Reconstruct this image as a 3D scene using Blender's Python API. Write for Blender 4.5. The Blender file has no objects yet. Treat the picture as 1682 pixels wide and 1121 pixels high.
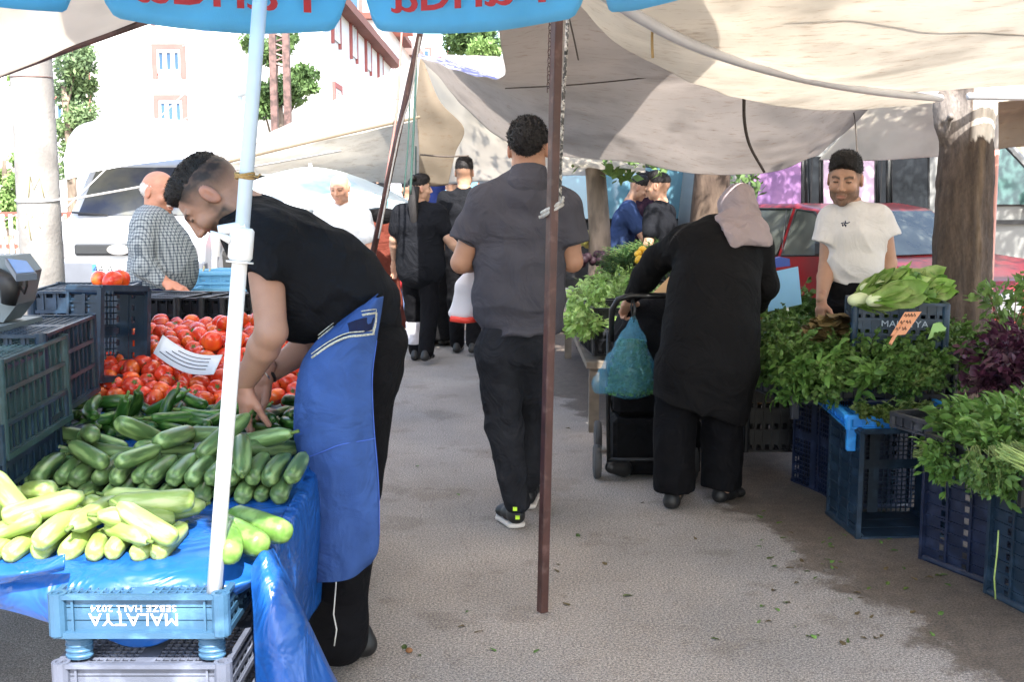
import bpy, bmesh, math, random
import numpy as np
from mathutils import Vector, Matrix, Quaternion
R = math.radians
random.seed(7); RNG = np.random.default_rng(7)
scn = bpy.context.scene
COL = scn.collection

# ------------------------------------------------------------------ camera
FPX, CW, CH = 1800.0, 1682.0, 1121.0
CAMZ, PITCH = 1.43, math.atan(236.5 / 1800)
cp, sp = math.cos(PITCH), math.sin(PITCH)
def P(u, v, Y):
    """point of the place seen in direction (u, v) at the given distance along the street"""
    xc, yc = (u - CW / 2) / FPX, -(v - CH / 2) / FPX
    dy, dz = cp + yc * sp, -sp + yc * cp
    return Vector((xc / dy * Y, Y, CAMZ + dz / dy * Y))
def G(u, v, z=0.0):
    xc, yc = (u - CW / 2) / FPX, -(v - CH / 2) / FPX
    dy, dz = cp + yc * sp, -sp + yc * cp
    t = (z - CAMZ) / dz
    return Vector((xc * t, dy * t, z))
cam_d = bpy.data.cameras.new("camera"); cam = bpy.data.objects.new("camera", cam_d); COL.objects.link(cam)
cam.location = (0, 0, CAMZ); cam.rotation_euler = (math.pi / 2 - PITCH, 0, 0)
cam_d.sensor_width = 36; cam_d.lens = FPX / CW * 36; cam_d.clip_end = 500; cam_d.clip_start = 0.05
scn.camera = cam

# ------------------------------------------------------------------ materials
MATS = {}
def mat(name, col=(.5, .5, .5), rough=.6, var=.12, scale=6., bump=0., bscale=60., crease=0., cscale=9., metal=0., trans=0., spec=.5,
        attr=None, randv=0., col2=None, c2scale=3., c2lo=.45, c2hi=.6, stretch=None, alpha=1., transm=0., sheen=0., ior=1.45, coat=0., det=4.):
    if name in MATS: return MATS[name]
    m = bpy.data.materials.new(name); m.use_nodes = True; nt = m.node_tree; N = nt.nodes; L = nt.links
    b = N['Principled BSDF']; out = N['Material Output']
    tc = N.new('ShaderNodeTexCoord'); src = tc.outputs['Object']
    if stretch:
        mp = N.new('ShaderNodeMapping'); mp.inputs['Scale'].default_value = stretch; L.new(src, mp.inputs[0]); src = mp.outputs[0]
    ns = N.new('ShaderNodeTexNoise'); ns.inputs['Scale'].default_value = scale; ns.inputs['Detail'].default_value = det; L.new(src, ns.inputs['Vector'])
    if attr:
        a = N.new('ShaderNodeVertexColor'); a.layer_name = attr; c = a.outputs['Color']
    else:
        rg = N.new('ShaderNodeRGB'); rg.outputs[0].default_value = (*col, 1); c = rg.outputs[0]
    if col2:
        n2 = N.new('ShaderNodeTexNoise'); n2.inputs['Scale'].default_value = c2scale; n2.inputs['Detail'].default_value = 5; L.new(src, n2.inputs['Vector'])
        mr = N.new('ShaderNodeMapRange'); mr.inputs[1].default_value = c2lo; mr.inputs[2].default_value = c2hi; L.new(n2.outputs[0], mr.inputs[0])
        mx = N.new('ShaderNodeMix'); mx.data_type = 'RGBA'; L.new(mr.outputs[0], mx.inputs[0]); L.new(c, mx.inputs[6]); mx.inputs[7].default_value = (*col2, 1); c = mx.outputs[2]
    mr = N.new('ShaderNodeMapRange'); mr.inputs[1].default_value = .25; mr.inputs[2].default_value = .75
    mr.inputs[3].default_value = 1 - var; mr.inputs[4].default_value = 1 + var; L.new(ns.outputs[0], mr.inputs[0]); v = mr.outputs[0]
    if randv:
        oi = N.new('ShaderNodeObjectInfo'); m2 = N.new('ShaderNodeMapRange'); m2.inputs[3].default_value = 1 - randv; m2.inputs[4].default_value = 1 + randv
        L.new(oi.outputs['Random'], m2.inputs[0]); mm = N.new('ShaderNodeMath'); mm.operation = 'MULTIPLY'; L.new(v, mm.inputs[0]); L.new(m2.outputs[0], mm.inputs[1]); v = mm.outputs[0]
    hs = N.new('ShaderNodeHueSaturation'); L.new(v, hs.inputs['Value']); L.new(c, hs.inputs['Color'])
    L.new(hs.outputs[0], b.inputs['Base Color'])
    b.inputs['Roughness'].default_value = rough; b.inputs['Metallic'].default_value = metal
    b.inputs['Specular IOR Level'].default_value = spec; b.inputs['IOR'].default_value = ior
    if transm: b.inputs['Transmission Weight'].default_value = transm
    if alpha < 1: b.inputs['Alpha'].default_value = alpha
    if coat: b.inputs['Coat Weight'].default_value = coat; b.inputs['Coat Roughness'].default_value = .15
    if sheen: b.inputs['Sheen Weight'].default_value = sheen
    if bump:
        nb = N.new('ShaderNodeTexNoise'); nb.inputs['Scale'].default_value = bscale; nb.inputs['Detail'].default_value = 5; L.new(src, nb.inputs['Vector'])
        bp = N.new('ShaderNodeBump'); bp.inputs['Strength'].default_value = 1.; bp.inputs['Distance'].default_value = bump; L.new(nb.outputs[0], bp.inputs['Height']); L.new(bp.outputs[0], b.inputs['Normal'])
    if crease:
        nb = N.new('ShaderNodeTexNoise'); nb.inputs['Scale'].default_value = cscale; nb.inputs['Detail'].default_value = 3; nb.inputs['Distortion'].default_value = 1.6; L.new(src, nb.inputs['Vector'])
        b2 = N.new('ShaderNodeBump'); b2.inputs['Distance'].default_value = crease; L.new(nb.outputs[0], b2.inputs['Height'])
        if b.inputs['Normal'].is_linked: L.new(b.inputs['Normal'].links[0].from_socket, b2.inputs['Normal'])
        L.new(b2.outputs[0], b.inputs['Normal'])
    if trans:
        tr = N.new('ShaderNodeBsdfTranslucent'); L.new(hs.outputs[0], tr.inputs['Color'])
        mx = N.new('ShaderNodeMixShader'); mx.inputs[0].default_value = trans; L.new(b.outputs[0], mx.inputs[1]); L.new(tr.outputs[0], mx.inputs[2]); L.new(mx.outputs[0], out.inputs['Surface'])
    MATS[name] = m
    return m

# ------------------------------------------------------------------ objects
def tag(o, label=None, cat=None, group=None, kind=None):
    if label: o['label'] = label
    if cat: o['category'] = cat
    if group: o['group'] = group
    if kind: o['kind'] = kind
    return o
def thing(name, label, cat, loc=(0, 0, 0), rz=0, group=None):
    o = bpy.data.objects.new(name, None); COL.objects.link(o); o.location = loc; o.rotation_euler = (0, 0, rz)
    o.empty_display_size = .1
    return tag(o, label, cat, group)
def to_local(o, parent):
    """o has world-space vertices; keep them in place under the parent"""
    o.parent = parent
    bpy.context.view_layer.update()
    o.matrix_parent_inverse = parent.matrix_world.inverted()
def obj(name, verts, faces, material, parent=None, smooth=True, world=False, cols=None, mats=None, fmi=None):
    me = bpy.data.meshes.new(name)
    verts = np.asarray(verts, dtype=np.float32)
    if isinstance(faces, np.ndarray):
        n, k = faces.shape
        me.vertices.add(len(verts)); me.vertices.foreach_set('co', verts.ravel())
        me.loops.add(n * k); me.loops.foreach_set('vertex_index', faces.ravel().astype(np.int32))
        me.polygons.add(n); me.polygons.foreach_set('loop_start', np.arange(0, n * k, k, dtype=np.int32))
        me.update(calc_edges=True); me.validate()
    else:
        me.from_pydata([tuple(map(float, v)) for v in verts], [], faces); me.update()
    for m in (mats or [material]): me.materials.append(m)
    if fmi is not None: me.polygons.foreach_set('material_index', np.asarray(fmi, dtype=np.int32))
    me.polygons.foreach_set('use_smooth', np.full(len(me.polygons), bool(smooth)))
    if cols is not None:
        a = me.color_attributes.new('col', 'FLOAT_COLOR', 'POINT'); c = np.ones((len(verts), 4), np.float32); c[:, :3] = cols
        a.data.foreach_set('color', c.ravel())
    me.update()
    o = bpy.data.objects.new(name, me); COL.objects.link(o)
    if parent is not None:
        if world: to_local(o, parent)
        else: o.parent = parent
    return o
def dup(root, loc=None, rot=None, label=None, scale=None, group=None):
    r = root.copy(); COL.objects.link(r)
    if loc is not None: r.location = loc
    if rot is not None: r.rotation_euler = rot
    if scale is not None: r.scale = scale if hasattr(scale, '__len__') else (scale,) * 3
    if label: r['label'] = label
    if group: r['group'] = group
    for ch in list(root.children):
        c = ch.copy(); COL.objects.link(c); c.parent = r
        for g in ch.children:
            d = g.copy(); COL.objects.link(d); d.parent = c
    return r

class MB:
    """collects shapes into one mesh"""
    def __init__(s): s.v = []; s.f = []; s.mi = []; s.cur = 0
    def add(s, vs, fs):
        n = len(s.v); s.v += [Vector(v) for v in vs]; s.f += [tuple(i + n for i in f) for f in fs]; s.mi += [s.cur] * len(fs); return s
    def box(s, a, b, M=None, bev=0.):
        x0, y0, z0 = a; x1, y1, z1 = b
        if x0 > x1: x0, x1 = x1, x0
        if y0 > y1: y0, y1 = y1, y0
        if z0 > z1: z0, z1 = z1, z0
        if bev > 0:
            e = min(bev, (x1-x0)/2.01, (y1-y0)/2.01, (z1-z0)/2.01)
            vs = []; idx = {}
            for ix, (xa, xs) in enumerate(((x0, 1), (x1, -1))):
                for iy, (ya, ys) in enumerate(((y0, 1), (y1, -1))):
                    for iz, (za, zs) in enumerate(((z0, 1), (z1, -1))):
                        idx[ix, iy, iz] = len(vs)
                        vs += [(xa, ya+ys*e, za+zs*e), (xa+xs*e, ya, za+zs*e), (xa+xs*e, ya+ys*e, za)]
            g = lambda i, j, k, a: idx[i, j, k] + a
            fs = [(g(0,0,0,0), g(0,0,1,0), g(0,1,1,0), g(0,1,0,0)), (g(1,0,0,0), g(1,1,0,0), g(1,1,1,0), g(1,0,1,0)),
                  (g(0,0,0,1), g(1,0,0,1), g(1,0,1,1), g(0,0,1,1)), (g(0,1,0,1), g(0,1,1,1), g(1,1,1,1), g(1,1,0,1)),
                  (g(0,0,0,2), g(0,1,0,2), g(1,1,0,2), g(1,0,0,2)), (g(0,0,1,2), g(1,0,1,2), g(1,1,1,2), g(0,1,1,2))]
            for j in (0, 1):
                for k in (0, 1):
                    fs.append((g(0,j,k,1), g(1,j,k,1), g(1,j,k,2), g(0,j,k,2)))
                    fs.append((g(j,0,k,0), g(j,1,k,0), g(j,1,k,2), g(j,0,k,2)))
                    fs.append((g(j,k,0,0), g(j,k,1,0), g(j,k,1,1), g(j,k,0,1)))
            for i in (0, 1):
                for j in (0, 1):
                    for k in (0, 1): fs.append((g(i,j,k,0), g(i,j,k,1), g(i,j,k,2)))
        else:
            vs = [(x0,y0,z0),(x1,y0,z0),(x1,y1,z0),(x0,y1,z0),(x0,y0,z1),(x1,y0,z1),(x1,y1,z1),(x0,y1,z1)]
            fs = [(0,3,2,1),(4,5,6,7),(0,1,5,4),(1,2,6,5),(2,3,7,6),(3,0,4,7)]
        if M is not None: vs = [M @ Vector(v) for v in vs]
        return s.add(vs, fs)
    def tube(s, pts, r, n=8, cap=True, flat=None, closed=False):
        pts = [Vector(p) for p in pts]; rs = r if hasattr(r, '__len__') else [r] * len(pts)
        vs = []; fs = []; up = None; m = len(pts)
        for i, p in enumerate(pts):
            if closed: t = (pts[(i+1) % m] - pts[i-1]).normalized()
            else: t = (pts[min(i+1, m-1)] - pts[max(i-1, 0)]).normalized()
            if up is None:
                up = Vector((0, 0, 1)) if abs(t.z) < .9 else Vector((1, 0, 0))
            a = (up - t * up.dot(t)).normalized(); b = t.cross(a); up = a
            for k in range(n):
                an = 2 * math.pi * (k + .5) / n
                vs.append(p + a * (math.cos(an) * rs[i]) + b * (math.sin(an) * rs[i] * (flat or 1)))
        for i in range(m if closed else m - 1):
            j = (i + 1) % m
            for k in range(n): fs.append((i*n+k, i*n+(k+1) % n, j*n+(k+1) % n, j*n+k))
        if cap and not closed:
            fs.append(tuple(range(n))[::-1]); fs.append(tuple((m-1)*n + k for k in range(n)))
        return s.add(vs, fs)
    def lathe(s, prof, n=16, M=None, cap=True):
        vs = []; fs = []
        for (r, z) in prof:
            for k in range(n):
                a = 2*math.pi*k/n; vs.append(Vector((r*math.cos(a), r*math.sin(a), z)))
        for i in range(len(prof)-1):
            for k in range(n): fs.append((i*n+k, i*n+(k+1) % n, (i+1)*n+(k+1) % n, (i+1)*n+k))
        if cap: fs.append(tuple(range(n))[::-1]); fs.append(tuple((len(prof)-1)*n+k for k in range(n)))
        if M is not None: vs = [M @ v for v in vs]
        return s.add(vs, fs)
    def prism(s, poly, y0, y1, M=None):
        """polygon in xz extruded along y"""
        n = len(poly); vs = [(x, y0, z) for x, z in poly] + [(x, y1, z) for x, z in poly]
        fs = [tuple(range(n)), tuple(range(n, 2*n))[::-1]] + [(i, i+n, (i+1) % n + n, (i+1) % n) for i in range(n)]
        if M is not None: vs = [M @ Vector(v) for v in vs]
        return s.add(vs, fs)
    def build(s, name, material, parent=None, smooth=False, world=False, mats=None, auto=None):
        o = obj(name, s.v, s.f, material, parent, smooth, world, mats=mats, fmi=s.mi if mats else None)
        if auto:
            me = o.data; me.polygons.foreach_set('use_smooth', [True] * len(me.polygons))
            try: me.set_sharp_from_angle(angle=R(auto))
            except Exception: pass
        return o

def cr(p0, p1, p2, p3, t):
    return .5 * ((2*p1) + (-p0+p2)*t + (2*p0-5*p1+4*p2-p3)*t*t + (-p0+3*p1-3*p2+p3)*t**3)
def spline(pts, n):
    pts = [np.array(p, float) for p in pts]; q = [2*pts[0]-pts[1]] + pts + [2*pts[-1]-pts[-2]]; out = []
    m = len(pts) - 1
    for i in range(n):
        s = i / (n-1) * m; k = min(int(s), m-1); out.append(cr(q[k], q[k+1], q[k+2], q[k+3], s-k))
    return out
def vnoise(p, seed=0, octaves=3):
    """cheap smooth noise on (N,3) points, about -1..1"""
    r = np.random.default_rng(seed); out = np.zeros(len(p)); amp = 1.; fr = 1.; tot = 0
    for o in range(octaves):
        acc = 0
        for k in range(5):
            d = r.normal(size=3); d /= np.linalg.norm(d); ph = r.uniform(0, 6.28, 2); w = r.uniform(.7, 1.4)
            d2 = r.normal(size=3)
            acc = acc + np.sin(fr*w*(p@d)*2*math.pi + ph[0] + 1.3*np.sin(fr*.7*(p@d2)*2 + ph[1]))
        out += amp*acc/3.; tot += amp; amp *= .5; fr *= 2.1
    return out/tot
def sheet(name, rows, m, nu=60, nv=30, wr=.01, wf=1.5, thick=.004, seed=1, aniso=(1, 1, 1), parent=None, smooth=True, skirt=None):
    """cloth through a grid of points (rows of equal length), given a real thickness"""
    R0 = [spline(r, nu) for r in rows]
    g = np.array([spline([R0[j][i] for j in range(len(rows))], nv) for i in range(nu)])   # nu,nv,3
    du = np.gradient(g, axis=0); dv = np.gradient(g, axis=1); n = np.cross(du, dv); n /= np.linalg.norm(n, axis=2, keepdims=True) + 1e-9
    uvp = g.reshape(-1, 3) * np.array(aniso)
    w = vnoise(uvp*wf, seed, 3).reshape(nu, nv, 1) * wr
    g = g + n * w
    if n[..., 2].mean() < 0: n = -n
    a = g + n*thick/2; b = g - n*thick/2
    V = np.concatenate([a.reshape(-1, 3), b.reshape(-1, 3)]); o = nu*nv
    I = np.arange(nu*nv).reshape(nu, nv)
    q = np.stack([I[:-1, :-1], I[1:, :-1], I[1:, 1:], I[:-1, 1:]], -1).reshape(-1, 4)
    F = [q, q[:, ::-1]+o]
    for e in (I[0, :], I[-1, :][::-1], I[:, 0][::-1], I[:, -1]):
        F.append(np.stack([e[:-1], e[1:], e[1:]+o, e[:-1]+o], -1))
    return obj(name, V, np.concatenate(F), m, parent, smooth)

# ------------------------------------------------------------------ implicit bodies
def nrm(v):
    v = np.asarray(v, float); return v/(np.linalg.norm(v)+1e-12)
class Sdf:
    def __init__(s): s.p = []
    def cone(s, a, b, ra, rb, k=.02, side=None, fa=1., fb=None, sub=False):
        """tapered limb; radius ra..rb across `side`, times fa..fb in the other direction"""
        s.p.append(('c', np.array(a, float), np.array(b, float), ra, rb, k, None if side is None else nrm(side), fa, fa if fb is None else fb, sub)); return s
    def chain(s, st, k=.02, side=None):
        """stations (point, radius, flatness)"""
        for a, b in zip(st[:-1], st[1:]):
            s.cone(a[0], b[0], a[1], b[1], k, side, a[2] if len(a) > 2 else 1, b[2] if len(b) > 2 else 1)
        return s
    def ell(s, c, r, k=.02, rot=None, sub=False):
        s.p.append(('e', np.array(c, float), np.array(r, float), k, rot, sub)); return s
    def cut(s, pt, n, r, k=.005):
        """remove what lies beyond the plane, within r of the point"""
        s.p.append(('x', np.array(pt, float), nrm(n), r, k)); return s
    def plane(s, pt, n, k=.01):
        """keep the side the normal points away from"""
        s.p.append(('h', np.array(pt, float), nrm(n), k)); return s
    def mesh(s, h, disp=None, pad=.03, offset=0.):
        lo = np.full(3, 1e9); hi = -lo
        for p in s.p:
            if p[0] == 'c' and not p[9]:
                r = max(p[3]*max(1, p[7]), p[4]*max(1, p[8])); lo = np.minimum(lo, np.minimum(p[1], p[2])-r); hi = np.maximum(hi, np.maximum(p[1], p[2])+r)
            elif p[0] == 'e' and not p[5]:
                r = p[2].max(); lo = np.minimum(lo, p[1]-r); hi = np.maximum(hi, p[1]+r)
        lo = lo - pad - offset; hi = hi + pad + offset; n = np.ceil((hi-lo)/h).astype(int)+2
        D = np.full(n, .06, np.float32)
        ax = [lo[i] + h*np.arange(n[i]) for i in range(3)]
        for p in s.p:
            if p[0] == 'h':
                X, Y, Z = np.meshgrid(*ax, indexing='ij', sparse=True)
                d = (X-p[1][0])*p[2][0] + (Y-p[1][1])*p[2][1] + (Z-p[1][2])*p[2][2]
                k = p[3]; hh = np.clip(.5-.5*(D-d)/k, 0, 1); D = D*(1-hh)+d*hh + k*hh*(1-hh); D = D.astype(np.float32); continue
            if p[0] == 'x':
                r = p[3]; l, u = p[1]-r, p[1]+r; k = p[4]
            elif p[0] == 'c':
                r = max(p[3]*max(1, p[7]), p[4]*max(1, p[8])); l, u = np.minimum(p[1], p[2])-r, np.maximum(p[1], p[2])+r; k = p[5]
            else:
                r = p[2].max(); l, u = p[1]-r, p[1]+r; k = p[3]
            m = .045+k
            i0 = np.maximum(0, np.floor((l-m-lo)/h).astype(int)); i1 = np.minimum(n, np.ceil((u+m-lo)/h).astype(int)+1)
            if (i1 <= i0).any(): continue
            X, Y, Z = np.meshgrid(*[ax[i][i0[i]:i1[i]] for i in range(3)], indexing='ij')
            if p[0] == 'x':
                sub = True; Q = [X-p[1][0], Y-p[1][1], Z-p[1][2]]
                d = np.maximum(-(Q[0]*p[2][0]+Q[1]*p[2][1]+Q[2]*p[2][2]), np.sqrt(Q[0]**2+Q[1]**2+Q[2]**2)-r)
            elif p[0] == 'c':
                a, b, ra, rb, _, side, fa, fb, sub = p[1:]
                ab = b-a; L2 = ab@ab+1e-12; L = math.sqrt(L2); t = ((X-a[0])*ab[0]+(Y-a[1])*ab[1]+(Z-a[2])*ab[2])/L2; tc = np.clip(t, 0, 1)
                rr = ra+(rb-ra)*tc
                dx, dy, dz = X-a[0]-t*ab[0], Y-a[1]-t*ab[1], Z-a[2]-t*ab[2]
                e = (t-tc)*L
                if side is None:
                    d = np.sqrt(dx*dx+dy*dy+dz*dz+e*e)-rr
                else:
                    sd = side-ab*(side@ab)/L2; sd = nrm(sd); td = np.cross(ab/L, sd)
                    f = fa+(fb-fa)*tc
                    x = dx*sd[0]+dy*sd[1]+dz*sd[2]; y = (dx*td[0]+dy*td[1]+dz*td[2])/f
                    mf = np.minimum(1, f)
                    d = (np.sqrt(x*x+y*y+(e/mf)**2)-rr)*mf
            else:
                c, r, _, rot, sub = p[1:]
                Q = [X-c[0], Y-c[1], Z-c[2]]
                if rot is not None:
                    M = np.array(rot)
                    Q = [M[0, i]*Q[0]+M[1, i]*Q[1]+M[2, i]*Q[2] for i in range(3)]
                q = np.sqrt((Q[0]/r[0])**2+(Q[1]/r[1])**2+(Q[2]/r[2])**2)
                q2 = np.sqrt((Q[0]/r[0]**2)**2+(Q[1]/r[1]**2)**2+(Q[2]/r[2]**2)**2)+1e-9
                d = q*(q-1)/q2
            sl = tuple(slice(i0[i], i1[i]) for i in range(3)); o = D[sl]
            if sub:
                d = -d; hh = np.clip(.5-.5*(o-d)/k, 0, 1); D[sl] = o*(1-hh)+d*hh+k*hh*(1-hh)
            else:
                hh = np.clip(.5+.5*(o-d)/k, 0, 1); D[sl] = o*(1-hh)+d*hh-k*hh*(1-hh)
        D = np.clip(D, -.1, .1) - offset
        if disp is not None:
            I = np.nonzero(np.abs(D) < .05)
            pts = np.stack([ax[i][I[i]] for i in range(3)], -1)
            D[I] += disp(pts)
        D[0] = D[-1] = .1; D[:, 0] = D[:, -1] = .1; D[:, :, 0] = D[:, :, -1] = .1
        return surfnet(D, lo, h)
def surfnet(D, lo, h):
    S = D < 0; n = np.array(D.shape)
    c = np.zeros(n-1, np.int8)
    for i in (0, 1):
        for j in (0, 1):
            for k in (0, 1): c += S[i:n[0]-1+i, j:n[1]-1+j, k:n[2]-1+k]
    act = np.argwhere((c > 0) & (c < 8)); idx = np.full(n-1, -1, np.int64); idx[tuple(act.T)] = np.arange(len(act))
    pos = np.zeros((len(act), 3)); cnt = np.zeros(len(act))
    for axis in range(3):
        o1, o2 = [a for a in range(3) if a != axis]
        for i in (0, 1):
            for j in (0, 1):
                A = act.copy(); A[:, o1] += i; A[:, o2] += j; B = A.copy(); B[:, axis] += 1
                da = D[tuple(A.T)]; db = D[tuple(B.T)]; m = (da < 0) != (db < 0)
                t = da[m]/(da[m]-db[m]); q = A[m].astype(float); q[:, axis] += t
                pos[m] += q; cnt[m] += 1
    V = lo + h*pos/cnt[:, None]
    F = []
    for axis in range(3):
        o1, o2 = (axis+1) % 3, (axis+2) % 3
        s0 = [slice(None)]*3; s1 = [slice(None)]*3; s0[axis] = slice(0, -1); s1[axis] = slice(1, None)
        a, b = S[tuple(s0)], S[tuple(s1)]; e = np.argwhere(a != b); ins = a[tuple(e.T)]
        ok = (e[:, o1] > 0) & (e[:, o2] > 0) & (e[:, o1] < n[o1]-1) & (e[:, o2] < n[o2]-1); e = e[ok]; ins = ins[ok]
        def cell(d1, d2):
            q = e.copy(); q[:, o1] -= d1; q[:, o2] -= d2; return idx[tuple(q.T)]
        f = np.stack([cell(1, 1), cell(0, 1), cell(0, 0), cell(1, 0)], -1); f[~ins] = f[~ins][:, ::-1]; F.append(f)
    return V, np.concatenate(F)
def join(*vf):
    V = []; F = []; n = 0
    for v, f in vf: V.append(v); F.append(f+n); n += len(v)
    return np.concatenate(V), np.concatenate(F)
def xf(vf, M):
    M = np.array(M); return vf[0]@M[:3, :3].T + M[:3, 3], vf[1]
def frame(origin, fwd, up, s=1.):
    """matrix: local y = fwd, z ~ up"""
    y = nrm(fwd); x = nrm(np.cross(y, nrm(up))); z = np.cross(x, y); M = np.eye(4); M[:3, 0] = x*s; M[:3, 1] = y*s; M[:3, 2] = z*s; M[:3, 3] = origin
    return M
def folds(dirv, freq, amp, seed=0, warp=.6):
    d = nrm(dirv)
    def f(p):
        w = vnoise(p*2.2, seed, 2)
        a = 1-1.7*np.abs(np.sin(math.pi*freq*(p@d) + warp*4*w))**.8
        b = vnoise(p*freq*.40, seed+5, 2); e = 1-2*np.abs(np.sin(math.pi*freq*1.9*(p@np.roll(d, 1)) + warp*5*w+1))
        return amp*(-a*.75*np.clip(b+.5, 0, 1.3) + b*.8 - e*.22*np.clip(.4-b, 0, 1))
    return f

# ------------------------------------------------------------------ people
def head_mesh(h=.0032, beard=0., skin=(.42, .24, .16), brow=(.03, .02, .015), hair=None, bald=False, moustache=False, mouth_open=0., old=False, shave=None):
    s = Sdf()
    s.ell((0, -.012, .03), (.077, .099, .088), .02)
    s.ell((0, .026, -.03), (.063, .068, .082), .03)
    s.ell((0, .068, -.098), (.022, .02, .018), .03)
    for q in (-1, 1):
        s.ell((q*.044, .004, -.066), (.024, .032, .03), .03)
        s.ell((q*.042, .066, -.024), (.022, .02, .018), .02)
        s.cone((q*.012, .088, .03), (q*.046, .072, .03), .009, .007, .012)
    s.cone((0, .094, .02), (0, .112, -.02), .0085, .0115, .012)
    for q in (-1, 1):
        s.ell((q*.012, .102, -.026), (.0085, .012, .008), .006)
        s.ell((q*.031, .101, .010), (.017, .014, .011), .010, sub=True)
        s.ell((q*.031, .078, .010), (.0135, .0125, .0115), .003)
    s.cone((-.019, .090, -.057), (.019, .090, -.057), .0055, .0055, .006)
    s.cone((-.015, .090, -.069), (.015, .090, -.069), .0065, .0065, .006)
    s.ell((0, .1, -.063), (.022, .012, .0018+mouth_open), .003, sub=True)
    s.cone((0, -.022, -.04), (0, -.026, -.135), .053, .054, .03)
    for q in (-1, 1):
        s.ell((q*.079, -.008, -.002), (.010, .019, .032), .008)
        s.ell((q*.089, -.004, .002), (.007, .010, .019), .006, sub=True)
    V, F = s.mesh(h)
    x, y, z = V.T; C = np.tile(np.array(skin), (len(V), 1)); nz = vnoise(V*25, 3, 3)[:, None]
    C = C*(1+.10*nz)
    def mixc(mask, col): nonlocal C; m = np.clip(mask, 0, 1)[:, None]; C = C*(1-m)+np.array(col)*m
    lip = np.exp(-((z+.063)/.009)**2-(x/.021)**4)*(y > .08); mixc(lip*.6, (.36, .13, .11))
    ear = (np.abs(x) > .078)*(np.abs(z) < .035)*(y < .03)*(y > -.04); mixc(ear*.35, (.5, .19, .13))
    eye = (np.abs(np.abs(x)-.031) < .013)*(np.abs(z-.0095) < .0035)*(y > .07); mixc(eye*.85, (.02, .015, .012))
    br = np.exp(-((z-.034+.25*np.abs(np.abs(x)-.033))/.006)**2)*(np.abs(np.abs(x)-.031) < .021)*(y > .05); mixc(br*(.45 if old else .95), brow)
    if beard:
        b = np.clip((-.028-z)/.02, 0, 1)*np.clip((y+.015)/.02, 0, 1)*(z > -.135)
        b = b*np.clip(1.2-1.3*np.exp(-((z+.063)/.011)**2-(x/.024)**2), 0, 1)
        b = np.maximum(b, np.exp(-((z+.046)/.007)**2)*(np.abs(x) < .028)*(y > .07))
        side = (np.abs(x) > .045)*np.clip((.020-z)/.03, 0, 1)*np.exp(-((y-.018)/.020)**2)*np.clip((z+.13)/.03, 0, 1); b = np.maximum(b, side*.75); b = b*np.clip(1+.3*nz[:, 0], 0, 1)
        mixc(b*beard*(.8+.25*nz[:, 0]), brow)
    if moustache:
        mixc(np.exp(-((z+.047)/.007)**2)*(np.abs(x) < .026)*(y > .075), (.55, .53, .5))
    if shave is not None:   # clipped hair on the sides and back
        m = np.clip((z-(-.008-.5*np.clip(-y, -.02, .05)))/.062, 0, 1)**.8*np.clip((.045+.3*z-y)/.012, 0, 1)*(1-ear); m = m*np.clip(.95+.25*nz[:, 0], 0, 1); mixc(m*shave, (.014, .0105, .010))
    return V, F, C
def hair_mesh(style='short', h=.004, seed=1):
    s = Sdf()
    if style == 'curly':
        s.ell((0, -.018, .052), (.083, .103, .088), .02); s.ell((0, .03, .088), (.06, .055, .045), .02); s.ell((0, -.075, .02), (.06, .04, .06), .02)
        s.plane((0, .062, .055), (0, 1, -.45), .012); s.plane((0, -.03, -.02), (0, .4, -1), .01)
        amp, fr = .006, 22
        s.ell((0, .10, -.01), (.075, .09, .06), .01, sub=True)
        for q in (-1, 1): s.ell((q*.09, .03, -.03), (.04, .05, .05), .01, sub=True)
    elif style == 'quiff':   # thick on top, clipped sides
        s.ell((0, -.013, .054), (.070, .094, .073), .02); s.ell((0, .032, .090), (.052, .055, .036), .02)
        s.plane((0, .082, .08), (0, 1, -.2), .01); s.plane((0, 0, .045), (0, .12, -1), .03); amp, fr = .0026, 38
    elif style == 'thick':
        s.ell((0, -.012, .055), (.079, .101, .080), .02); s.ell((0, .022, .104), (.068, .074, .048), .03)
        s.plane((0, .096, .092), (0, 1, -.35), .012); s.plane((0, -.03, -.006), (0, .75, -1), .01)
        s.ell((0, .11, .0), (.07, .07, .062), .01, sub=True); amp, fr = .003, 30
        for q in (-1, 1): s.ell((q*.095, .02, -.02), (.035, .05, .045), .01, sub=True)
    elif style == 'fringe':  # remaining white hair round a bald head
        s.ell((0, -.02, .015), (.083, .098, .062), .02); s.plane((0, .02, 0), (0, 1, .0), .02); s.plane((0, 0, .052), (0, .2, 1), .02)
        s.plane((0, -.03, -.035), (0, .3, -1), .01); amp, fr = .003, 25
        for q in (-1, 1): s.ell((q*.095, -.0, -.0), (.03, .025, .035), .01, sub=True)
    elif style == 'bald': return None
    f = lambda p: amp*vnoise(p*fr, seed, 3)
    V, F = s.mesh(h, f); return fuzz(V, F, *dict(curly=(5200, .013, .9), quiff=(5200, .008, .22), thick=(4200, .011, .35), fringe=(1500, .010, .4))[style], seed)
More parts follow.
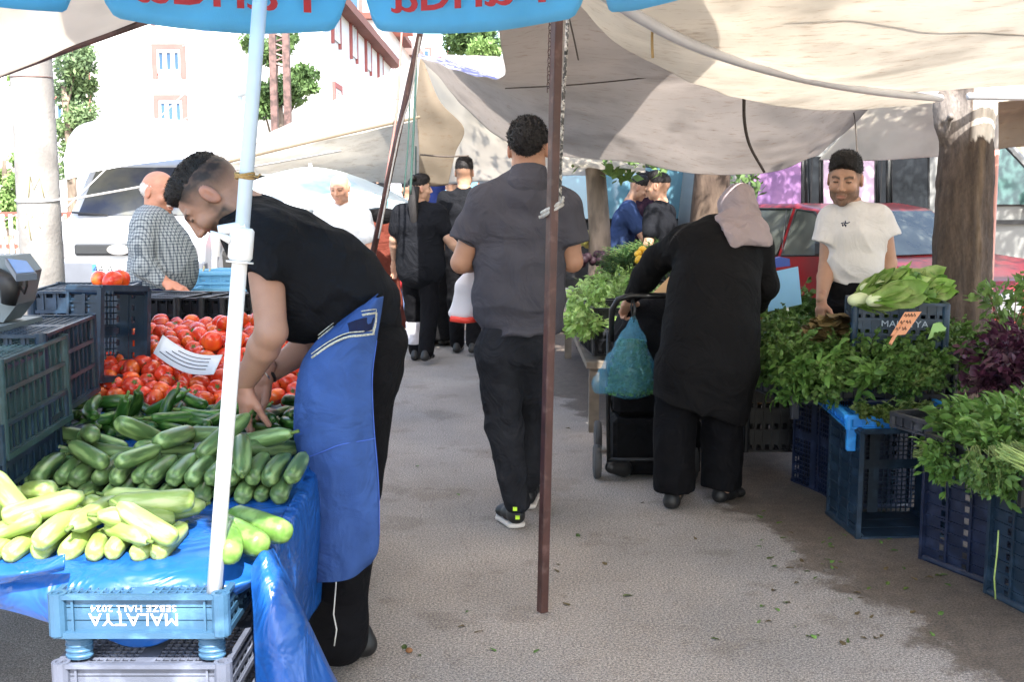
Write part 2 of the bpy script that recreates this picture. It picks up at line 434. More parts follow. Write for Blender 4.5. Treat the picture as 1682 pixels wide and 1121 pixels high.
def fuzz(V, F, n, L, wild, seed=0):
    """short strands standing out of the hair mass"""
    r = np.random.default_rng(seed); q = V[F]; fn = np.cross(q[:, 2]-q[:, 0], q[:, 3]-q[:, 1]); fn /= np.linalg.norm(fn, axis=1, keepdims=True)+1e-12
    k = r.integers(0, len(F), n); c = q[k].mean(1); d = fn[k]*.55+r.normal(size=(n, 3))*wild*.5+np.array((0, -.25, .1)); d /= np.linalg.norm(d, axis=1, keepdims=True)
    s = np.cross(d, r.normal(size=(n, 3))); s /= np.linalg.norm(s, axis=1, keepdims=True); l = L*r.uniform(.4, 1.2, (n, 1)); w = .0011
    b = d+r.normal(size=(n, 3))*wild*.6; b /= np.linalg.norm(b, axis=1, keepdims=True); c = c-d*.003
    P4 = np.stack([c-s*w, c+s*w, c+d*l*.6+s*w*.7, c+d*l*.6+b*l*.45-s*w*.2], 1).reshape(-1, 3)
    return np.concatenate([V, P4]), np.concatenate([F, np.arange(4*n).reshape(n, 4)+len(V)])
def hand_mesh(side=1, curl=.5, spread=.06, h=.0030, thumb=.5, splay=.75):
    """palm root at origin, fingers along +y, back of the hand +z, thumb on side*x"""
    s = Sdf()
    s.chain([((0, -.06, 0), .029, .78), ((0, -.01, 0), .029, .72), ((0, .03, 0), .036, .5), ((0, .08, 0), .040, .36)], .015, side=(1, 0, 0))
    for i, (x, L, r) in enumerate(((.028, .070, .0088), (.009, .080, .0092), (-.010, .074, .0088), (-.028, .058, .0078))):
        x *= side; a = -spread*(i-1.5)*side*-1; p = np.array((x, .085, .0)); d = 0.; q = np.array((math.sin(a), 0, 0))
        ang = 0; seg = (.45*L, .32*L, .23*L)
        for j, l in enumerate(seg):
            ang += curl*(.55, .9, .6)[j]*(1+.12*i)
            dv = nrm((math.sin(a)*math.cos(ang), math.cos(ang), -math.sin(ang))); e = p+dv*l
            s.cone(p, e, r*(1-.08*j), r*(1-.08*(j+1)), .004 if j else .006); p = e
    p = np.array((side*.026, .01, -.006)); ds = [(side*splay, .7, -.35*thumb-.1), (side*splay*.5, .85, -.6*thumb), (side*.2, .9, -.8*thumb)]
    for j, (dv, l, r) in enumerate(zip(ds, (.042, .032, .026), (.0135, .0105, .0095))):
        e = p+nrm(dv)*l; s.cone(p, e, r, r*.9, .008 if j == 0 else .004); p = e
    return s.mesh(h)
def add_person(label, body, clothes, head=None, hair=None, hairmat=None, hands=(), h=.007, skin=(.42, .24, .16), group=None, base=None, headkw=None, name='person', hs=1.):
    """body: Sdf of the bare body in place; head: (centre, forward, up); clothes: list of (name, mesh, material)"""
    base = base if base is not None else (0, 0, 0)
    t = thing(name, label, 'person', base, 0, group)
    parts = [body.mesh(h)]; cols = [np.tile(np.array(skin), (len(parts[0][0]), 1))]
    if head:
        kw = dict(skin=skin); kw.update(headkw or {}); M = frame(*head, s=hs)
        V, F, C = head_mesh(**kw); parts.append(xf((V, F), M)); cols.append(C)
    for (o, f, u, kw) in hands:
        sc = kw.pop('s', 1.); hm = xf(hand_mesh(**kw), frame(o, f, u, sc)); parts.append(hm); cols.append(np.tile(np.array(skin)*np.array((1.05, .97, .95)), (len(hm[0]), 1)))
    V, F = join(*parts)
    obj('body', V, F, SKIN, t, world=True, cols=np.concatenate(cols))
    if hair:
        hm = hair_mesh(hair) if isinstance(hair, str) else hair
        if hm is not None:
            V, F = xf(hm, frame(*head, s=hs)); obj('hair', V, F, hairmat, t, world=True)
    for c in clothes:
        obj(c[0], c[1][0], c[1][1], c[2], t, world=True)
    return t
SKIN = mat('skin', attr='col', rough=.5, var=.06, scale=30, bump=.0006, bscale=180, spec=.4)
SKIN.node_tree.nodes['Principled BSDF'].inputs['Subsurface Weight'].default_value = .12
SKIN.node_tree.nodes['Principled BSDF'].inputs['Subsurface Radius'].default_value = (.012, .005, .003)
M_HAIR = mat('black_hair', (.012, .010, .010), .55, .3, 60, .004, 260, spec=.35)
M_WHITEHAIR = mat('white_hair', (.55, .53, .5), .7, .2, 60, .003, 260)
# ------------------------------------------------------------------ ground
def asphalt():
    m = bpy.data.materials.new('asphalt'); m.use_nodes = True; nt = m.node_tree; N = nt.nodes; L = nt.links; b = N['Principled BSDF']
    tc = N.new('ShaderNodeTexCoord'); co = tc.outputs['Object']
    def noise(s, d=5, r=.6, off=None):
        n = N.new('ShaderNodeTexNoise'); n.inputs['Scale'].default_value = s; n.inputs['Detail'].default_value = d; n.inputs['Roughness'].default_value = r
        L.new(co, n.inputs['Vector']); return n.outputs[0]
    def ramp(x, a, b_, ca, cb):
        r = N.new('ShaderNodeValToRGB'); r.color_ramp.elements[0].position = a; r.color_ramp.elements[1].position = b_; r.color_ramp.elements[0].color = (*ca, 1); r.color_ramp.elements[1].color = (*cb, 1); L.new(x, r.inputs[0]); return r.outputs[0]
    def mul(a, b_, f=1.):
        x = N.new('ShaderNodeMix'); x.data_type = 'RGBA'; x.blend_type = 'MULTIPLY'; x.inputs[0].default_value = f; L.new(a, x.inputs[6]); L.new(b_, x.inputs[7]); return x.outputs[2]
    base = ramp(noise(1.1, 6), .35, .65, (.285, .265, .245), (.375, .35, .328))
    big = ramp(noise(.45, 3), .4, .62, (.82, .83, .86), (1.06, 1.0, .95))
    spk = ramp(noise(120, 3, .8), .40, .62, (.50, .50, .52), (1.5, 1.46, 1.42)); fine = ramp(noise(260, 2), .42, .60, (.70, .70, .70), (1.35, 1.33, 1.3))
    dirt = ramp(noise(9, 8, .75), .30, .42, (.62, .58, .54), (1, 1, 1))
    c = mul(mul(mul(mul(base, big), spk), fine), dirt, .8)
    vo = N.new('ShaderNodeTexVoronoi'); vo.feature = 'DISTANCE_TO_EDGE'; vo.inputs['Scale'].default_value = .55
    nz = N.new('ShaderNodeTexNoise'); nz.inputs['Scale'].default_value = 2.5; nz.inputs['Detail'].default_value = 6; L.new(co, nz.inputs['Vector']); va = N.new('ShaderNodeMixRGB'); va.blend_type = 'ADD'; va.inputs[0].default_value = .55; L.new(co, va.inputs[1]); L.new(nz.outputs[1], va.inputs[2]); L.new(va.outputs[0], vo.inputs['Vector'])
    c = mul(c, ramp(vo.outputs[0], .001, .006, (.70, .68, .66), (1, 1, 1)), .4); c = mul(c, ramp(noise(2.6, 5, .6), .56, .62, (1, 1, 1), (.80, .78, .76)), .8)
    # dirt and damp left by the herb stall
    sx = N.new('ShaderNodeSeparateXYZ'); L.new(co, sx.inputs[0])
    def math_(op, a, b_):
        x = N.new('ShaderNodeMath'); x.operation = op
        for i, q in enumerate((a, b_)):
            if isinstance(q, float): x.inputs[i].default_value = q
            else: L.new(q, x.inputs[i])
        return x.outputs[0]
    s = math_('ADD', sx.outputs[0], math_('MULTIPLY', sx.outputs[1], .235)); s = math_('ADD', s, math_('MULTIPLY', math_('SUBTRACT', noise(3.2, 8, .72), .5), .95))
    mr = N.new('ShaderNodeMapRange'); mr.inputs[1].default_value = 2.10; mr.inputs[2].default_value = 2.19; L.new(s, mr.inputs[0])
    wet = ramp(noise(14, 6, .7), .3, .7, (.060, .044, .032), (.155, .120, .092))
    mx = N.new('ShaderNodeMix'); mx.data_type = 'RGBA'; L.new(math_('MULTIPLY', mr.outputs[0], .85), mx.inputs[0]); L.new(c, mx.inputs[6]); L.new(mul(wet, spk), mx.inputs[7]); L.new(mx.outputs[2], b.inputs['Base Color'])
    r2 = N.new('ShaderNodeMapRange'); r2.inputs[3].default_value = .88; r2.inputs[4].default_value = .6; L.new(mr.outputs[0], r2.inputs[0]); L.new(r2.outputs[0], b.inputs['Roughness'])
    bp = N.new('ShaderNodeBump'); bp.inputs['Distance'].default_value = .004; L.new(math_('ADD', noise(210, 2, .7), math_('MULTIPLY', noise(40, 4), .8)), bp.inputs['Height']); L.new(bp.outputs[0], b.inputs['Normal'])
    return m
o = obj('road', [(-60, -20, 0), (60, -20, 0), (60, 150, 0), (-60, 150, 0)], [(0, 1, 2, 3)], asphalt(), smooth=False); o['kind'] = 'structure'

# ------------------------------------------------------------------ canopies
TC = lambda n, c, t=.5, **k: mat(n, c, .85, k.pop('var', .08), k.pop('scale', 3), .0015, 260, spec=.15, trans=t, col2=tuple(x*.72 for x in c), c2scale=k.pop('c2scale', 2.2), c2lo=.52, c2hi=.75, stretch=k.pop('stretch', (1, 1, 1)))
M_CAN = TC('cream_canvas', (.58, .545, .49), .70); M_CANG = TC('grey_shaded_canvas', (.47, .44, .42), .66); M_CANW = TC('white_canvas', (.70, .66, .60), .68); M_TAN = TC('tan_canvas', (.36, .30, .23), .60); M_LIL = TC('lilac_sheet', (.38, .38, .62), .5)  # shade on the broad canopy is put into the grey base colour
def stains(m):   # brown streaks and mould specks along the weave
    nt = m.node_tree; N = nt.nodes; L = nt.links; b = N['Principled BSDF']; hs = b.inputs['Base Color'].links[0].from_socket
    tc = N.new('ShaderNodeTexCoord'); mp = N.new('ShaderNodeMapping'); mp.inputs['Scale'].default_value = (2.2, 9, 9); mp.inputs['Rotation'].default_value = (0, 0, .5); L.new(tc.outputs['Object'], mp.inputs[0])
    n = N.new('ShaderNodeTexNoise'); n.inputs['Scale'].default_value = 4; n.inputs['Detail'].default_value = 8; n.inputs['Roughness'].default_value = .75; L.new(mp.outputs[0], n.inputs['Vector'])
    mr = N.new('ShaderNodeMapRange'); mr.inputs[1].default_value = .55; mr.inputs[2].default_value = .66; mr.inputs[4].default_value = .5; L.new(n.outputs[0], mr.inputs[0])
    mx = N.new('ShaderNodeMix'); mx.data_type = 'RGBA'; mx.inputs[7].default_value = (.26, .17, .10, 1); L.new(mr.outputs[0], mx.inputs[0]); L.new(hs, mx.inputs[6]); L.new(mx.outputs[2], b.inputs['Base Color'])
    for x in N:
        if x.type == 'BSDF_TRANSLUCENT': L.new(mx.outputs[2], x.inputs['Color'])
stains(M_CAN); stains(M_TAN); stains(M_CANG)
def S(name, label, rows, m, cat='canopy', world=None, **k):
    rr = [[P(*q) if len(q) == 3 and not isinstance(q, Vector) else q for q in r] for r in rows]
    o = sheet(name, rr, m, **k); return tag(o, label, cat)
W = lambda x, y, z: Vector((x, y, z))
def canopies():
    S('canvas_canopy', 'large cream stained canvas canopy above the white pipe at the top right', [
        [(985, -18, 3.62), (1130, 68, 4.15), (1300, 122, 4.95), (1440, 147, 5.75), (1560, 146, 6.3), (1700, 143, 6.5), (1900, 150, 6.8)],
        [(1000, -60, 3.4), (1160, 20, 3.8), (1320, 88, 4.4), (1450, 118, 4.9), (1570, 122, 5.3), (1720, 108, 5.6), (1950, 90, 5.9)],
        [W(.05, 2.7, 2.20), W(.55, 2.95, 2.17), W(1.1, 3.2, 2.16), W(1.7, 3.5, 2.13), W(2.4, 3.8, 2.12), W(3.3, 4.2, 2.16), W(4.6, 4.6, 2.2)],
        [W(-.12, 1.3, 2.38), W(.45, 1.4, 2.36), W(1.1, 1.5, 2.32), W(1.7, 1.6, 2.30), W(2.4, 1.7, 2.3), W(3.3, 1.8, 2.34), W(4.6, 1.9, 2.4)],
        [W(-.25, -2., 2.6), W(.45, -2., 2.56), W(1.1, -2., 2.53), W(1.7, -2., 2.5), W(2.4, -2., 2.5), W(3.3, -2., 2.54), W(4.6, -2., 2.6)]], M_CAN, nu=150, nv=150, wr=.018, wf=.9, seed=3, aniso=(1, 1, .3))
    p = thing('canopy_pipe', 'white metal pipe along the edge of the cream canopy', 'pipe', P(1300, 125, 5)); mw = mat('white_pipe', (.62, .63, .66), .35, .05)
    m = MB(); m.tube(spline([P(960, -28, 3.5), P(1130, 70, 4.12), P(1300, 124, 4.92), P(1440, 150, 5.72), P(1545, 161, 6.35)], 40), .021, 14); m.build('pipe', mw, p, True, True)
    m = MB(); m.tube([P(1590, 158, 6.5), P(1700, 160, 6.6), P(1900, 164, 6.8)], .02, 12); m.build('pipe_end', mw, p, True, True)
    S('canvas_valance', 'cream canvas strip hanging below the white pipe with leaf shadows', [
        [(975, -14, 3.62), (1120, 68, 4.15), (1290, 124, 4.95), (1430, 150, 5.75), (1540, 163, 6.36)],
        [(955, -10, 3.95), (1070, 78, 4.5), (1235, 140, 5.2), (1390, 165, 5.95), (1538, 166, 6.45)],
        [(935, -12, 4.2), (1035, 84, 4.75), (1190, 154, 5.45), (1345, 180, 6.1), (1534, 170, 6.5)]], M_CAN, nu=90, nv=40, wr=.012, wf=1.4, seed=5)
    S('canvas_canopy', 'broad shade-grey canvas canopy sagging behind the brown post and the grey polo man', [
        [(790, -60, 4.3), (940, -30, 4.7), (1080, 60, 5.2), (1200, 120, 5.8), (1320, 158, 6.5), (1400, 168, 7.), (1450, 168, 7.4)],
        [(822, 70, 5.3), (900, 85, 5.6), (990, 110, 6), (1090, 145, 6.3), (1200, 170, 6.6), (1310, 188, 6.9), (1428, 178, 7.4)],
        [(812, 128, 6.6), (880, 150, 6.9), (965, 180, 7.1), (1065, 212, 7.2), (1180, 232, 7.2), (1290, 238, 7.3), (1388, 222, 7.5)],
        [(690, 96, 8.9), (800, 212, 8.7), (900, 248, 8.5), (1010, 264, 8.2), (1150, 281, 8), (1270, 283, 7.8), (1345, 259, 7.7)]], M_CANG, nu=140, nv=110, wr=.028, wf=.75, seed=7, aniso=(1, .6, 2))
    S('canvas_canopy', 'pale canvas piece hanging between the grey canopy and the cut tree', [
        [(1432, 170, 7.6), (1490, 164, 7.5), (1550, 160, 7.4), (1640, 160, 7.4)], [(1390, 216, 8.0), (1460, 212, 8.0), (1545, 208, 8.), (1640, 205, 8)], [(1345, 262, 8.2), (1440, 263, 8.2), (1542, 257, 8.2), (1640, 250, 8.2)]], M_CANW, nu=60, nv=50, wr=.012, wf=1.2, seed=9)
    S('canvas_canopy', 'tan canvas corner right of the cut tree', [[(1632, 166, 8.6), (1700, 164, 8.5), (1900, 160, 8.4)], [(1632, 205, 8.9), (1700, 200, 8.9), (1900, 195, 8.9)], [(1634, 246, 9.1), (1700, 240, 9.1), (1900, 236, 9.1)]], M_TAN, nu=50, nv=40, wr=.02, wf=1.5, seed=10)
    S('canvas_canopy', 'cream canopy at the top left with a brown pole along its edge', [
        [(-260, 176, 4.3), (-60, 142, 4.3), (120, 74, 4.35), (300, 12, 4.45)], [(-260, 110, 3.9), (-60, 60, 3.9), (140, 10, 3.9), (320, -50, 3.95)], [W(-3.4, 3.1, 2.55), W(-2.4, 3.1, 2.5), W(-1.7, 3.1, 2.45), W(-1.25, 3.1, 2.45)], [W(-3.4, 2.5, 2.75), W(-2.4, 2.5, 2.7), W(-1.75, 2.5, 2.6), W(-1.40, 2.5, 2.55)]], M_CANW, nu=90, nv=70, wr=.015, wf=1.1, seed=11)
    m = MB(); m.tube([P(-260, 178, 4.3), P(-60, 144, 4.3), P(120, 77, 4.35), P(310, 10, 4.45)], .014, 10); tag(m.build('edge_pole', mat('rusty_brown', (.13, .075, .065), .5, .3, 14, col2=(.06, .035, .03), c2scale=12), None, True), 'thin brown pole along the edge of the top left canopy', 'pole')
    S('canvas_canopy', 'unseen canvas added high over the aisle to shade it', [[W(-1.0, 2.2, 2.72), W(-.6, 2.2, 2.72), W(.30, 2.2, 2.75)], [W(-1.5, 3.6, 2.78), W(-.8, 3.6, 2.76), W(.95, 3.6, 2.8)], [W(-1.8, 5.2, 2.85), W(-.8, 5.2, 2.83), W(1.0, 5.2, 2.88)], [W(-1.4, 7.3, 2.98), W(-.6, 7.3, 2.95), W(.9, 7.3, 3.0)]], TC('bright_canvas', (.80, .76, .70), .74), nu=40, nv=40, wr=.02, wf=1, seed=12)  # added out of view to keep the sun off the aisle
    # the tent in the distance
    S('tent_roof', 'upper left slope of the pointed tent canopy in the distance', [[(691, 92, 10.), (600, 138, 9.7), (480, 200, 9.2), (358, 258, 8.7)], [(690, 150, 9.7), (600, 182, 9.5), (480, 222, 9.1), (362, 266, 8.7)], [(688, 198, 9.5), (600, 216, 9.3), (480, 244, 9.0), (366, 273, 8.6)]], M_CANW, nu=80, nv=50, wr=.012, wf=1.6, seed=13, cat='tent canopy')
    S('tent_wall', 'cream lower cloth of the distant tent above the white umbrella', [[(700, 188, 10.2), (600, 212, 10.1), (480, 240, 10), (366, 262, 9.9)], [(702, 250, 10.5), (600, 262, 10.5), (480, 270, 10.4), (366, 276, 10.2)], [(704, 303, 10.7), (600, 298, 10.7), (500, 288, 10.6), (370, 285, 10.5)]], M_CAN, nu=70, nv=50, wr=.012, wf=1.4, seed=14, cat='tent canopy')
    S('tent_flap', 'tan middle flap hanging below the point of the distant tent', [[(689, 96, 9.3), (692, 96, 9.3), (695, 97, 9.3)], [(684, 160, 9.35), (704, 162, 9.3), (722, 165, 9.3)], [(686, 205, 9.4), (722, 206, 9.35), (762, 210, 9.35)], [(688, 250, 9.4), (718, 251, 9.4), (748, 252, 9.4)], [(688, 303, 9.5), (712, 306, 9.5), (736, 304, 9.5)]], M_TAN, nu=40, nv=70, wr=.014, wf=1.6, seed=15, cat='tent canopy')
    S('tent_roof', 'right slope of the distant tent, pale with tree shadows', [[(696, 100, 9.6), (800, 200, 9.5), (930, 238, 9.3), (1060, 262, 9.0)], [(706, 200, 10), (800, 240, 9.9), (930, 262, 9.7), (1060, 272, 9.4)], [(716, 304, 10.6), (800, 298, 10.5), (930, 290, 10.2), (1060, 284, 9.8)]], M_CANW, nu=80, nv=50, wr=.014, wf=1.2, seed=16, cat='tent canopy')
    S('plastic_sheet', 'lilac plastic sheet showing above the grey canopy beside the tent point', [[(686, 88, 11.), (730, 98, 11), (780, 116, 11), (830, 132, 11)], [(690, 97, 10.6), (735, 122, 10.6), (782, 136, 10.6), (825, 140, 10.6)]], M_LIL, nu=40, nv=16, wr=.01, wf=2, seed=17)
    S('canvas_canopy', 'far grey canopy top seen between the lilac sheet and the green tree', [[(722, 90, 13), (780, 90, 13), (840, 94, 13)], [(735, 110, 12.4), (790, 122, 12.4), (840, 134, 12.4)]], M_CANG, nu=30, nv=16, wr=.01, wf=2, seed=18)
    S('tarpaulin', 'white cover arched over the white van on the left', [[(104, 262, 12.4), (116, 222, 12.6), (150, 200, 12.8), (240, 194, 13), (350, 205, 13), (430, 238, 13)], [(106, 276, 11.9), (140, 262, 11.9), (200, 256, 12), (280, 250, 12), (360, 248, 12), (430, 256, 12)], [(108, 296, 11.6), (150, 283, 11.6), (210, 272, 11.7), (290, 262, 11.7), (370, 256, 11.7), (430, 264, 11.8)]], mat('white_cover', (.80, .80, .80), .6, .04, trans=.25), nu=80, nv=40, wr=.015, wf=1.5, seed=19)
    S('tarpaulin', 'pale blue pointed sheet tied to the thin mast', [[(361, 178, 8.2), (363, 180, 8.2), (364, 182, 8.2)], [(353, 210, 8.2), (362, 211, 8.2), (371, 212, 8.2)], [(350, 240, 8.2), (362, 246, 8.2), (376, 251, 8.2)]], mat('pale_blue_sheet', (.55, .68, .80), .6, .05, trans=.3), nu=14, nv=20, wr=.01, wf=3, seed=20)
    # seams and cords
    mc = mat('dark_cord', (.07, .055, .045), .8, .3, 60); wr_ = mat('pale_rope', (.42, .40, .38), .8, .3, 90, .001, 200)
    def cord(label, pts, r=.005, m=mc, name='rope', n=6, sp=24): t = MB(); t.tube(spline(pts, sp), r, n); return tag(t.build(name, m, None, True), label, 'rope')
    cord('dark seam cord across the cream canopy at the top right', [P(1310, -20, 3.9), P(1400, 15, 4.0), P(1540, 42, 4.2), P(1700, 53, 4.4)], .006)
    cord('dark hose hanging in a curve from the grey canopy', [P(1222, 152, 6.4), P(1223, 200, 6.7), P(1232, 240, 7.0), P(1255, 282, 7.3)], .010)
    cord('short cord hanging from a pipe clip at the cream canopy', [P(1073, 30, 3.95), P(1071, 60, 4.0), P(1072, 95, 4.0)], .005, mat('ochre_cord', (.3, .2, .08), .8))
    cord('thin cord looped on the grey canopy left of the pipe', [P(935, 30, 4.9), P(942, 60, 5.0), P(950, 98, 5.2)], .004)
    cord('second thin cord looped on the grey canopy right of the first', [P(1095, 52, 4.6), P(1098, 75, 4.7), P(1112, 98, 4.8)], .004)
    cord('thin cord hanging above the white t-shirt man', [P(1402, 182, 7.3), P(1405, 205, 7.3), P(1408, 252, 7.3)], .004)
    cord('seam line across the grey canopy', [P(830, 145, 6.5), P(930, 140, 6.3), P(1020, 132, 6.2), P(1110, 122, 6.0)], .004)
    cord('ridge cord along the lower hem of the distant tent', [P(366, 268, 8.5), P(480, 240, 8.9), P(600, 212, 9.2), P(690, 192, 9.3)], .014, M_TAN)
    cord('thin ridge line across the upper tent slope', [P(360, 262, 8.6), P(480, 212, 9.0), P(600, 172, 9.3), P(690, 158, 9.5)], .006, M_CAN)
    cord('cord at the bottom of the tan tent flap', [P(690, 254, 9.3), P(730, 257, 9.3), P(770, 256, 9.3)], .008)
    cord('long thin pole line of the tent left of the slanted pole', [P(660, 50, 9), P(652, 180, 8.8), P(640, 260, 8.7), P(626, 345, 8.5)], .010, mat('faded_red', (.28, .12, .10), .6))
    cord('dark green tent pole right of the slanted pole', [P(684, 105, 8.9), P(680, 200, 8.9), P(674, 320, 8.9)], .011, mat('dark_green', (.03, .07, .06), .5))
    cord('second thin green tent pole beside the ponytail woman', [P(673, 165, 8.8), P(670, 240, 8.8), P(663, 322, 8.8)], .007, MATS['dark_green'])
    cord('third thin tent pole above the blue headscarf', [P(683, 240, 9.6), P(683, 320, 9.6)], .007, MATS['dark_green'])
    for i, (a, b, lb) in enumerate((((103, 330, 6.4), (560, 248, 9), 'white guy rope from the concrete pole towards the tent'), ((105, 345, 6.5), (420, 40, 9.5), 'thin guy wire running up from the concrete pole'), ((0, 365, 8), (45, 345, 6.5), 'white rope left of the concrete pole'), ((300, 75, 14), (480, 35, 16), 'overhead wire in front of the white building'), ((160, 270, 7), (430, 130, 10), 'pale guy wire crossing the white cover'))):
        cord(lb, [P(*a), P(*b)], .0045 if i != 0 else .007, wr_, sp=2)
    # posts
    mb = mat('maroon_steel', (.065, .028, .024), .42, .35, 12, .0008, 80, col2=(.13, .075, .065), c2scale=22, c2lo=.56, c2hi=.75, spec=.5)
    t = thing('steel_post', 'maroon steel box post standing in the middle of the aisle', 'post', G(890, 1006)); a, b = P(891, 1004, 3.65), P(916, -60, 3.72); a.z = 0
    ax = (b-a).normalized(); rx = Matrix.Rotation(R(32), 4, 'Z') @ Matrix.Identity(4); q = ax.to_track_quat('Z', 'Y').to_matrix().to_4x4(); M = Matrix.Translation(a) @ Matrix(frame((0, 0, 0), (0, 1, 0), ax)) @ Matrix.Rotation(R(32), 4, 'Z')
    m = MB(); m.box((-.0155, -.0155, 0), (.0155, .0155, (b-a).length+.3), M, bev=.003); m.build('box_section', mb, t, False, True)
    m = MB(); M2 = M @ Matrix.Translation((.016, -.002, 0)); m.box((0, -.003, .02), (.004, .003, (b-a).length), M2); m.build('weld_seam', mb, t, False, True)
    m = MB(); c = P(907, 346, 3.67)
    for k in range(2): m.tube([c+Vector((.034*math.cos(x), .030*math.sin(x)-.0, .020*math.cos(x)+.012*k)) for x in np.linspace(0, 6.28, 17)[:-1]], .0065, 8, closed=True)
    m.tube([c+Vector((-.034, -.01, -.02)), c+Vector((-.044, -.012, -.022))], .006, 6); m.tube([c+Vector((.034, -.01, .02)), c+Vector((.03, -.03, .03)), c+Vector((.036, -.02, .045))], .005, 6)
    tag(m.build('rope_tie', wr_, None, True), 'pale rope tied round the maroon post at head height', 'rope')
    m = MB(); 
    for i in range(17):
        v = 38+i*6.8; c = P(903-.03*v+(1 if i % 2 else -1)*.6+1, v, 3.66); s_ = Vector((1, 0, 0)) if i % 2 else Vector((0, 1, 0))
        m.tube([c+s_*(.004*math.cos(x))+Vector((0, 0, .0105*math.sin(x))) for x in np.linspace(0, 6.28, 11)[:-1]], .0016, 5, closed=True)
    tag(m.build('chain', mb, None, True), 'rusty link chain hanging beside the maroon post', 'chain')
    m = MB(); pts = [Vector(x) for x in spline([P(934, -40, 3.72), P(931, 60, 3.72), P(924, 190, 3.71), P(919, 335, 3.70)], 120)]
    for k in range(3): m.tube([p+Vector((.0032*math.cos(i*.8+k*2.09), .0032*math.sin(i*.8+k*2.09), 0)) for i, p in enumerate(pts)], .0034, 5)
    m.cur = 0; tag(m.build('twisted_rope', mat('dark_rope', (.10, .10, .10), .8, .9, 90, col2=(.5, .48, .45), c2scale=60, c2lo=.5, c2hi=.52), None, True), 'black and white twisted rope hanging beside the maroon post', 'rope')
    m = MB(); m.tube([P(694, 36, 6.8), P(655, 215, 6.8), P(612, 420, 6.7)], .020, 10); tag(m.build('slanted_pole', mb, None, True), 'brown pole leaning in the aisle left of the ponytail woman', 'pole')
    cord('white rope wound along the leaning brown pole', [P(690, 60, 6.7), P(676, 150, 6.72), P(655, 225, 6.7), P(622, 392, 6.6)], .006, wr_)
    # concrete lamp pole
    mc_ = mat('concrete', (.24, .232, .22), .85, .12, 3, .003, 50, col2=(.19, .18, .17), c2scale=4); a = P(73, 500, 6.6); t = thing('concrete_pole', 'thick round concrete pole behind the scale on the left', 'pole', (a.x, 6.6, 0)); m = MB()
    m.lathe([(.128, 0), (.122, 1.5), (.112, 3.2), (.10, 5.5), (.1, 5.6)], 32, Matrix.Translation((a.x, 6.6, 0))); m.build('shaft', mc_, t, True, True)
    m = MB(); c = P(73, 328, 6.6)
    m.tube([Vector((a.x+.126*math.cos(x), 6.6+.126*math.sin(x), c.z-.012*math.sin(x)*-1)) for x in np.linspace(0, 6.28, 33)[:-1]], .006, 6, closed=True); m.build('wire_band', mat('galvanised', (.6, .6, .6), .5), t, True, True)
    c = P(73, 127, 6.6); m = MB(); m.tube([Vector((a.x+.118*math.cos(x), 6.6+.118*math.sin(x), c.z+.006*math.sin(x))) for x in np.linspace(0, 6.28, 33)[:-1]], .004, 6, closed=True); m.build('wire_band', MATS['rusty_brown'], t, True, True)
    yl = mat('faded_yellow', (.30, .27, .12), .8); m = MB()
    for pts in ([(62, 325), (64, 290), (70, 312), (78, 292), (84, 325)], [(55, 375), (68, 355), (80, 375), (60, 362), (66, 395)], [(58, 352), (84, 350)]):
        m.tube([Vector((P(u, v, 6.6).x, 6.6-math.sqrt(max(.0001, .1225**2-(P(u, v, 6.6).x-a.x)**2))-.0005, P(u, v, 6.48).z)) for u, v in pts], .004, 5, flat=.5)
    m.build('paint_scrawl', yl, t, True, True)

# ------------------------------------------------------------------ trees
def leaves_mb(centers, n, size, seed):
    """n small leaf faces scattered through clumps (centre, radius)"""
    r = np.random.default_rng(seed); c = np.array([q[0] for q in centers], float); rad = np.array([q[1] for q in centers], float); w = rad**2; k = r.choice(len(c), n, p=w/w.sum())
    d = r.normal(size=(n, 3)); d /= np.linalg.norm(d, axis=1, keepdims=True); p = c[k]+d*(rad[k]*r.uniform(.1, 1.35, n)**.8)[:, None]*np.array((1, 1, .75))
    a = r.normal(size=(n, 3)); a /= np.linalg.norm(a, axis=1, keepdims=True); b = np.cross(a, r.normal(size=(n, 3))); b /= np.linalg.norm(b, axis=1, keepdims=True); s = size*r.uniform(.6, 1.4, (n, 1))
    V = np.stack([p-a*s, p+b*s*.45+a*s*.1, p+a*s, p-b*s*.45+a*s*.1], 1).reshape(-1, 3); return V, np.arange(4*n).reshape(n, 4)
def tree(label, base, top_z, tr, clumps, n, size, m, bark, seed, limbs=5, cat='tree', name='tree', lean=(0, 0)):
    t = thing(name, label, cat, base); r = random.Random(seed); mb_ = MB(); B = Vector(base); tz = top_z
    T = B+Vector((lean[0], lean[1], tz)); pts = [B, B.lerp(T, .3)+Vector((r.gauss(0, tr*.3), 0, 0)), B.lerp(T, .65)+Vector((r.gauss(0, tr*.4), 0, 0)), T]
    mb_.tube(spline(pts, 12), [tr*(1.15-.6*i/11) for i in range(12)], 14); 
    for i in range(limbs):
        c = Vector(clumps[i % len(clumps)][0]); s_ = B.lerp(T, .6+.35*r.random()); mb_.tube(spline([s_, s_.lerp(c, .5)+Vector((0, 0, -.05)), c], 7), [tr*.4*(1-.8*j/6) for j in range(7)], 7)
    mb_.build('trunk', bark, t, True, True)
    V, F = leaves_mb(clumps, n, size, seed); obj('crown', V, F, m, t, False, True); return t
LFM = lambda n, c, c2: mat(n, c, .55, .35, 2.2, 0, 60, spec=.3, trans=.3, col2=c2, c2scale=1.4, c2lo=.4, c2hi=.6)
def bark(n, c, c2, sc=6): return mat(n, c, .9, .35, sc*2, .02, 14, col2=c2, c2scale=sc, c2lo=.4, c2hi=.6, stretch=(1, 1, .35))
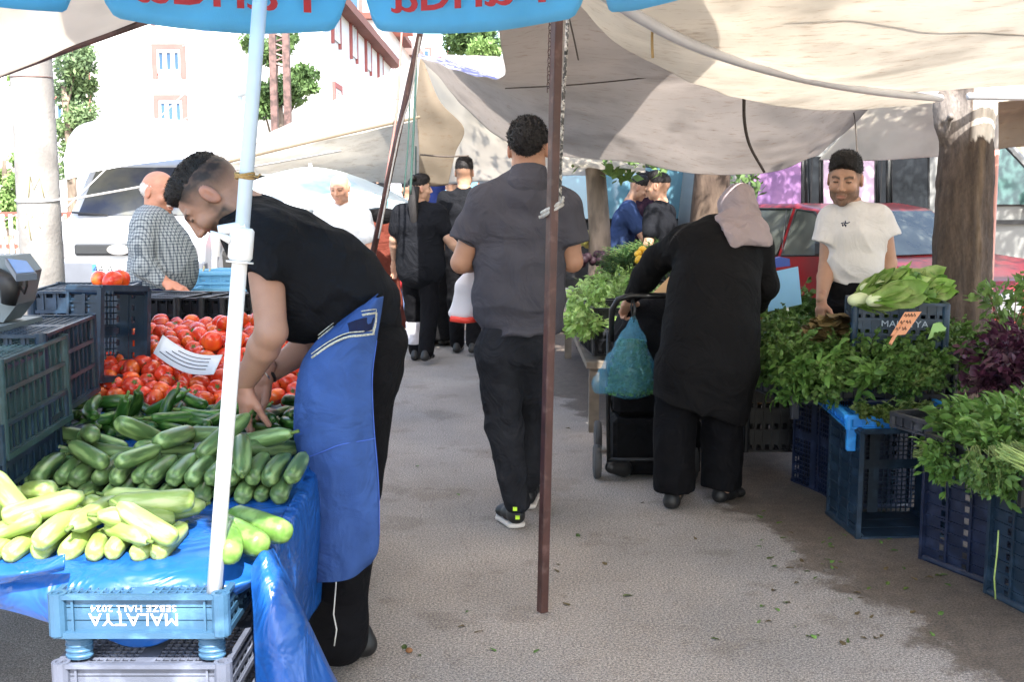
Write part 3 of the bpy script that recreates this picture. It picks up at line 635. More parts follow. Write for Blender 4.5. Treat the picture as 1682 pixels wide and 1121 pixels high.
def trees():
    br = bark('grey_bark', (.13, .10, .075), (.22, .17, .13)); lf = LFM('tree_leaf', (.08, .14, .05), (.15, .24, .08)); pine = LFM('conifer_leaf', (.12, .18, .10), (.18, .26, .11)); young = LFM('young_leaf', (.13, .22, .06), (.20, .31, .10))
    def cl(pts, Y): return [(P(u, v, Y+dy), r*Y/1800) for u, v, dy, r in pts]
    Y = 20; b = P(118, 400, Y); tree('slender grey-green tree behind the concrete pole', (b.x, Y, 0), 3.4, .10, cl([(125, 110, 0, 28), (118, 150, .3, 32), (135, 190, 0, 25), (115, 215, .2, 28), (122, 250, 0, 22), (140, 90, 0, 18), (148, 140, .2, 14), (110, 280, 0, 18)], Y), 6500, .05, pine, br, 1)
    Y = 17; b = P(15, 400, Y); tree('light green bushy tree at the left edge above the fence', (b.x, Y, 0), 2.0, .06, cl([(10, 330, 0, 24), (28, 300, 0, 18), (30, 262, .2, 14), (5, 290, .2, 16), (35, 340, 0, 14), (20, 360, 0, 18), (28, 140, 0, 10), (22, 128, 0, 9)], Y), 4200, .04, young, br, 2)
    Y = 18; b = P(465, 400, Y); tree('light green tree above the tent beside the rusty lattice', (b.x, Y, 0), 3.0, .08, cl([(470, 150, 0, 30), (440, 160, 0, 24), (500, 125, .2, 22), (425, 145, .2, 14), (455, 80, 0, 22), (415, 70, .3, 18), (475, 62, .2, 14), (512, 145, 0, 12), (440, 95, 0, 14), (430, 180, 0, 20)], Y), 7500, .045, lf, br, 3)
    Y = 32; b = P(775, 400, Y); tree('round dark green tree beyond the tents at the top centre', (b.x, Y, 0), 4.5, .15, cl([(770, 55, 0, 34), (795, 75, .5, 26), (755, 70, .2, 22), (790, 40, .2, 26)], Y), 6000, .08, lf, br, 4); Y = 29
    b = P(795, 400, Y); tree('pale green shrub in front of the round dark tree', (b.x, Y, 0), 3.8, .06, cl([(792, 80, 0, 20), (806, 86, 0, 14), (780, 88, 0, 12)], Y), 1700, .07, young, br, 5, 3)
    # trunks in the market
    b = P(982, 400, 9.9); tree('straight brown tree trunk in the distance beside the black post gap', (b.x, 9.9, 0), 3.6, .105, [((b.x+.3*i-.6, 9.6+.3*(i % 3), 4.0+.3*(i % 2)), .7) for i in range(5)]+[(P(1000, 285, 9.6), .13), (P(1025, 280, 9.7), .12), (P(945, 268, 9.8), .08)], 2600, .06, young, br, 6, 3)
    b = P(1165, 400, 9.2); tree('thick dark tree trunk behind the pink headscarf', (b.x, 9.2, 0), 3.4, .175, [((b.x+.45*i-.9, 8.9+.4*(i % 3), 3.6+.4*(i % 2)), .75) for i in range(6)]+[(P(1070, 268, 9), .07), (P(1035, 266, 9), .06), (P(1000, 258, 8.9), .05), (P(1085, 285, 9), .05), (P(1055, 262, 8.8), .06), (P(1225, 292, 9.3), .13), (P(1240, 310, 9.3), .08)]+[((1.4+.6*i, 7.7+.5*(i % 3), 3.9+.3*(i % 3)), .8) for i in range(9)], 17000, .045, lf, bark('dark_bark', (.055, .035, .025), (.10, .07, .05)), 7, 4)  # crown widened with unseen clumps added to shade the van
    # vine leaves dangling
    # the cut tree at the right
    Y = 6.75; t = thing('cut_tree', 'thick stripped tree trunk standing behind the romaine crate', 'tree', (P(1578, 560, Y).x, Y, 0))
    s = Sdf(); c = lambda u, v, dy=0: P(u, v, Y+dy); st = [((1574, 800), .20), ((1572, 560), .165), ((1578, 400), .16), ((1583, 300), .155), ((1588, 230), .15), ((1598, 150), .145), ((1606, 60), .14), ((1612, -60), .13)]
    s.chain([(c(*p), r) for p, r in st], .02)
    s.ell(c(1556, 195, -.03), (.075, .08, .13), .06); s.ell(c(1552, 168, -.03), (.06, .06, .08), .05); s.ell(c(1553, 208, -.12), (.012, .06, .035), .012, sub=True); s.ell(c(1562, 192, -.14), (.02, .03, .02), .01)
    s.cone(c(1612, 560, -.06), c(1618, 250, -.06), .055, .05, .03); s.cone(c(1548, 560, -.05), c(1560, 330, -.05), .07, .06, .05)
    s.cone(c(1592, 250, -.17), c(1588, 560, -.18), .022, .030, .03, sub=True)
    def dsp(p):
        return .006*vnoise(p*np.array((14, 14, 2.2)), 4, 3)+.0035*vnoise(p*np.array((40, 40, 9)), 6, 2)
    V, F = s.mesh(.0095, dsp)
    # bark low and left; pale bare wood and painted sunlight high and right
    x0 = np.interp(V[:, 2], [0, CAMZ, 3], [c(1574, 800).x, c(1583, 300).x, c(1612, -60).x]); z1 = c(1590, 232).z; e = V[:, 2]-z1-.04*vnoise(V*np.array((16, 16, 3)), 9, 2)
    bare_sunlit = np.clip(e/.012, 0, 1)*np.clip((V[:, 0]-x0+.045)/.03, 0, 1); strip = np.clip(1-np.abs(V[:, 0]-x0-.035)/.03, 0, 1)*(V[:, 2] < z1)
    nz = vnoise(V*np.array((22, 22, 3)), 12, 3)[:, None]; n2 = vnoise(V*np.array((60, 60, 30)), 13, 2)[:, None]
    bk = np.array((.070, .050, .038))*(1+.35*nz)*(1+.25*n2); bk = bk*(1-strip[:, None]*.7)+np.array((.15, .105, .065))*(1+.3*nz)*strip[:, None]*.7
    kn = np.exp(-((V[:, 2]-c(1556, 190).z)/.14)**2)*(V[:, 0] < x0-.05); bk = bk*(1-kn[:, None]*.8)+np.array((.20, .18, .165))*(1+.3*n2)*kn[:, None]*.8
    C = bk*(1-bare_sunlit[:, None])+np.array((.66, .60, .52))*(1+.10*nz)*bare_sunlit[:, None]
    obj('trunk', V, F, mat('tree_bark', attr='col', rough=.88, var=.3, scale=26, bump=.006, bscale=60, stretch=(1, 1, .25)), t, world=True, cols=np.clip(C, 0, 1))
    V, F = leaves_mb([((t.location.x+dx, Y+dy, 3.9+dz), .8) for dx, dy, dz in ((.3, -.4, .2), (.9, -.6, .3), (1.5, -.2, .4), (.5, .4, .6), (1.3, .6, .2))], 3600, .06, 8); obj('crown', V, F, lf, t, False, True)
    # shrub at the right
    t = thing('shrub', 'yellow-green leafy shrub at the right edge in front of the red car', 'shrub', (P(1650, 560, 5.9).x, 5.9, .0)); m = MB(); r = random.Random(5); B = P(1650, 620, 5.9)
    cs = []
    for i in range(12):
        e = P(r.uniform(1622, 1700), r.uniform(460, 560), 5.9+r.uniform(-.15, .2)); m.tube([Vector((B.x, 5.9, 0)) if i < 3 else B, B.lerp(e, .5)+Vector((r.gauss(0, .03), 0, .02)), e], [.006, .004, .002], 5); cs.append((e, .09))
    m.build('stems', bark('twig', (.10, .07, .04), (.15, .1, .06)), t, True, True); V, F = leaves_mb(cs, 520, .032, 9); obj('foliage', V, F, young, t, False, True)

# ------------------------------------------------------------------ vehicles
GL = mat('dark_glass', (.010, .012, .014), .22, .1, spec=.22); M_TYRE = mat('tyre', (.02, .02, .02), .8); M_RIM = mat('wheel_rim', (.35, .35, .36), .4, metal=.6)
def vehicle(name, label, cat, loc, head, prof, wd, paint, side_win, front, wheels, extra=None, tuck=.10, group=None, roofz=None, rad=.30, glass=None):
    """prof: side outline (x forward, z up); head = heading vector; front = dict of boxes on the nose"""
    t = thing(name, label, cat, loc); h = Vector((head[0], head[1], 0)).normalized(); left = Vector((-h.y, h.x, 0)); M = Matrix(((h.x, left.x, 0, loc[0]), (h.y, left.y, 0, loc[1]), (0, 0, 1, 0), (0, 0, 0, 1)))
    belt = roofz or .95; H = max(z for x, z in prof); n = len(prof); vs = []; ys = (-wd/2, wd/2); L = []
    def yw(z): return wd/2-(tuck*max(0, (z-belt)/(H-belt+1e-6)) if z > belt else 0)-(.03 if z < .4 else 0)
    for q in (-1, 1): L.append([(x, q*yw(z), z) for x, z in prof])
    m = MB(); vs = L[0]+L[1]; m.add([M @ Vector(v) for v in vs], [tuple(range(n)), tuple(range(n, 2*n))[::-1]]+[(i, i+n, (i+1) % n+n, (i+1) % n) for i in range(n)])
    o = m.build('body', paint, t, True, True, auto=28); bv = o.modifiers.new('b', 'BEVEL'); bv.width = .035; bv.segments = 3; bv.limit_method = 'ANGLE'; bv.angle_limit = R(24)
    for poly in side_win:
        for q in (-1, 1):
            gm = glass or GL
            if len(poly) == 2 and isinstance(poly[1], bpy.types.Material): pl, gm = poly
            else: pl = poly
            k = len(pl); a = [M @ Vector((x, q*(yw(z)+.006), z)) for x, z in pl]; b = [M @ Vector((x, q*(yw(z)-.02), z)) for x, z in pl]; w_ = MB(); w_.add(a+b, [tuple(range(k)), tuple(range(k, 2*k))[::-1]]+[(i, i+k, (i+1) % k+k, (i+1) % k) for i in range(k)]); g = w_.build('window', gm, t, False, True)
            fr = MB(); fr.tube([p+(p-sum(a, Vector())/k)*.01 for p in a], .012, 5, closed=True); fr.build('seal', M_TYRE, g, True, True)
    for (nm, pts, mm) in front:   # pts in (x, y, z)
        b = MB()
        if len(pts) == 2: b.box(pts[0], pts[1], M, bev=.02)
        else: b.add([M @ Vector(p) for p in pts]+[M @ (Vector(p)-Vector((.02, 0, .01))) for p in pts], [(0, 1, 2, 3), (7, 6, 5, 4)]+[(i, (i+1) % 4, (i+1) % 4+4, i+4) for i in range(4)])
        b.build(nm, mm, t, False, True)
    for x in wheels:
        for q in (-1, 1):
            w_ = MB(); Mx = M @ Matrix.Translation((x, q*(wd/2-.09), rad)) @ Matrix.Rotation(R(90), 4, 'X'); w_.lathe([(rad*.6, -.09), (rad*.93, -.09), (rad, -.06), (rad, .06), (rad*.93, .09), (rad*.6, .09)], 24, Mx); wh = w_.build('wheel', M_TYRE, t, False, True, auto=40)
            w_ = MB(); w_.lathe([(.02, -.10*q-.005), (rad*.6, -.095*q), (rad*.62, -.07*q), (rad*.62, .0)], 20, Mx, cap=True); rm = w_.build('rim', M_RIM, wh, False, False)
    if extra: extra(t, M)
    return t
def plate(t, M, x, y, z, txt, w_=.5, h_=.11):
    pm = mat('number_plate', (.75, .76, .76), .5); b = MB(); b.box((x-.01, y-w_/2, z-h_/2), (x+.008, y+w_/2, z+h_/2), M, bev=.004); o = b.build('number_plate', pm, t, False, True)
    b = MB(); b.box((x+.0082, y-w_/2+.002, z-h_/2+.002), (x+.0095, y-w_/2+.045, z+h_/2-.002), M); b.build('band', mat('plate_blue', (.04, .15, .5), .5), o, False, True)
    Mt = np.array(M) @ facing((x+.0095, y+.02, z), (1, 0, 0)); text(txt, .105, Mt, M_SHOE if 'M_SHOE' in globals() else M_TYRE, o, 'lettering', .0008, 1.05)
def text(body, size, M, m, parent=None, name='lettering', extrude=.001, sx=1., spacing=1.):
    cu = bpy.data.curves.new(name, 'FONT'); cu.body = body; cu.size = size; cu.align_x = 'CENTER'; cu.align_y = 'CENTER'; cu.extrude = extrude; cu.space_character = spacing; cu.resolution_u = 3
    o = bpy.data.objects.new(name, cu); COL.objects.link(o); bpy.context.view_layer.update()
    me = bpy.data.meshes.new_from_object(o.evaluated_get(bpy.context.evaluated_depsgraph_get())); bpy.data.objects.remove(o)
    me.materials.clear(); me.materials.append(m); me.transform(Matrix(M) @ Matrix.Diagonal((sx, 1, 1, 1)))
    o = bpy.data.objects.new(name, me); COL.objects.link(o)
    if parent: to_local(o, parent)
    return o
def facing(o, normal, up=(0, 0, 1), flip=False):
    z = nrm(normal); x = nrm(np.cross(nrm(up), z)); y = np.cross(z, x); M = np.eye(4); M[:3, 0] = x*(-1 if flip else 1); M[:3, 1] = y; M[:3, 2] = z; M[:3, 3] = o; return M
def vehicles():
    red = mat('red_car_paint', (.20, .008, .012), .3, .08, 3, spec=.5, coat=.3, col2=(.14, .014, .016), c2scale=3); wht = mat('white_vehicle_paint', (.42, .43, .45), .25, .03, coat=.4); beige = mat('beige_paint', (.58, .54, .44), .4, .06); van = mat('grey_cream_paint', (.20, .20, .19), .5, .05); blu = mat('ice_blue_paint', (.28, .36, .52), .28, .04, coat=.5)
    chrome = mat('chrome', (.6, .6, .6), .2, metal=1.); lampm = mat('lamp_glass', (.2, .2, .21), .15); blackp = mat('black_plastic', (.02, .02, .022), .5); glt = mat('tinted_glass', (.055, .06, .052), .12, .5, 3, spec=.35)
    # red saloon
    prof = [(-1.95, .32), (1.93, .30), (1.98, .55), (1.93, .80), (1.85, .86), (.78, .97), (.25, 1.33), (-.05, 1.38), (-.95, 1.36), (-1.45, 1.00), (-1.98, .95), (-2.02, .60)]
    w1 = [(.66, .99), (.20, 1.31), (.0, 1.33), (.0, .96)]; w2 = [(-.06, .96), (-.06, 1.33), (-.70, 1.33), (-.70, .96)]; w3 = [(-.76, .97), (-.76, 1.33), (-.93, 1.32), (-1.35, .99)]
    h = (.50, -.866); fx, fy = P(1625, 460, 7.3).x, 7.3; hv = Vector((h[0], h[1], 0)).normalized(); lf = Vector((-hv.y, hv.x, 0)); loc = Vector((fx, fy, 0))-hv*1.93+lf*.80
    def ex(t, M):
        plate(t, M, 2.06, .0, .47, '44 T 2071' if 0 else '44 H 711', .5, .11)
        for q in (-.45, .45): b = MB(); b.box((.45, q-.25, 1.03), (.6, q+.25, 1.05), M); b.build('wiper', blackp, t, False, True)
        b = MB(); b.box((.50, -.98, .98), (.62, -.84, 1.10), M, bev=.02); b.build('mirror', blackp, t, False, True)
        b = MB(); b.tube([M @ Vector((-.25, -.80, .88)), M @ Vector((-.42, -.80, .88))], .014, 8); b.build('handle', chrome, t, True, True)
        b = MB(); b.box((-1.9, -.803, .58), (1.85, -.795, .63), M); b.box((-1.9, .795, .58), (1.85, .803, .63), M); b.build('trim_strip', blackp, t, False, True)
        b = MB(); b.tube([M @ Vector((-.03, -.785, .40)), M @ Vector((-.03, -.80, .90)), M @ Vector((-.03, -.755, 1.33))], .004, 4); b.build('door_gap', blackp, t, True, True)
    front = [('windscreen', [(.80, -.68, .985), (.80, .68, .985), (.29, .60, 1.315), (.29, -.60, 1.315)], glt), ('grille', ((1.94, -.45, .62), (1.985, .45, .78)), blackp), ('headlight', ((1.93, -.76, .63), (1.99, -.50, .79)), lampm), ('headlight', ((1.93, .50, .63), (1.99, .76, .79)), lampm), ('bumper', ((1.90, -.80, .38), (2.05, .80, .56)), blackp), ('grille_bar', ((1.975, -.44, .69), (1.995, .44, .705)), chrome), ('rear_bumper', ((-2.08, -.78, .38), (-1.95, .78, .56)), blackp)]
    vehicle('red_car', 'old red saloon car parked behind the man in white t-shirt', 'car', loc, h, prof, 1.62, red, [w1, w2, w3], front, (1.25, -1.25), ex, .17, roofz=.95, glass=glt)
    # pale van behind it, nose to the right
    pink = mat('pink_reflection', (.26, .12, .28), .5, .1, 8, col2=(.16, .07, .20), c2scale=6); pk2 = mat('pale_pink_interior', (.50, .36, .46), .5, .1, 6)  # reflections and lit interior painted into the matte pane colours
    prof = [(-1.7, .35), (2.35, .35), (2.45, .75), (2.35, 1.04), (1.78, 1.33), (1.14, 2.02), (.92, 2.12), (-1.62, 2.12), (-1.72, 1.2)]
    def bw(a, b): return [(a, 1.33), (b, 1.33), (b, 1.80), (a, 1.80)]
    Y = 11.2; lx = P(1400, 400, Y).x; X = lambda u: P(u, 300, Y-.9).x-lx; gg = mat('green_glass', (.05, .10, .09), .12, .3, 2, spec=.6)
    def ex2(t, M):
        b = MB()
        for x in (X(1336), X(1450), .72): b.box((x-.006, .905, .45), (x+.006, .912, 2.0), M); b.box((x-.006, -.912, .45), (x+.006, -.905, 2.0), M)
        b.build('door_gap', blackp, t, False, True); b = MB(); b.box((-1.6, -.915, 1.18), (1.9, -.90, 1.22), M); b.box((-1.6, .90, 1.18), (1.9, .915, 1.22), M); b.build('trim_strip', blackp, t, False, True)
        b = MB(); b.box((1.35, -1.08, 1.30), (1.48, -.93, 1.52), M, bev=.02); b.build('mirror', blackp, t, False, True)
    vehicle('pale_van', 'pale grey van with pink reflections painted on its side windows behind the red car', 'van', (lx, Y, 0), (1, -.02), prof, 1.8, van, [(bw(X(1242), X(1322)), pink), (bw(X(1330), X(1352)), GL), (bw(X(1357), X(1442)), pk2), (bw(X(1446), X(1462)), GL), (bw(X(1470), X(1530)), GL), ([(1.64, 1.36), (1.14, 1.90), (.78, 1.90), (.78, 1.36)], gg)], [('windscreen', [(1.78, -.75, 1.36), (1.78, .75, 1.36), (1.18, .7, 2.0), (1.18, -.7, 2.0)], gg), ('side_cladding', ((1.62, -.93, .42), (2.42, -.895, .98)), blackp), ('bumper', ((2.3, -.9, .38), (2.55, .9, .72)), blackp), ('headlight', ((2.3, -.86, .78), (2.44, -.6, .98)), lampm), ('headlight', ((2.3, .6, .78), (2.44, .86, .98)), lampm)], (1.75, -1.05), ex2, .12, roofz=1.3, rad=.33)
    # white van on the left
    prof = [(-2.2, .35), (2.1, .35), (2.2, .55), (2.18, .95), (2.0, 1.08), (1.35, 1.22), (.85, 1.78), (.5, 1.92), (-2.2, 1.95)]; Y = 11.2; c = P(196, 400, Y); 
    def ex3(t, M):
        plate(t, M, 2.27, .0, .70, '44 AGL 588', .52, .115)
        b = MB(); b.tube([M @ Vector((1.0, .95, 1.15)), M @ Vector((1.05, 1.05, 1.2))], .02, 6); b.box((1.0, .98, 1.12), (1.08, 1.14, 1.4), M, bev=.02); b.build('mirror', blackp, t, False, True)
        b = MB(); b.lathe([(.001, -.004), (.11, -.004), (.12, .002), (.001, .006)], 20, M @ Matrix.Translation((2.235, 0, .90)) @ Matrix.Rotation(R(90), 4, 'Y') @ Matrix.Diagonal((.45, 1, 1, 1))); b.build('badge', chrome, t, False, True)
        for q in (-.4, .35): b = MB(); b.tube([M @ Vector((1.40, q, 1.235)), M @ Vector((1.36, q-.4, 1.265))], .012, 6); b.build('wiper', blackp, t, True, True)
    vehicle('white_van', 'white van facing the camera behind the concrete pole', 'van', (c.x, Y+2.2, 0), (0, -1), prof, 1.72, wht, [[(1.25, 1.2), (.85, 1.66), (.2, 1.7), (.2, 1.15)]],
        [('windscreen', [(1.36, -.74, 1.235), (1.36, .74, 1.235), (.87, .68, 1.765), (.87, -.68, 1.765)], mat('blue_glass', (.03, .04, .07), .25, .5, 1.6, col2=(.11, .11, .09), c2scale=1.2, spec=.4)), ('grille', ((2.17, -.46, .84), (2.225, .46, .96)), mat('dark_grille', (.018, .02, .022), .6)), ('headlight', ((2.12, -.80, .80), (2.21, -.56, .98)), lampm), ('headlight', ((2.12, .56, .80), (2.21, .80, .98)), lampm), ('bumper', ((2.1, -.87, .48), (2.26, .87, .78)), mat('grey_bumper', (.10, .11, .13), .5)), ('bumper_lip', ((2.1, -.84, .42), (2.29, .84, .50)), wht)], (1.5, -1.4), ex3, .12, roofz=1.1)
    # flatbed truck with beige cab
    Y = 12.5; c = P(385, 400, Y); t = thing('flatbed_truck', 'beige flatbed truck behind the bending vendor', 'truck', (c.x, Y, 0)); m = MB()
    a, b = P(372, 280, Y), P(452, 330, Y); m.box((a.x, Y-.2, 1.1), (b.x+.2, Y+1.6, a.z+.02), bev=.05); m.build('cab', beige, t, False, True)
    m = MB(); p, q = P(395, 288, Y-.21), P(440, 300, Y-.21); m.box((p.x, Y-.215, q.z), (q.x, Y-.205, p.z)); m.build('window', GL, t, False, True)
    m = MB(); a, b = P(290, 352, Y-.3), P(380, 398, Y-.3)
    for k in range(3): z0 = b.z+(a.z-b.z)*k/3; m.box((a.x, Y-.4, z0+.01), (b.x, Y-.36, z0+(a.z-b.z)/3-.012))
    for k in range(5): x = a.x+(b.x-a.x)*k/4; m.box((x-.02, Y-.43, b.z-.05), (x+.02, Y-.401, a.z+.02))
    m.build('side_board', beige, t, False, True); m = MB(); m.box((a.x, Y-.3, .45), (b.x+.9, Y+1.5, b.z-.06)); m.build('chassis', blackp, t, False, True)
    for x in (a.x+.3, b.x+.5): m = MB(); m.lathe([(.2, -.12), (.42, -.12), (.45, -.08), (.45, .08), (.42, .12), (.2, .12)], 22, Matrix.Translation((x, Y-.3, .45)) @ Matrix.Rotation(R(90), 4, 'X')); m.build('wheel', M_TYRE, t, False, True, auto=40)
    # distant vehicles
    prof = [(-2.3, .35), (2.2, .35), (2.3, .75), (2.2, 1.1), (1.7, 1.9), (1.4, 2.0), (-2.3, 2.0)]
    for nm, lb, u, Y, hd, pt in (('distant_van', 'white van with cyan windows left of the far tree trunk', 925, 15.5, (1, -.1), wht), ('distant_van', 'white van with blue windscreen right of the far tree trunk', 1040, 15, (.5, -.86), wht), ('distant_truck', 'dark lorry behind the man in black by the dark trunk', 1125, 12.6, (1, .1), blackp)):
        c = P(u, 400, Y); vehicle(nm, lb, 'lorry' if pt is blackp else 'van', (c.x, Y, 0), hd, prof, 1.8, pt, [[(1.9, 1.2), (1.6, 1.75), (.6, 1.75), (.6, 1.2)], [(.4, 1.2), (.4, 1.75), (-1.9, 1.75), (-1.9, 1.2)]], [('windscreen', [(2.18, -.75, 1.18), (2.18, .75, 1.18), (1.78, .7, 1.82), (1.78, -.7, 1.82)], mat('sky_glass', (.22, .38, .55), .08, .2, 2, spec=.8)), ('bumper', ((2.2, -.88, .4), (2.36, .88, .62)), blackp)], (1.5, -1.5), None, .1, roofz=1.2, glass=mat('cyan_glass', (.10, .22, .28), .08, .2, 2, spec=.8))

# ------------------------------------------------------------------ buildings and far things
def building(label, x0, x1, y0, y1, h, m, wins, trim, parts=()):
    t = thing('apartment_building', label, 'building', ((x0+x1)/2, y0, 0)); b = MB(); b.box((x0, y0, 0), (x1, y1, h)); b.build('wall', m, t, False, True); b = MB(); b.box((x0-.4, y0-.4, h+.002), (x1+.4, y1+.4, h+.25)); b.build('roof', MATS['roof_tile'], t, False, True)
    for (face, a, z, w_, hh) in wins:
        def bx(d0, d1, a0, a1, z0, z1):
            if face == 'f': return ((a0, y0-d1, z0), (a1, y0-d0, z1))
            return ((x1+d0, a0, z0), (x1+d1, a1, z1)) if face == 'r' else ((x0-d1, a0, z0), (x0-d0, a1, z1))
        fr = MB(); e = .14
        for q in (bx(0, .08, a-w_/2-e, a-w_/2, z-e, z+hh+e), bx(0, .08, a+w_/2, a+w_/2+e, z-e, z+hh+e), bx(0, .08, a-w_/2, a+w_/2, z+hh, z+hh+e)): fr.box(*q)
        wf = fr.build('window', trim, t, False, True); g = MB(); g.box(*bx(.005, .02, a-w_/2, a+w_/2, z, z+hh)); g.build('pane', MATS['house_glass'], wf, False, True)
        f2 = MB()
        for s_ in (-.5, -.17, .17, .5): f2.box(*bx(.021, .06, a+w_*s_-.05, a+w_*s_+.05, z, z+hh))
        f2.box(*bx(.021, .055, a-w_/2, a+w_/2, z, z+.09)); f2.box(*bx(.021, .055, a-w_/2, a+w_/2, z+hh-.09, z+hh)); f2.build('frame', MATS['window_white'], wf, False, True)
    for (nm, a, b_, mm) in parts: q = MB(); q.box(a, b_); q.build(nm, mm, t, False, True)
    return t
def far():
    mat('roof_tile', (.16, .06, .045), .8, .15, 4); mat('house_glass', (.05, .10, .18), .35, .4, .6, spec=.2); mat('window_white', (.8, .8, .8), .5); wallm = mat('white_render', (.80, .79, .77), .85, .03, 1.5); tr = mat('salmon_trim', (.32, .10, .09), .8); lav = mat('lavender_band', (.26, .255, .34), .8); br = mat('brick_red', (.42, .13, .09), .8, .15, 3)
    Y = 30.; x = lambda u: P(u, 200, Y).x; z = lambda v: P(280, v, Y).z
    wins = [('f', x(282), z(120), .62, .62), ('f', x(282), z(203), .62, .62), ('f', x(282), z(32), .62, .62), ('f', x(100), z(120), .62, .62), ('f', x(100), z(203), .62, .62)]
    building('white apartment building with salmon window surrounds at the left', x(-60), x(385), Y, Y+10, 9.5, wallm, wins, tr, [('wall_band', (x(335), Y-.03, 0), (x(353), Y-.001, 9.4), lav), ('wall_band', (x(146), Y-.03, 0), (x(152), Y-.001, 9.4), tr)])
    x0, x1 = P(524, 100, 30).x+4, P(560, 100, 30).x+.4
    wins = []
    for i in range(4):
        for j in range(3): wins.append(('r', 31+i*3.4, 3.0+j*2.7, 1.1, 1.4))
    building('white block with brown eaves along the left side of the street', x0-4, x1-.7, 29, 45, 6.6, wallm, wins, tr)
    x1 = P(640, 100, 48).x
    building('farther white block with balconies at the end of the street', x1-8, x1, 46, 62, 8.6, wallm, [('r', 48+i*3.2, 3.2+j*2.8, 1.2, 1.5) for i in range(4) for j in range(3)]+[('f', x1-1.6, 3.2+j*2.8, 1.2, 1.5) for j in range(3)], tr, [('balcony', (x1+.002, 48+i*6.4, 3.0+j*2.8), (x1+.8, 50.6+i*6.4, 3.9+j*2.8), (br, wallm)[(i+j) % 2]) for i in range(2) for j in range(3)])
    x1 = P(735, 60, 70).x
    building('pale blocks far down the street below the round tree', x1-9, x1, 68, 84, 9.6, wallm, [('r', 70+i*3.4, 3.2+j*2.8, 1.4, 1.5) for i in range(4) for j in range(3)]+[('f', x1-1.6-2.2*k, 3.2+j*2.8, 1.2, 1.5) for j in range(3) for k in range(3)], tr)
    x0 = P(1200, 300, 24).x
    building('plain building behind the vans on the right', 1.2, 16, 22, 30, 6, mat('beige_render', (.50, .45, .38), .9, .1, 1), [('f', 3+2.6*k, 1.4+j*2.6, 1.3, 1.3) for j in range(2) for k in range(5)], MATS['window_white'])
    Y = 13.2; w_ = MB(); w_.box((P(1632, 300, Y).x-.2, Y, 0), (12, Y+.3, 2.35)); tag(w_.build('stone_wall', mat('rubble_stone', (.24, .20, .15), .9, .4, 5, .03, 12, col2=(.14, .12, .09), c2scale=6)), 'brownish stone wall behind the blue van at the right', 'wall')
    # fence at the left
    t = thing('picket_fence', 'white and rust picket fence left of the concrete pole', 'fence', (-6.3, 14, 0)); Y = 14.; m = MB(); fm = mat('chipped_white', (.66, .62, .58), .7, .2, 9, col2=(.30, .14, .09), c2scale=9, c2lo=.55, c2hi=.6)
    for i in range(26): xx = P(-60, 400, Y).x+i*.10; m.box((xx, Y-.02, .15), (xx+.045, Y, P(0, 352, Y).z))
    m.build('pickets', fm, t, False, True); m = MB()
    for v in (352, 405): zz = P(0, v, Y).z; m.box((P(-60, 400, Y).x-.1, Y+.001, zz-.03), (P(-60, 400, Y).x+2.8, Y+.04, zz+.03))
    m.build('rails', MATS['roof_tile'], t, False, True)
    # lattice, lamp, white umbrella, far stalls
    Y = 17.; t = thing('steel_lattice', 'rusty steel lattice tower with cross beams behind the leafy tree', 'lattice tower', (P(458, 400, Y).x, Y, 0)); rm = MATS['rusty_brown']; m = MB()
    for u in (447, 469): p = P(u, 40, Y); m.box((p.x-.05, Y-.05, 0), (p.x+.05, Y+.05, p.z+.3))
    for k in range(14): a, b = P(447, 110-k*8, Y), P(469, 102-k*8, Y); m.tube([a, b] if k % 2 else [Vector((b.x, Y, a.z)), Vector((a.x, Y, b.z))], .02, 5)
    m.build('mast', rm, t, False, True); m = MB()
    for v in (32, 42): a, b = P(400, v, Y), P(510, v+3, Y); m.box((a.x, Y-.06, a.z-.03), (b.x, Y-.051+.02, a.z+.03))
    for u in (400, 425, 480, 508): a = P(u, 30, Y); m.box((a.x-.02, Y-.08, a.z-.16), (a.x+.02, Y-.061, a.z+.06))
    m.build('cross_beam', rm, t, False, True)
    Y = 24; c = P(394, 150, Y); t = thing('street_lamp', 'small grey street lamp above the tent slope', 'lamp', (c.x, Y, 0)); gm = mat('lamp_grey', (.45, .52, .56), .5); m = MB(); m.tube([(c.x, Y, 0), (c.x, Y, c.z)], .05, 8); m.build('pole', gm, t, True, True); m = MB(); m.lathe([(.05, -.12), (.22, -.02), (.20, .03), (.05, .09), (.01, .10)], 14, Matrix.Translation(c)); m.build('lamp_head', gm, t, True, True)
    Y = 10.2; c = P(510, 282, Y); t = thing('white_umbrella', 'white and pale cyan umbrella over the balding man', 'umbrella', (c.x, Y, 0)); um = mat('white_umbrella_cloth', (.72, .80, .82), .6, .05, trans=.35, col2=(.35, .66, .78), c2scale=3, c2lo=.55, c2hi=.7); m = MB(); g = []
    for i in range(9):
        r_ = .98*i/8
        for k in range(40): a = 2*math.pi*k/40; sc = 1+.012*math.cos(8*a)*(i/8); g.append((c.x+r_*sc*math.cos(a), Y+r_*sc*math.sin(a), c.z+.04-.36*(i/8)**1.7-.02*(1-math.cos(8*a))*(i/8)))
    m.add(g, [(i*40+k, i*40+(k+1) % 40, (i+1)*40+(k+1) % 40, (i+1)*40+k) for i in range(8) for k in range(40)]); o = m.build('canopy', um, t, True, True); md = o.modifiers.new('t', 'SOLIDIFY'); md.thickness = .003
    m = MB(); m.tube([(c.x-.6, Y, 0), (c.x-.6, Y, c.z-.2), (c.x, Y, c.z+.08)][0::2] if 0 else [(c.x, Y+.0, 0), (c.x, Y, c.z+.08)], .02, 8); m.build('pole', MATS['white_pipe'], t, True, True)
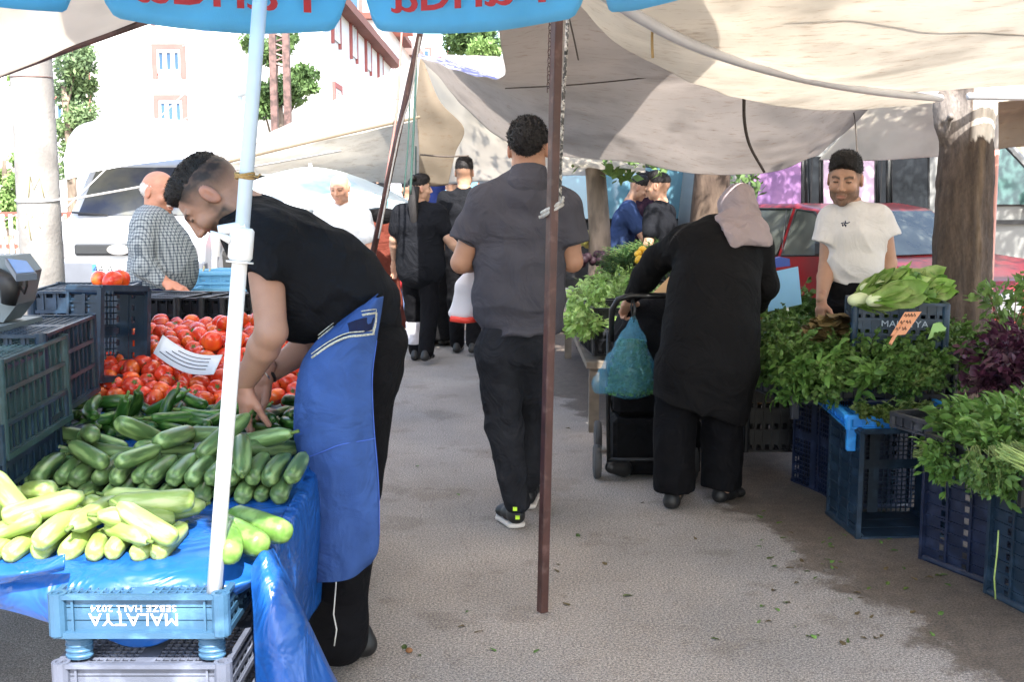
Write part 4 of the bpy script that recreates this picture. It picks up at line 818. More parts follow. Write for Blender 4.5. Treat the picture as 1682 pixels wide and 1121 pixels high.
    a = P(346, 470, 7.9); m = MB(); m.tube([Vector((a.x, 7.9, 0)), P(353, 260, 7.9), P(356, 205, 7.9)], .022, 10); tag(m.build('thin_mast', MATS['white_pipe'], None, True), 'thin white mast behind the bending vendor carrying a pale sheet', 'mast')
    m = MB(); a = P(1634, 440, 6.9); m.tube([Vector((a.x-.01, 6.9, 0)), P(1637, 246, 6.9)], .016, 8); tag(m.build('pink_pole', mat('salmon_paint', (.62, .30, .24), .5), None, True), 'thin salmon pole right of the cut tree', 'pole')
    # pale blue crates and dark crates on the next stall, left middle
    cm = lambda *a, **k: mesh_of(crate_mb(*a, **k))
    sc_ = cm(.44, .32, .16, 7, 6, 3); bl = mat('pale_blue_plastic', (.16, .42, .62), .5, .1)
    for i, (u, v, Y, rz) in enumerate(((345, 486, 6.6, 5), (400, 484, 6.7, -8), (395, 512, 6.4, 4))):
        p = P(u, v, Y); place_crate(('pale blue crate with dry stalks behind the black crates', 'pale blue crate of tomatoes behind the vendor', 'pale blue crate under the parsley behind the vendor')[i], sc_, bl, (p.x, p.y, p.z-.02), (0, 0, R(rz)), 'pale blue crates on the next stall')
    dk = cm(.5, .35, .26, 9, 7, 3); p = P(385, 560, 5.9); place_crate('black lattice crate of parsley behind the vendor', dk, M_CRD, (p.x, p.y, p.z-.02), (0, 0, 0), 'black crates on the next stall'); place_crate('black crate under the parsley crate behind the vendor', dk, M_CRD, (p.x, p.y, p.z-.30), (0, 0, 0), 'black crates on the next stall')
    V, F = leaves_mb([(P(u, v, 5.9), .10) for u, v in ((370, 515), (400, 505), (385, 525), (412, 520), (355, 525))], 1500, .022, 12); tag(obj('parsley', V, F, LFM('crate_parsley', (.05, .13, .03), (.08, .18, .04)), None, False), 'parsley heaped in the black crate behind the vendor', 'parsley', kind='stuff')
    m = MB(); r = random.Random(2)
    for i in range(9): a = P(327+r.uniform(-5, 5), 478, 6.6); m.tube([a, a+Vector((r.gauss(0, .05), r.gauss(0, .03), .13+.04*r.random()))], .004, 5)
    tag(m.build('dry_stalks', mat('dry_stalk', (.50, .44, .26), .8), None, True), 'pale dry stalks standing in the pale blue crate', 'stalks')
    m = MB(); t = thing('side_table', 'low table of the next stall behind the vendor', 'table', P(370, 560, 6.3)*1); a, b = P(300, 520, 6.2), P(430, 520, 6.9); zt = P(345, 492, 6.6).z-.03; m.box((a.x-.1, 6.1, zt-.03), (b.x+.25, 7.2, zt)); m.build('tabletop', MATS['white_pipe'], t, False, True)
    for xx in (a.x, b.x): m = MB(); m.box((xx-.02, 6.2, 0), (xx+.02, 6.24, zt-.03)); m.build('leg', MATS['white_pipe'], t, False, True)
    # colourful goods of the far stalls
    cols = [(.55, .05, .05), (.6, .15, .35), (.10, .2, .5), (.6, .6, .58), (.35, .05, .04), (.1, .3, .25), (.5, .35, .1)]; r = random.Random(6)
    for i in range(9):
        u = 560+i*17 if i < 6 else 925+(i-6)*14; Y = 14.5+.3*(i % 3); p = P(u, 400, Y); t = thing('market_stall', ('far stall table with goods under the tent, %s in the row' % ('first', 'second', 'third', 'fourth', 'fifth', 'sixth', 'first beyond the lettuce', 'second beyond the lettuce', 'third beyond the lettuce')[i]), 'stall', (p.x, Y, 0), group='far stalls'); m = MB(); m.box((p.x-.3, Y-.3, .7), (p.x+.3, Y+.3, .76)); m.box((p.x-.28, Y-.28, 0), (p.x-.24, Y-.24, .7)); m.box((p.x+.24, Y-.28, 0), (p.x+.28, Y-.24, .7)); m.build('table', MATS['beige_paint'], t, False, True)
        q = Sdf(); 
        for k in range(4): q.ell((p.x-.2+.13*k, Y-.1, .84+r.uniform(0, .15)), (.11, .12, .12+r.uniform(0, .1)), .03)
        obj('goods', *q.mesh(.02), cloth('goods_%d' % (i % 7), cols[i % 7]), t, world=True)
    Y = 16.; 
    for i, (u, c_, zz) in enumerate(((585, (.6, .05, .06), 2.0), (640, (.75, .75, .72), 2.05), (760, (.75, .76, .78), 2.0), (900, (.6, .62, .6), 1.95))):
        p = P(u, 300, Y); m = MB(); m.box((p.x-.55, Y-.5, zz), (p.x+.55, Y+.5, zz+.02)); m.box((p.x-.55, Y-.52, zz-.16), (p.x+.55, Y-.5, zz+.02))
        t = thing('stall_awning', ('red awning of a far stall', 'white awning of a far stall behind the slanted pole', 'white awning of a far stall above the black t-shirt man', 'grey awning of a far stall by the maroon post')[i], 'awning', (p.x, Y, 0)); m.build('cloth', cloth('awning_%d' % i, c_), t, False, True); m = MB()
        for dx in (-.5, .5): m.tube([(p.x+dx, Y-.45, 0), (p.x+dx, Y-.45, zz)], .02, 6)
        m.build('posts', MATS['white_pipe'], t, True, True)
# ------------------------------------------------------------------ figures
def V3(p): return np.array(p, float)
def lerp(a, b, t): return V3(a)*(1-t)+V3(b)*t
def bare(J, side, arm=1., leg=1., torso=1.):
    s = Sdf()
    s.chain([(J['pelvis'], .145*torso, .72), (J['waist'], .125*torso, .72), (J['chest'], .145*torso, .66), (J['neck'], .062, .95)], .03, side)
    s.cone(J['shL'], J['shR'], .048, .048, .03)
    for q in 'LR':
        s.cone(J['sh'+q], J['el'+q], .050*arm, .041*arm, .02)
        m = lerp(J['el'+q], J['wr'+q], .3); s.cone(J['el'+q], m, .040*arm, .043*arm, .015); s.cone(m, J['wr'+q], .043*arm, .027*arm, .01)
        s.cone(J['hip'+q], J['kn'+q], .078*leg, .052*leg, .03); m = lerp(J['kn'+q], J['an'+q], .3); s.cone(J['kn'+q], m, .052*leg, .054*leg, .02); s.cone(m, J['an'+q], .054*leg, .036*leg, .01)
    return s
def shirt(J, side, fit=.018, sleeve=.6, hem=.1, belly=0., h=.007, disp=None, sl_fit=.022, chest=None, collar=False, long=False, torso=1., extra=None):
    s = Sdf(); up = nrm(V3(J['waist'])-V3(J['pelvis'])); low = V3(J['pelvis'])-up*hem
    s.chain([(low, .155*torso+fit, .74), (J['pelvis'], .15*torso+fit, .74), (J['waist'], .142*torso+fit, .78+belly), (J['chest'], .158*torso+fit, .70), (lerp(J['chest'], J['neck'], .62), .12*torso+fit*.6, .62)], .05, side)
    s.cone(J['shL'], J['shR'], .052+fit*.4, .052+fit*.4, .05)
    s.cone(lerp(J['chest'], J['neck'], .6), lerp(J['chest'], J['neck'], .95), .075, .06, .03, side, .9)
    for q in 'LR':
        e = lerp(J['sh'+q], J['el'+q], sleeve)
        s.cone(J['sh'+q], e, .054+fit*.5, .050+sl_fit, .045)
        if long:
            s.cone(e, J['el'+q], .050+sl_fit, .046+sl_fit*.7, .02); s.cone(J['el'+q], lerp(J['el'+q], J['wr'+q], .92), .046+sl_fit*.7, .034+sl_fit*.5, .03)
        else:
            d = nrm(V3(J['el'+q])-V3(J['sh'+q]))
    if extra: extra(s)
    V, F = s.mesh(h, disp or folds((.3, .2, 1), 9, .004, 3))
    return V, F
def trousers(J, side, r=(.098, .078, .068), h=.008, fit=.02, disp=None, top=.05, cuff=.0):
    s = Sdf(); up = nrm(V3(J['waist'])-V3(J['pelvis']))
    s.cone(V3(J['pelvis'])+up*top, V3(J['pelvis'])-up*.03, .138+fit, .15+fit, .03, side, .74)
    for q in 'LR':
        s.cone(J['hip'+q], J['kn'+q], r[0], r[1], .035); e = lerp(J['kn'+q], J['an'+q], 1+cuff); s.cone(J['kn'+q], e, r[1], r[2], .03)
    return s.mesh(h, disp or folds((.15, .2, 1), 7, .004, 8))
def shoe(heel, toe, w=.045, hgt=.06, h=.005):
    heel, toe = V3(heel), V3(toe); d = nrm(toe-heel); s = Sdf()
    side = nrm(np.cross(d, (0, 0, 1)))
    s.chain([(heel+(0, 0, hgt*.62), w*.80, .9), (lerp(heel, toe, .35)+(0, 0, hgt*.55), w*.85, .85), (lerp(heel, toe, .72)+(0, 0, hgt*.45), w, .6), (toe-d*.03+(0, 0, hgt*.35), w*.82, .5)], .02, side)
    s.cone(heel+(0, 0, hgt*.6), heel+(0, 0, hgt*1.25)+d*.01, w*.72, w*.72, .02)
    s.plane(heel+(0, 0, .004), (0, 0, -1), .003)
    return s.mesh(h)
def sole(heel, toe, w=.047, t=.025):
    s = Sdf(); heel, toe = V3(heel), V3(toe); d = nrm(toe-heel)
    side = nrm(np.cross(d, (0, 0, 1)))
    s.chain([(heel+(0, 0, .015), w*.85, .5), (lerp(heel, toe, .7)+(0, 0, .015), w, .45), (toe-d*.02+(0, 0, .018), w*.8, .5)], .01, side)
    s.plane((0, 0, t), (0, 0, 1), .003); s.plane((0, 0, .003), (0, 0, -1), .002)
    return s.mesh(.005)

FM = {}
def cloth(name, col, var=.1, rough=.85, bump=.0015, bscale=350, **k):
    return mat(name, col, rough, var, k.pop('scale', 14), bump, bscale, crease=k.pop('crease', .024), cscale=k.pop('cscale', 6.), spec=.12, **k)
M_BLK = cloth('black_cotton', (.0085, .0092, .0118)); M_BLKT = cloth('black_trouser', (.0055, .0055, .007))
M_BLUE = cloth('apron_blue', (.040, .085, .25), .16); M_NAVY = cloth('dark_navy_cloth', (.013, .018, .05))
M_GREY = cloth('grey_knit', (.060, .058, .070), .1); M_JEAN = cloth('black_denim', (.015, .016, .020), .4, scale=9, crease=.04)
M_ABAYA = cloth('abaya_black', (.0065, .0062, .0068), .08); M_HIJAB = cloth('hijab_pink_grey', (.29, .235, .24), .07)
M_WHITE = cloth('white_cotton', (.60, .575, .56), .05, crease=.012); M_TRIM = mat('pale_trim', (.6, .6, .58), .8)
M_SHOE = mat('black_shoe', (.012, .012, .013), .5, .2); M_SOLE = mat('pale_sole', (.55, .52, .5), .7); M_LIME = mat('lime_tab', (.5, .8, .05), .6)
M_MET = mat('steel', (.5, .5, .5), .3, metal=1.)

# ---- the vendor bending over the stall
def bending_vendor():
    Y = 3.28; side = (0, 1, 0)
    J = dict(pelvis=P(588, 556, Y), waist=P(560, 484, Y), chest=P(475, 418, Y), neck=P(392, 352, Y-.02),
             shL=P(432, 392, Y-.17), shR=P(418, 392, Y+.17), elL=P(446, 545, Y-.22), wrL=P(404, 628, Y-.10),
             elR=P(520, 558, Y+.20), wrR=P(437, 618, Y+.07), hipL=P(596, 575, Y-.07), hipR=P(590, 575, Y+.07),
             knL=P(575, 790, Y-.1), knR=P(555, 800, Y+.13), anL=P(572, 1040, Y-.1), anR=P(530, 985, Y+.16))
    b = bare(J, side, arm=1.08, torso=.72, leg=.9)
    s = Sdf()
    c = lambda u, v, dy=0: P(u, v, Y+dy)
    s.cone(c(434, 398, -.17), c(428, 436, -.205), .078, .074, .05)
    s.cone(c(430, 430, -.20), c(424, 468, -.215), .078, .082, .03); s.cut(P(427, 453, Y-.21), (-.30, -.1, -.85), .125)
    s.chain([(c(592, 515), .135, .92), (c(563, 482), .150, .90), (c(520, 453), .170, .88), (c(464, 410), .186, .77), (c(425, 378), .15, .72)], .05, side)
    s.cone(c(436, 396, -.16), c(424, 394, .16), .075, .07, .06)
    s.cone(c(425, 372, -.02), c(396, 350, -.02), .085, .066, .05, side, .95)
    s.cone(c(428, 395, .17), c(470, 470, .2), .075, .07, .05)
    s.cone(c(500, 470), c(490, 515, -.02), .15, .10, .08, side, .8)
    s.cone(c(600, 478, 0), c(628, 482, 0), .12, .11, .03, side, .3)
    f1 = folds((.85, .1, .55), 6, .013, 3, .6); f2 = folds((-.4, .1, .9), 11, .004, 13)
    sh = s.mesh(.0055, lambda p: f1(p)+f2(p))
    t = Sdf()
    t.chain([(c(600, 530), .105, .85), (c(603, 568), .125, .95), (c(598, 610), .12, .95)], .04, side)
    for q, (k, a, dy) in {'L': ((572, 790), (555, 1050), -.09), 'R': ((552, 800), (522, 985), .12)}.items():
        t.cone(c(596, 590, dy*.8), c(*k, dy*.9), .105, .088, .03, side, 1.1); t.cone(c(*k, dy*.9), P(*a, Y+dy), .088, .082, .03, side, 1.08)
    t.plane(P(560, 1066, Y), (-.12, .1, -1), .004)
    tr = t.mesh(.006, folds((.3, .2, 1), 6, .008, 9))
    sho = shoe(G(590, 1078)+Vector((.02, 0, 0)), G(530, 1084), .046, .06)
    shoR = shoe(P(560, 1010, 3.42)*1+Vector((.04, 0, 0)), P(495, 1010, 3.42), .045, .06)
    shoR[0][:, 2] -= shoR[0][:, 2].min()-.003
    HC = P(351, 324, Y-.03)
    per = add_person('man in black t-shirt and blue apron bending over the vegetable stall', b,
        [('shirt', sh, M_BLK), ('trousers', tr, M_BLKT), ('shoe', sho, M_SHOE), ('shoe', shoR, M_SHOE)],
        head=(HC, (-.53, -.05, -.85), (-.84, -.07, .54)), hair='quiff', hairmat=M_HAIR, h=.0055, skin=(.34, .19, .135), base=G(575, 1080),
        headkw=dict(beard=1., shave=.97, h=.0028), hs=1.03,
        hands=[(P(403, 640, Y-.09), (-.05, .12, -1), (-.85, -.5, 0), dict(side=-1, curl=.35, thumb=.7, s=1.05, splay=.3)),
               (P(430, 628, Y+.06), (-.35, .1, -.93), (.3, .9, .1), dict(side=1, curl=.35, thumb=.9, s=1.0, splay=.35))])
    # white trouser stripe
    m = MB()
    m.tube([P(553, 905, Y-.2), P(552, 960, Y-.195), P(548, 1010, Y-.19), P(553, 1035, Y-.192), P(549, 1062, Y-.19)], .0022, 6); m.build('stripe', M_TRIM, per, True, True)
    # apron: a curved sheet wrapped round the front of the legs
    prof = [(478, 628, 640, .085, .17), (520, 572, 634, .10, .18), (560, 522, 628, .12, .19), (600, 503, 624, .13, .2), (680, 497, 629, .135, .21), (740, 505, 634, .135, .21), (820, 511, 635, .13, .21), (880, 511, 634, .13, .21), (908, 516, 622, .125, .205)]
    rows = []
    for (v, ul, ur, rx, ry) in prof:
        a = P(ul, v, Y); bb = P(ur, v, Y); cx = (a.x+bb.x)/2; rr = (bb.x-a.x)/2; row = []
        for fx, fy in ((1, -.80), (.62, -.96), (.25, -1.02), (-.2, -1.), (-.62, -.88), (-.93, -.55), (-1, -.1), (-.97, .35), (-.86, .7)):
            row.append((cx+rr*fx, Y+(ry+.055)*fy, a.z+(.035*fx*abs(fx) if v > 600 else .0)))
        rows.append(row)
    ap = sheet('apron', rows, M_BLUE, 70, 90, .011, 2.4, .003, 4, (1.2, 1, .7)); to_local(ap, per)
    V = np.zeros((70*90*2, 3), np.float32); ap.data.vertices.foreach_get('co', V.ravel()); g = V[:6300].reshape(70, 90, 3)
    def on(uu, vv, off=.004):      # a strip of trim laid on the apron's surface
        return Vector(g[int(round(uu)), int(round(vv))])+Vector((0, -off, 0))
    def nearest(u, v):
        best = None; tgt = P(u, v, Y)
        for i in range(0, 60):
            for j in range(0, 90):
                p = g[i, j]
                if p[1] > Y+.02: continue
                s_ = Y/p[1]; d = (p[0]*s_-tgt.x)**2+((p[2]-CAMZ)*s_+CAMZ-tgt.z)**2
                if best is None or d < best[0]: best = (d, i, j)
        return on(best[1], best[2])
    m = MB()
    for path in ([(520, 556), (545, 535), (570, 524), (595, 518), (618, 515)], [(512, 588), (540, 568), (570, 556), (595, 551), (614, 548)], [(619, 515), (617, 532), (614, 549)]):
        pts = spline([nearest(*q) for q in path], 14)
        m.tube(pts, .0035, 6, flat=.5)
        m.tube([Vector(q)+Vector((0, -.001, .011)) for q in pts], .0018, 5)
    m.build('pocket_trim', mat('braid_trim', (.42, .42, .36), .8, .5, 200), per, True, True)
    m = MB(); A = [nearest(*q) for q in [(520, 560), (545, 541), (570, 530), (595, 524), (615, 521)]]; B = [nearest(*q) for q in [(514, 584), (540, 563), (570, 551), (595, 546), (612, 543)]]
    A = [Vector(x) for x in spline(A, 12)]; B = [Vector(x) for x in spline(B, 12)]
    m.add(A+B, [(i, i+1, 13+i, 12+i) for i in range(11)]); m.build('pocket', M_NAVY, per, True, True)
    m = MB(); pts = spline([nearest(*q) for q in [(505, 752), (530, 742), (560, 733), (600, 724), (632, 718)]], 16); m.tube(pts, .0016, 5)
    pts = spline([nearest(*q) for q in [(626, 560), (622, 620), (627, 700), (631, 800), (628, 880)]], 20); m.tube(pts, .0013, 5)
    m.build('seam', mat('apron_seam', (.06, .13, .5), .8), per, True, True)
    # bracelets
    m = MB(); c0 = P(440, 612, Y+.07); ax = nrm(V3(P(437, 618, Y+.07))-V3(P(500, 570, Y+.15))); ux = nrm(np.cross(ax, (0, 0, 1))); uy = np.cross(ax, ux)
    m.tube([Vector(V3(c0)+.033*(math.cos(a)*ux+math.sin(a)*uy)) for a in np.linspace(0, 6.283, 21)[:-1]], .0055, 6, closed=True)
    m.build('bracelet', M_SHOE, per, True, True)
    m = MB(); c1 = V3(c0)+ax*.016
    m.tube([Vector(c1+.031*(math.cos(a)*ux+math.sin(a)*uy)) for a in np.linspace(0, 6.283, 21)[:-1]], .003, 6, closed=True)
    m.build('bracelet', M_MET, per, True, True)

def grey_walker():
    Y = 4.78; side = (1, 0, 0); c = lambda u, v, dy=0: P(u, v, Y+dy)
    J = dict(pelvis=c(845, 540), waist=c(852, 460), chest=c(858, 375), neck=c(866, 292, -.01), shL=c(795, 335), shR=c(925, 337),
             elL=c(758, 432, .0), wrL=c(800, 425, .22), elR=c(940, 430, .02), wrR=c(915, 400, .22),
             hipL=c(815, 570), hipR=c(872, 572), knL=c(826, 705, -.02), knR=c(872, 690, .16), anL=c(847, 832, -.17), anR=c(862, 800, .28))
    s = Sdf()
    for a, b in (((795, 338), (767, 388)), ((925, 340), (938, 392))): s.cone(c(*a), c(*b, .01), .068, .067, .05)
    s.cone(c(775, 372), c(763, 400), .068, .071, .03); s.cone(c(935, 376), c(940, 402), .067, .071, .03)
    s.cut(c(765, 396), (-.3, 0, -1), .12); s.cut(c(940, 399), (.15, 0, -1), .12)
    s.chain([(c(851, 528), .195, .66), (c(853, 480), .19, .66), (c(855, 430), .182, .68), (c(858, 370), .195, .62), (c(862, 325), .165, .55), (c(866, 300), .10, .6)], .05, side)
    s.cone(c(795, 338), c(925, 340), .068, .068, .06)
    s.cone(c(866, 325, -.035), c(868, 289, -.02), .105, .076, .03)
    s.plane(c(852, 549), (.0, 0, -1), .006)
    f1 = folds((.35, .1, .9), 5, .011, 31, .6); f2 = folds((.7, .1, .6), 8, .005, 37)
    sh = s.mesh(.0065, lambda p: f1(p)*np.clip((1.25-p[:, 2])*3, .25, 1.6)+f2(p))
    t = Sdf()
    t.cone(c(850, 545), c(846, 575), .155, .160, .04, side, .68)
    t.cone(c(818, 580), c(828, 700, -.02), .102, .082, .03); t.cone(c(828, 700, -.02), c(849, 825, -.15), .082, .060, .03)
    t.cone(c(872, 580, .02), c(872, 690, .16), .102, .075, .03); t.cone(c(872, 690, .16), c(866, 790, .12), .07, .058, .03)
    tr = t.mesh(.007, folds((.4, .2, 1), 9, .006, 41, .7))
    heel, toe = G(848, 868), G(826, 850); heel.z = .0
    sh1 = shoe(V3(heel)+(0, 0, .018), V3(toe)+(0, 0, .02), .045, .062); so1 = sole(heel, toe, .05)
    h2 = c(866, 812, .14); shR_ = shoe(V3((h2.x, h2.y, .02)), V3((h2.x+.02, h2.y+.24, .02)), .045, .062); so2 = sole((h2.x, h2.y, 0), (h2.x+.02, h2.y+.24, 0), .05)
    co = Sdf(); co.cone(c(867, 303, -.03), c(868, 284, -.018), .100, .081, .01, None); co.plane(c(868, 276), (0, .25, 1), .004)
    per = add_person('man in grey polo shirt walking away along the market aisle', bare(J, side, arm=1.12, torso=.8, leg=.9),
        [('shirt', sh, M_GREY), ('collar', co.mesh(.004, folds((1, 0, .3), 8, .003)), M_GREY), ('trousers', tr, M_JEAN), ('shoe', sh1, M_SHOE), ('sole', so1, M_SOLE), ('shoe', shR_, M_SHOE), ('sole', so2, M_SOLE)],
        head=(c(868, 247, .0), (.12, 1, -.12), (0, .1, 1)), hair='curly', hairmat=M_HAIR, skin=(.36, .19, .12), base=G(850, 868), headkw=dict(shave=.4, h=.004), hs=1.03,
        hands=[(c(806, 424, .24), (.6, .6, .4), (-.4, .3, .9), dict(side=-1, curl=.9, h=.004)), (c(912, 396, .24), (-.5, .5, .8), (0, .6, .4), dict(side=1, curl=1., h=.004))])
    m = MB()
    for q in ((846, 836), (850, 850)): 
        p = P(*q, 4.53); m.box((p.x-.009, p.y-.02, p.z-.005), (p.x+.009, p.y+.005, p.z+.005))
    m.build('heel_tab', M_LIME, per, False, True)
    # rib knit sleeve hems
    for a, b in (((795, 338), (764, 393)), ((925, 340), (939, 398))):
        A, B = V3(c(*a)), V3(c(*b, .01)); ax = nrm(B-A); ux = nrm(np.cross(ax, (0, 1, 0))); uy = np.cross(ax, ux)
        q = MB(); q.tube([Vector(B+ax*.004+.069*(math.cos(t_)*ux+math.sin(t_)*uy)) for t_ in np.linspace(0, 6.283, 25)[:-1]], .005, 6, closed=True); q.build('sleeve_hem', M_GREY, per, True, True)
    # bag hanging from his hand
    bag = Sdf(); bag.chain([(c(772, 440, .2), .012, 1), (c(768, 470, .2), .045, .7), (c(764, 515, .2), .082, .6)], .03, side); bag.plane(c(766, 529, .2), (0, 0, -1), .02)
    o = obj('carrier_bag', *bag.mesh(.006, folds((1, .2, .1), 12, .006, 5, .8)), mat('thin_white_plastic', (.75, .72, .74), .35, .05, trans=.4), None)
    tag(o, 'thin white carrier bag with red bottom behind the man in grey polo', 'bag')
    rb = MB(); p = c(766, 522, .2); rb.tube([(p.x-.07, p.y-.045, p.z), (p.x, p.y-.055, p.z-.008), (p.x+.07, p.y-.045, p.z)], .014, 8); rb.build('print_band', mat('red_print', (.7, .05, .03), .5), o, True)

def shopper_woman():
    Y = 4.98; c = lambda u, v, dy=0: P(u, v, Y+dy); side = nrm((1, .25, 0))
    J = dict(pelvis=c(1165, 560, 0), waist=c(1172, 490, .06), chest=c(1180, 415, .2), neck=c(1203, 368, .3), shL=c(1120, 398, .2), shR=c(1246, 402, .25),
             elL=c(1062, 455, .36), wrL=c(1036, 490, .55), elR=c(1258, 480, .3), wrR=c(1242, 500, .5),
             hipL=c(1125, 590), hipR=c(1190, 590), knL=c(1112, 700), knR=c(1188, 690, .1), anL=c(1106, 812), anR=c(1190, 800, .05))
    s = Sdf()
    s.chain([(c(1150, 672, -.02), .235, .78), (c(1160, 600, -.02), .225, .80), (c(1168, 540, 0), .21, .85), (c(1172, 480, .06), .20, .85), (c(1178, 425, .17), .195, .75), (c(1190, 390, .26), .15, .7)], .06, side)
    s.cone(c(1130, 402, .2), c(1238, 404, .25), .08, .08, .07)
    s.chain([(c(1120, 402, .2), .078), (c(1080, 428, .3), .068), (c(1060, 455, .36), .062), (c(1040, 485, .5), .045)], .04)
    s.chain([(c(1245, 408, .25), .072), (c(1256, 470, .28), .062), (c(1246, 500, .4), .05)], .04)
    s.plane(c(1160, 678), (-.33, 0, -1), .006)
    f1 = folds((1, .3, .12), 5, .010, 51, .4)
    co = s.mesh(.0075, lambda p: f1(p)*np.clip((1.25-p[:, 2])*1.6, .1, 1.5))
    t = Sdf(); t.cone(c(1110, 600), c(1109, 795, -.02), .10, .098, .02); t.cone(c(1190, 600), c(1184, 790, .06), .10, .096, .02)
    t.plane((0, 0, .075), (.0, 0, -1), .004)
    tr = t.mesh(.0075, folds((1, .4, .1), 9, .009, 55, .4))
    a, b = G(1103, 836), G(1112, 800); s1 = shoe(a, b, .046, .055); a2, b2 = G(1182, 826), G(1218, 812); s2 = shoe(a2, b2, .044, .055)
    hc = c(1214, 347, .33)
    hj = Sdf(); hj.ell(V3(hc)+(0, .005, .008), (.098, .120, .128), .03); hj.ell(V3(hc)+(0, .01, -.03), (.088, .09, .11), .03)
    hj.chain([(c(1212, 362, .33), .085, 1.), (c(1216, 382, .24), .11, .9), (c(1224, 398, .16), .125, .75)], .03, side)
    hj.chain([(c(1188, 366, .22), .05, 1), (c(1196, 385, .12), .075, .8), (c(1212, 398, .07), .07, .7)], .04, side); hj.cone(c(1236, 368, .26), c(1246, 394, .11), .06, .055, .03)
    hj.plane(c(1222, 405, .1), (.05, 0, -1), .004); hj.plane(c(1193, 400, .1), (-.95, 0, -.35), .004)
    g1 = folds((.6, .3, .7), 10, .010, 61, .6)
    per = add_person('woman in long black coat and dusty pink headscarf leaning on a stroller', bare(J, side),
        [('coat', co, M_ABAYA), ('trousers', tr, M_BLKT), ('headscarf', hj.mesh(.005, g1), M_HIJAB), ('shoe', s1, M_SHOE), ('shoe', s2, M_SHOE)],
        head=(V3(hc)+(0, .01, 0), (.2, 1, -.3), (0, .3, 1)), skin=(.45, .28, .2), base=G(1140, 830), h=.008, hs=.97, headkw=dict(h=.005),
        hands=[(c(1034, 492, .55), (-.15, .4, -.5), (-.5, .4, .8), dict(side=1, curl=1.1, h=.004))])
    # stroller
    st = thing('stroller', 'black folding stroller with canopy pushed by the woman in black', 'stroller', G(1050, 790))
    Z = lambda u, v, dy=0.: P(u, v, 5.5+dy)
    mf = mat('stroller_frame', (.012, .012, .013), .4, spec=.5); fab = cloth('stroller_fabric', (.006, .006, .007))
    m = MB(); L = []
    for dx in (0, .46):
        o = Vector((dx, .05*dx, 0))
        m.tube([Z(1000, 545, -.1)+o, Z(998, 640, 0)+o, Z(1000, 760, -.06)+o], .011, 8)
        m.tube([Z(1008, 600)+o, Z(1000, 655, .1)+o, Z(1040, 765, .6)+o], .011, 8)
    a = Z(1004, 560, -.1); m.tube([a, Z(1005, 510, -.15), Z(1015, 492, -.17), Z(1035, 486, -.18), Z(1130, 486, -.14), Z(1150, 495, -.13), Z(1152, 560, -.08)], .015, 8)
    m.tube([Z(1000, 756, -.06), Z(1000, 756, -.06)+Vector((.46, .02, 0))], .010, 8)
    m.build('frame', mf, st, True, True)
    cn = Sdf(); cn.ell(Z(1078, 560, .18), (.235, .25, .24), .02); cn.plane(Z(1078, 605, .1), (0, 0, -1), .01); obj('canopy', *cn.mesh(.01, folds((0, 1, .6), 9, .006)), fab, st, world=True)
    q = MB(); q.box(Z(1008, 690, -.05), Z(1130, 752, .35)+Vector((0, .0, 0)), bev=.02); q.box(Z(1010, 600, 0), Z(1132, 668, .3), bev=.03); q.build('basket', fab, st, False, True)
    for dx, dy in ((-.02, 0), (.47, 0), (.03, .6), (.44, .6)):
        p = G(987, 786)+Vector((dx, dy, 0)); w = MB(); Mx = Matrix.Translation((p.x, p.y, .088)) @ Matrix.Rotation(R(90), 4, 'Y')
        w.lathe([(.05, -.018), (.082, -.018), (.088, -.010), (.088, .010), (.082, .018), (.05, .018)], 24, Mx); wh = w.build('wheel', mat('grey_rubber', (.05, .05, .052), .7), st, False, True, auto=40)
        hb = MB(); hb.lathe([(.012, -.02), (.05, -.014), (.05, .014), (.012, .02)], 16, Mx); h_ = hb.build('hub', mf, wh, False, False)
        h_.parent = wh; h_.matrix_parent_inverse = Matrix.Identity(4)
    k = Sdf(); k.cone(P(1004, 768, 5.42), P(1024, 770, 5.45), .032, .045, .01); obj('brake_housing', *k.mesh(.006), mf, st, world=True)
    # cardboard and parcels in the stroller
    m = MB(); A = [P(1062, 492, 5.75), P(1104, 450, 5.95), P(1160, 452, 6.0), P(1150, 492, 5.8)]; m.add(A+[a_+Vector((0, .02, -.004)) for a_ in A], [(0, 1, 2, 3), (7, 6, 5, 4), (0, 4, 5, 1), (1, 5, 6, 2), (2, 6, 7, 3), (3, 7, 4, 0)])
    tag(m.build('cardboard_sheet', mat('cardboard', (.52, .33, .17), .85, .1)), 'tan cardboard sheet standing in front of the black stroller', 'cardboard')
    # blue bag of herbs hanging from the handle
    BY = 5.3; cc = lambda u, v, dy=0: P(u, v, BY+dy)
    bg = Sdf(); bg.chain([(cc(1041, 522), .014, 1), (cc(1038, 560), .06, .7), (cc(1032, 605), .125, .75), (cc(1036, 628), .125, .75)], .04, (1, 0, 0)); bg.ell(cc(988, 632), (.05, .05, .05), .05); bg.plane(cc(1030, 655), (-.1, 0, -1), .03)
    apx = V3(cc(1041, 515)); f0 = folds((1, .3, .35), 13, .007, 71, .9)
    def f(p):
        q = p-apx; an = np.arctan2(q[:, 1], q[:, 0]); el = np.arctan2(np.hypot(q[:, 0], q[:, 1]), -q[:, 2]); w_ = vnoise(p*5, 3, 2)
        return f0(p)+.006*(np.abs(np.sin(7*an+1.5*w_+el*6))-.5)
    bm = mat('blue_carrier_plastic', (.16, .48, .68), .28, .1, trans=.35, spec=.6, col2=(.30, .62, .78), c2scale=7)
    bm.blend_method = 'BLEND' if hasattr(bm, 'blend_method') else None
    bm2 = mat('blue_clear_plastic', (.10, .36, .55), .22, .15, trans=.08, alpha=.30, spec=.6)
    o = obj('carrier_bag', *bg.mesh(.006, f), bm2, None); tag(o, 'pale blue plastic bag of herbs hanging from the stroller handle', 'bag')
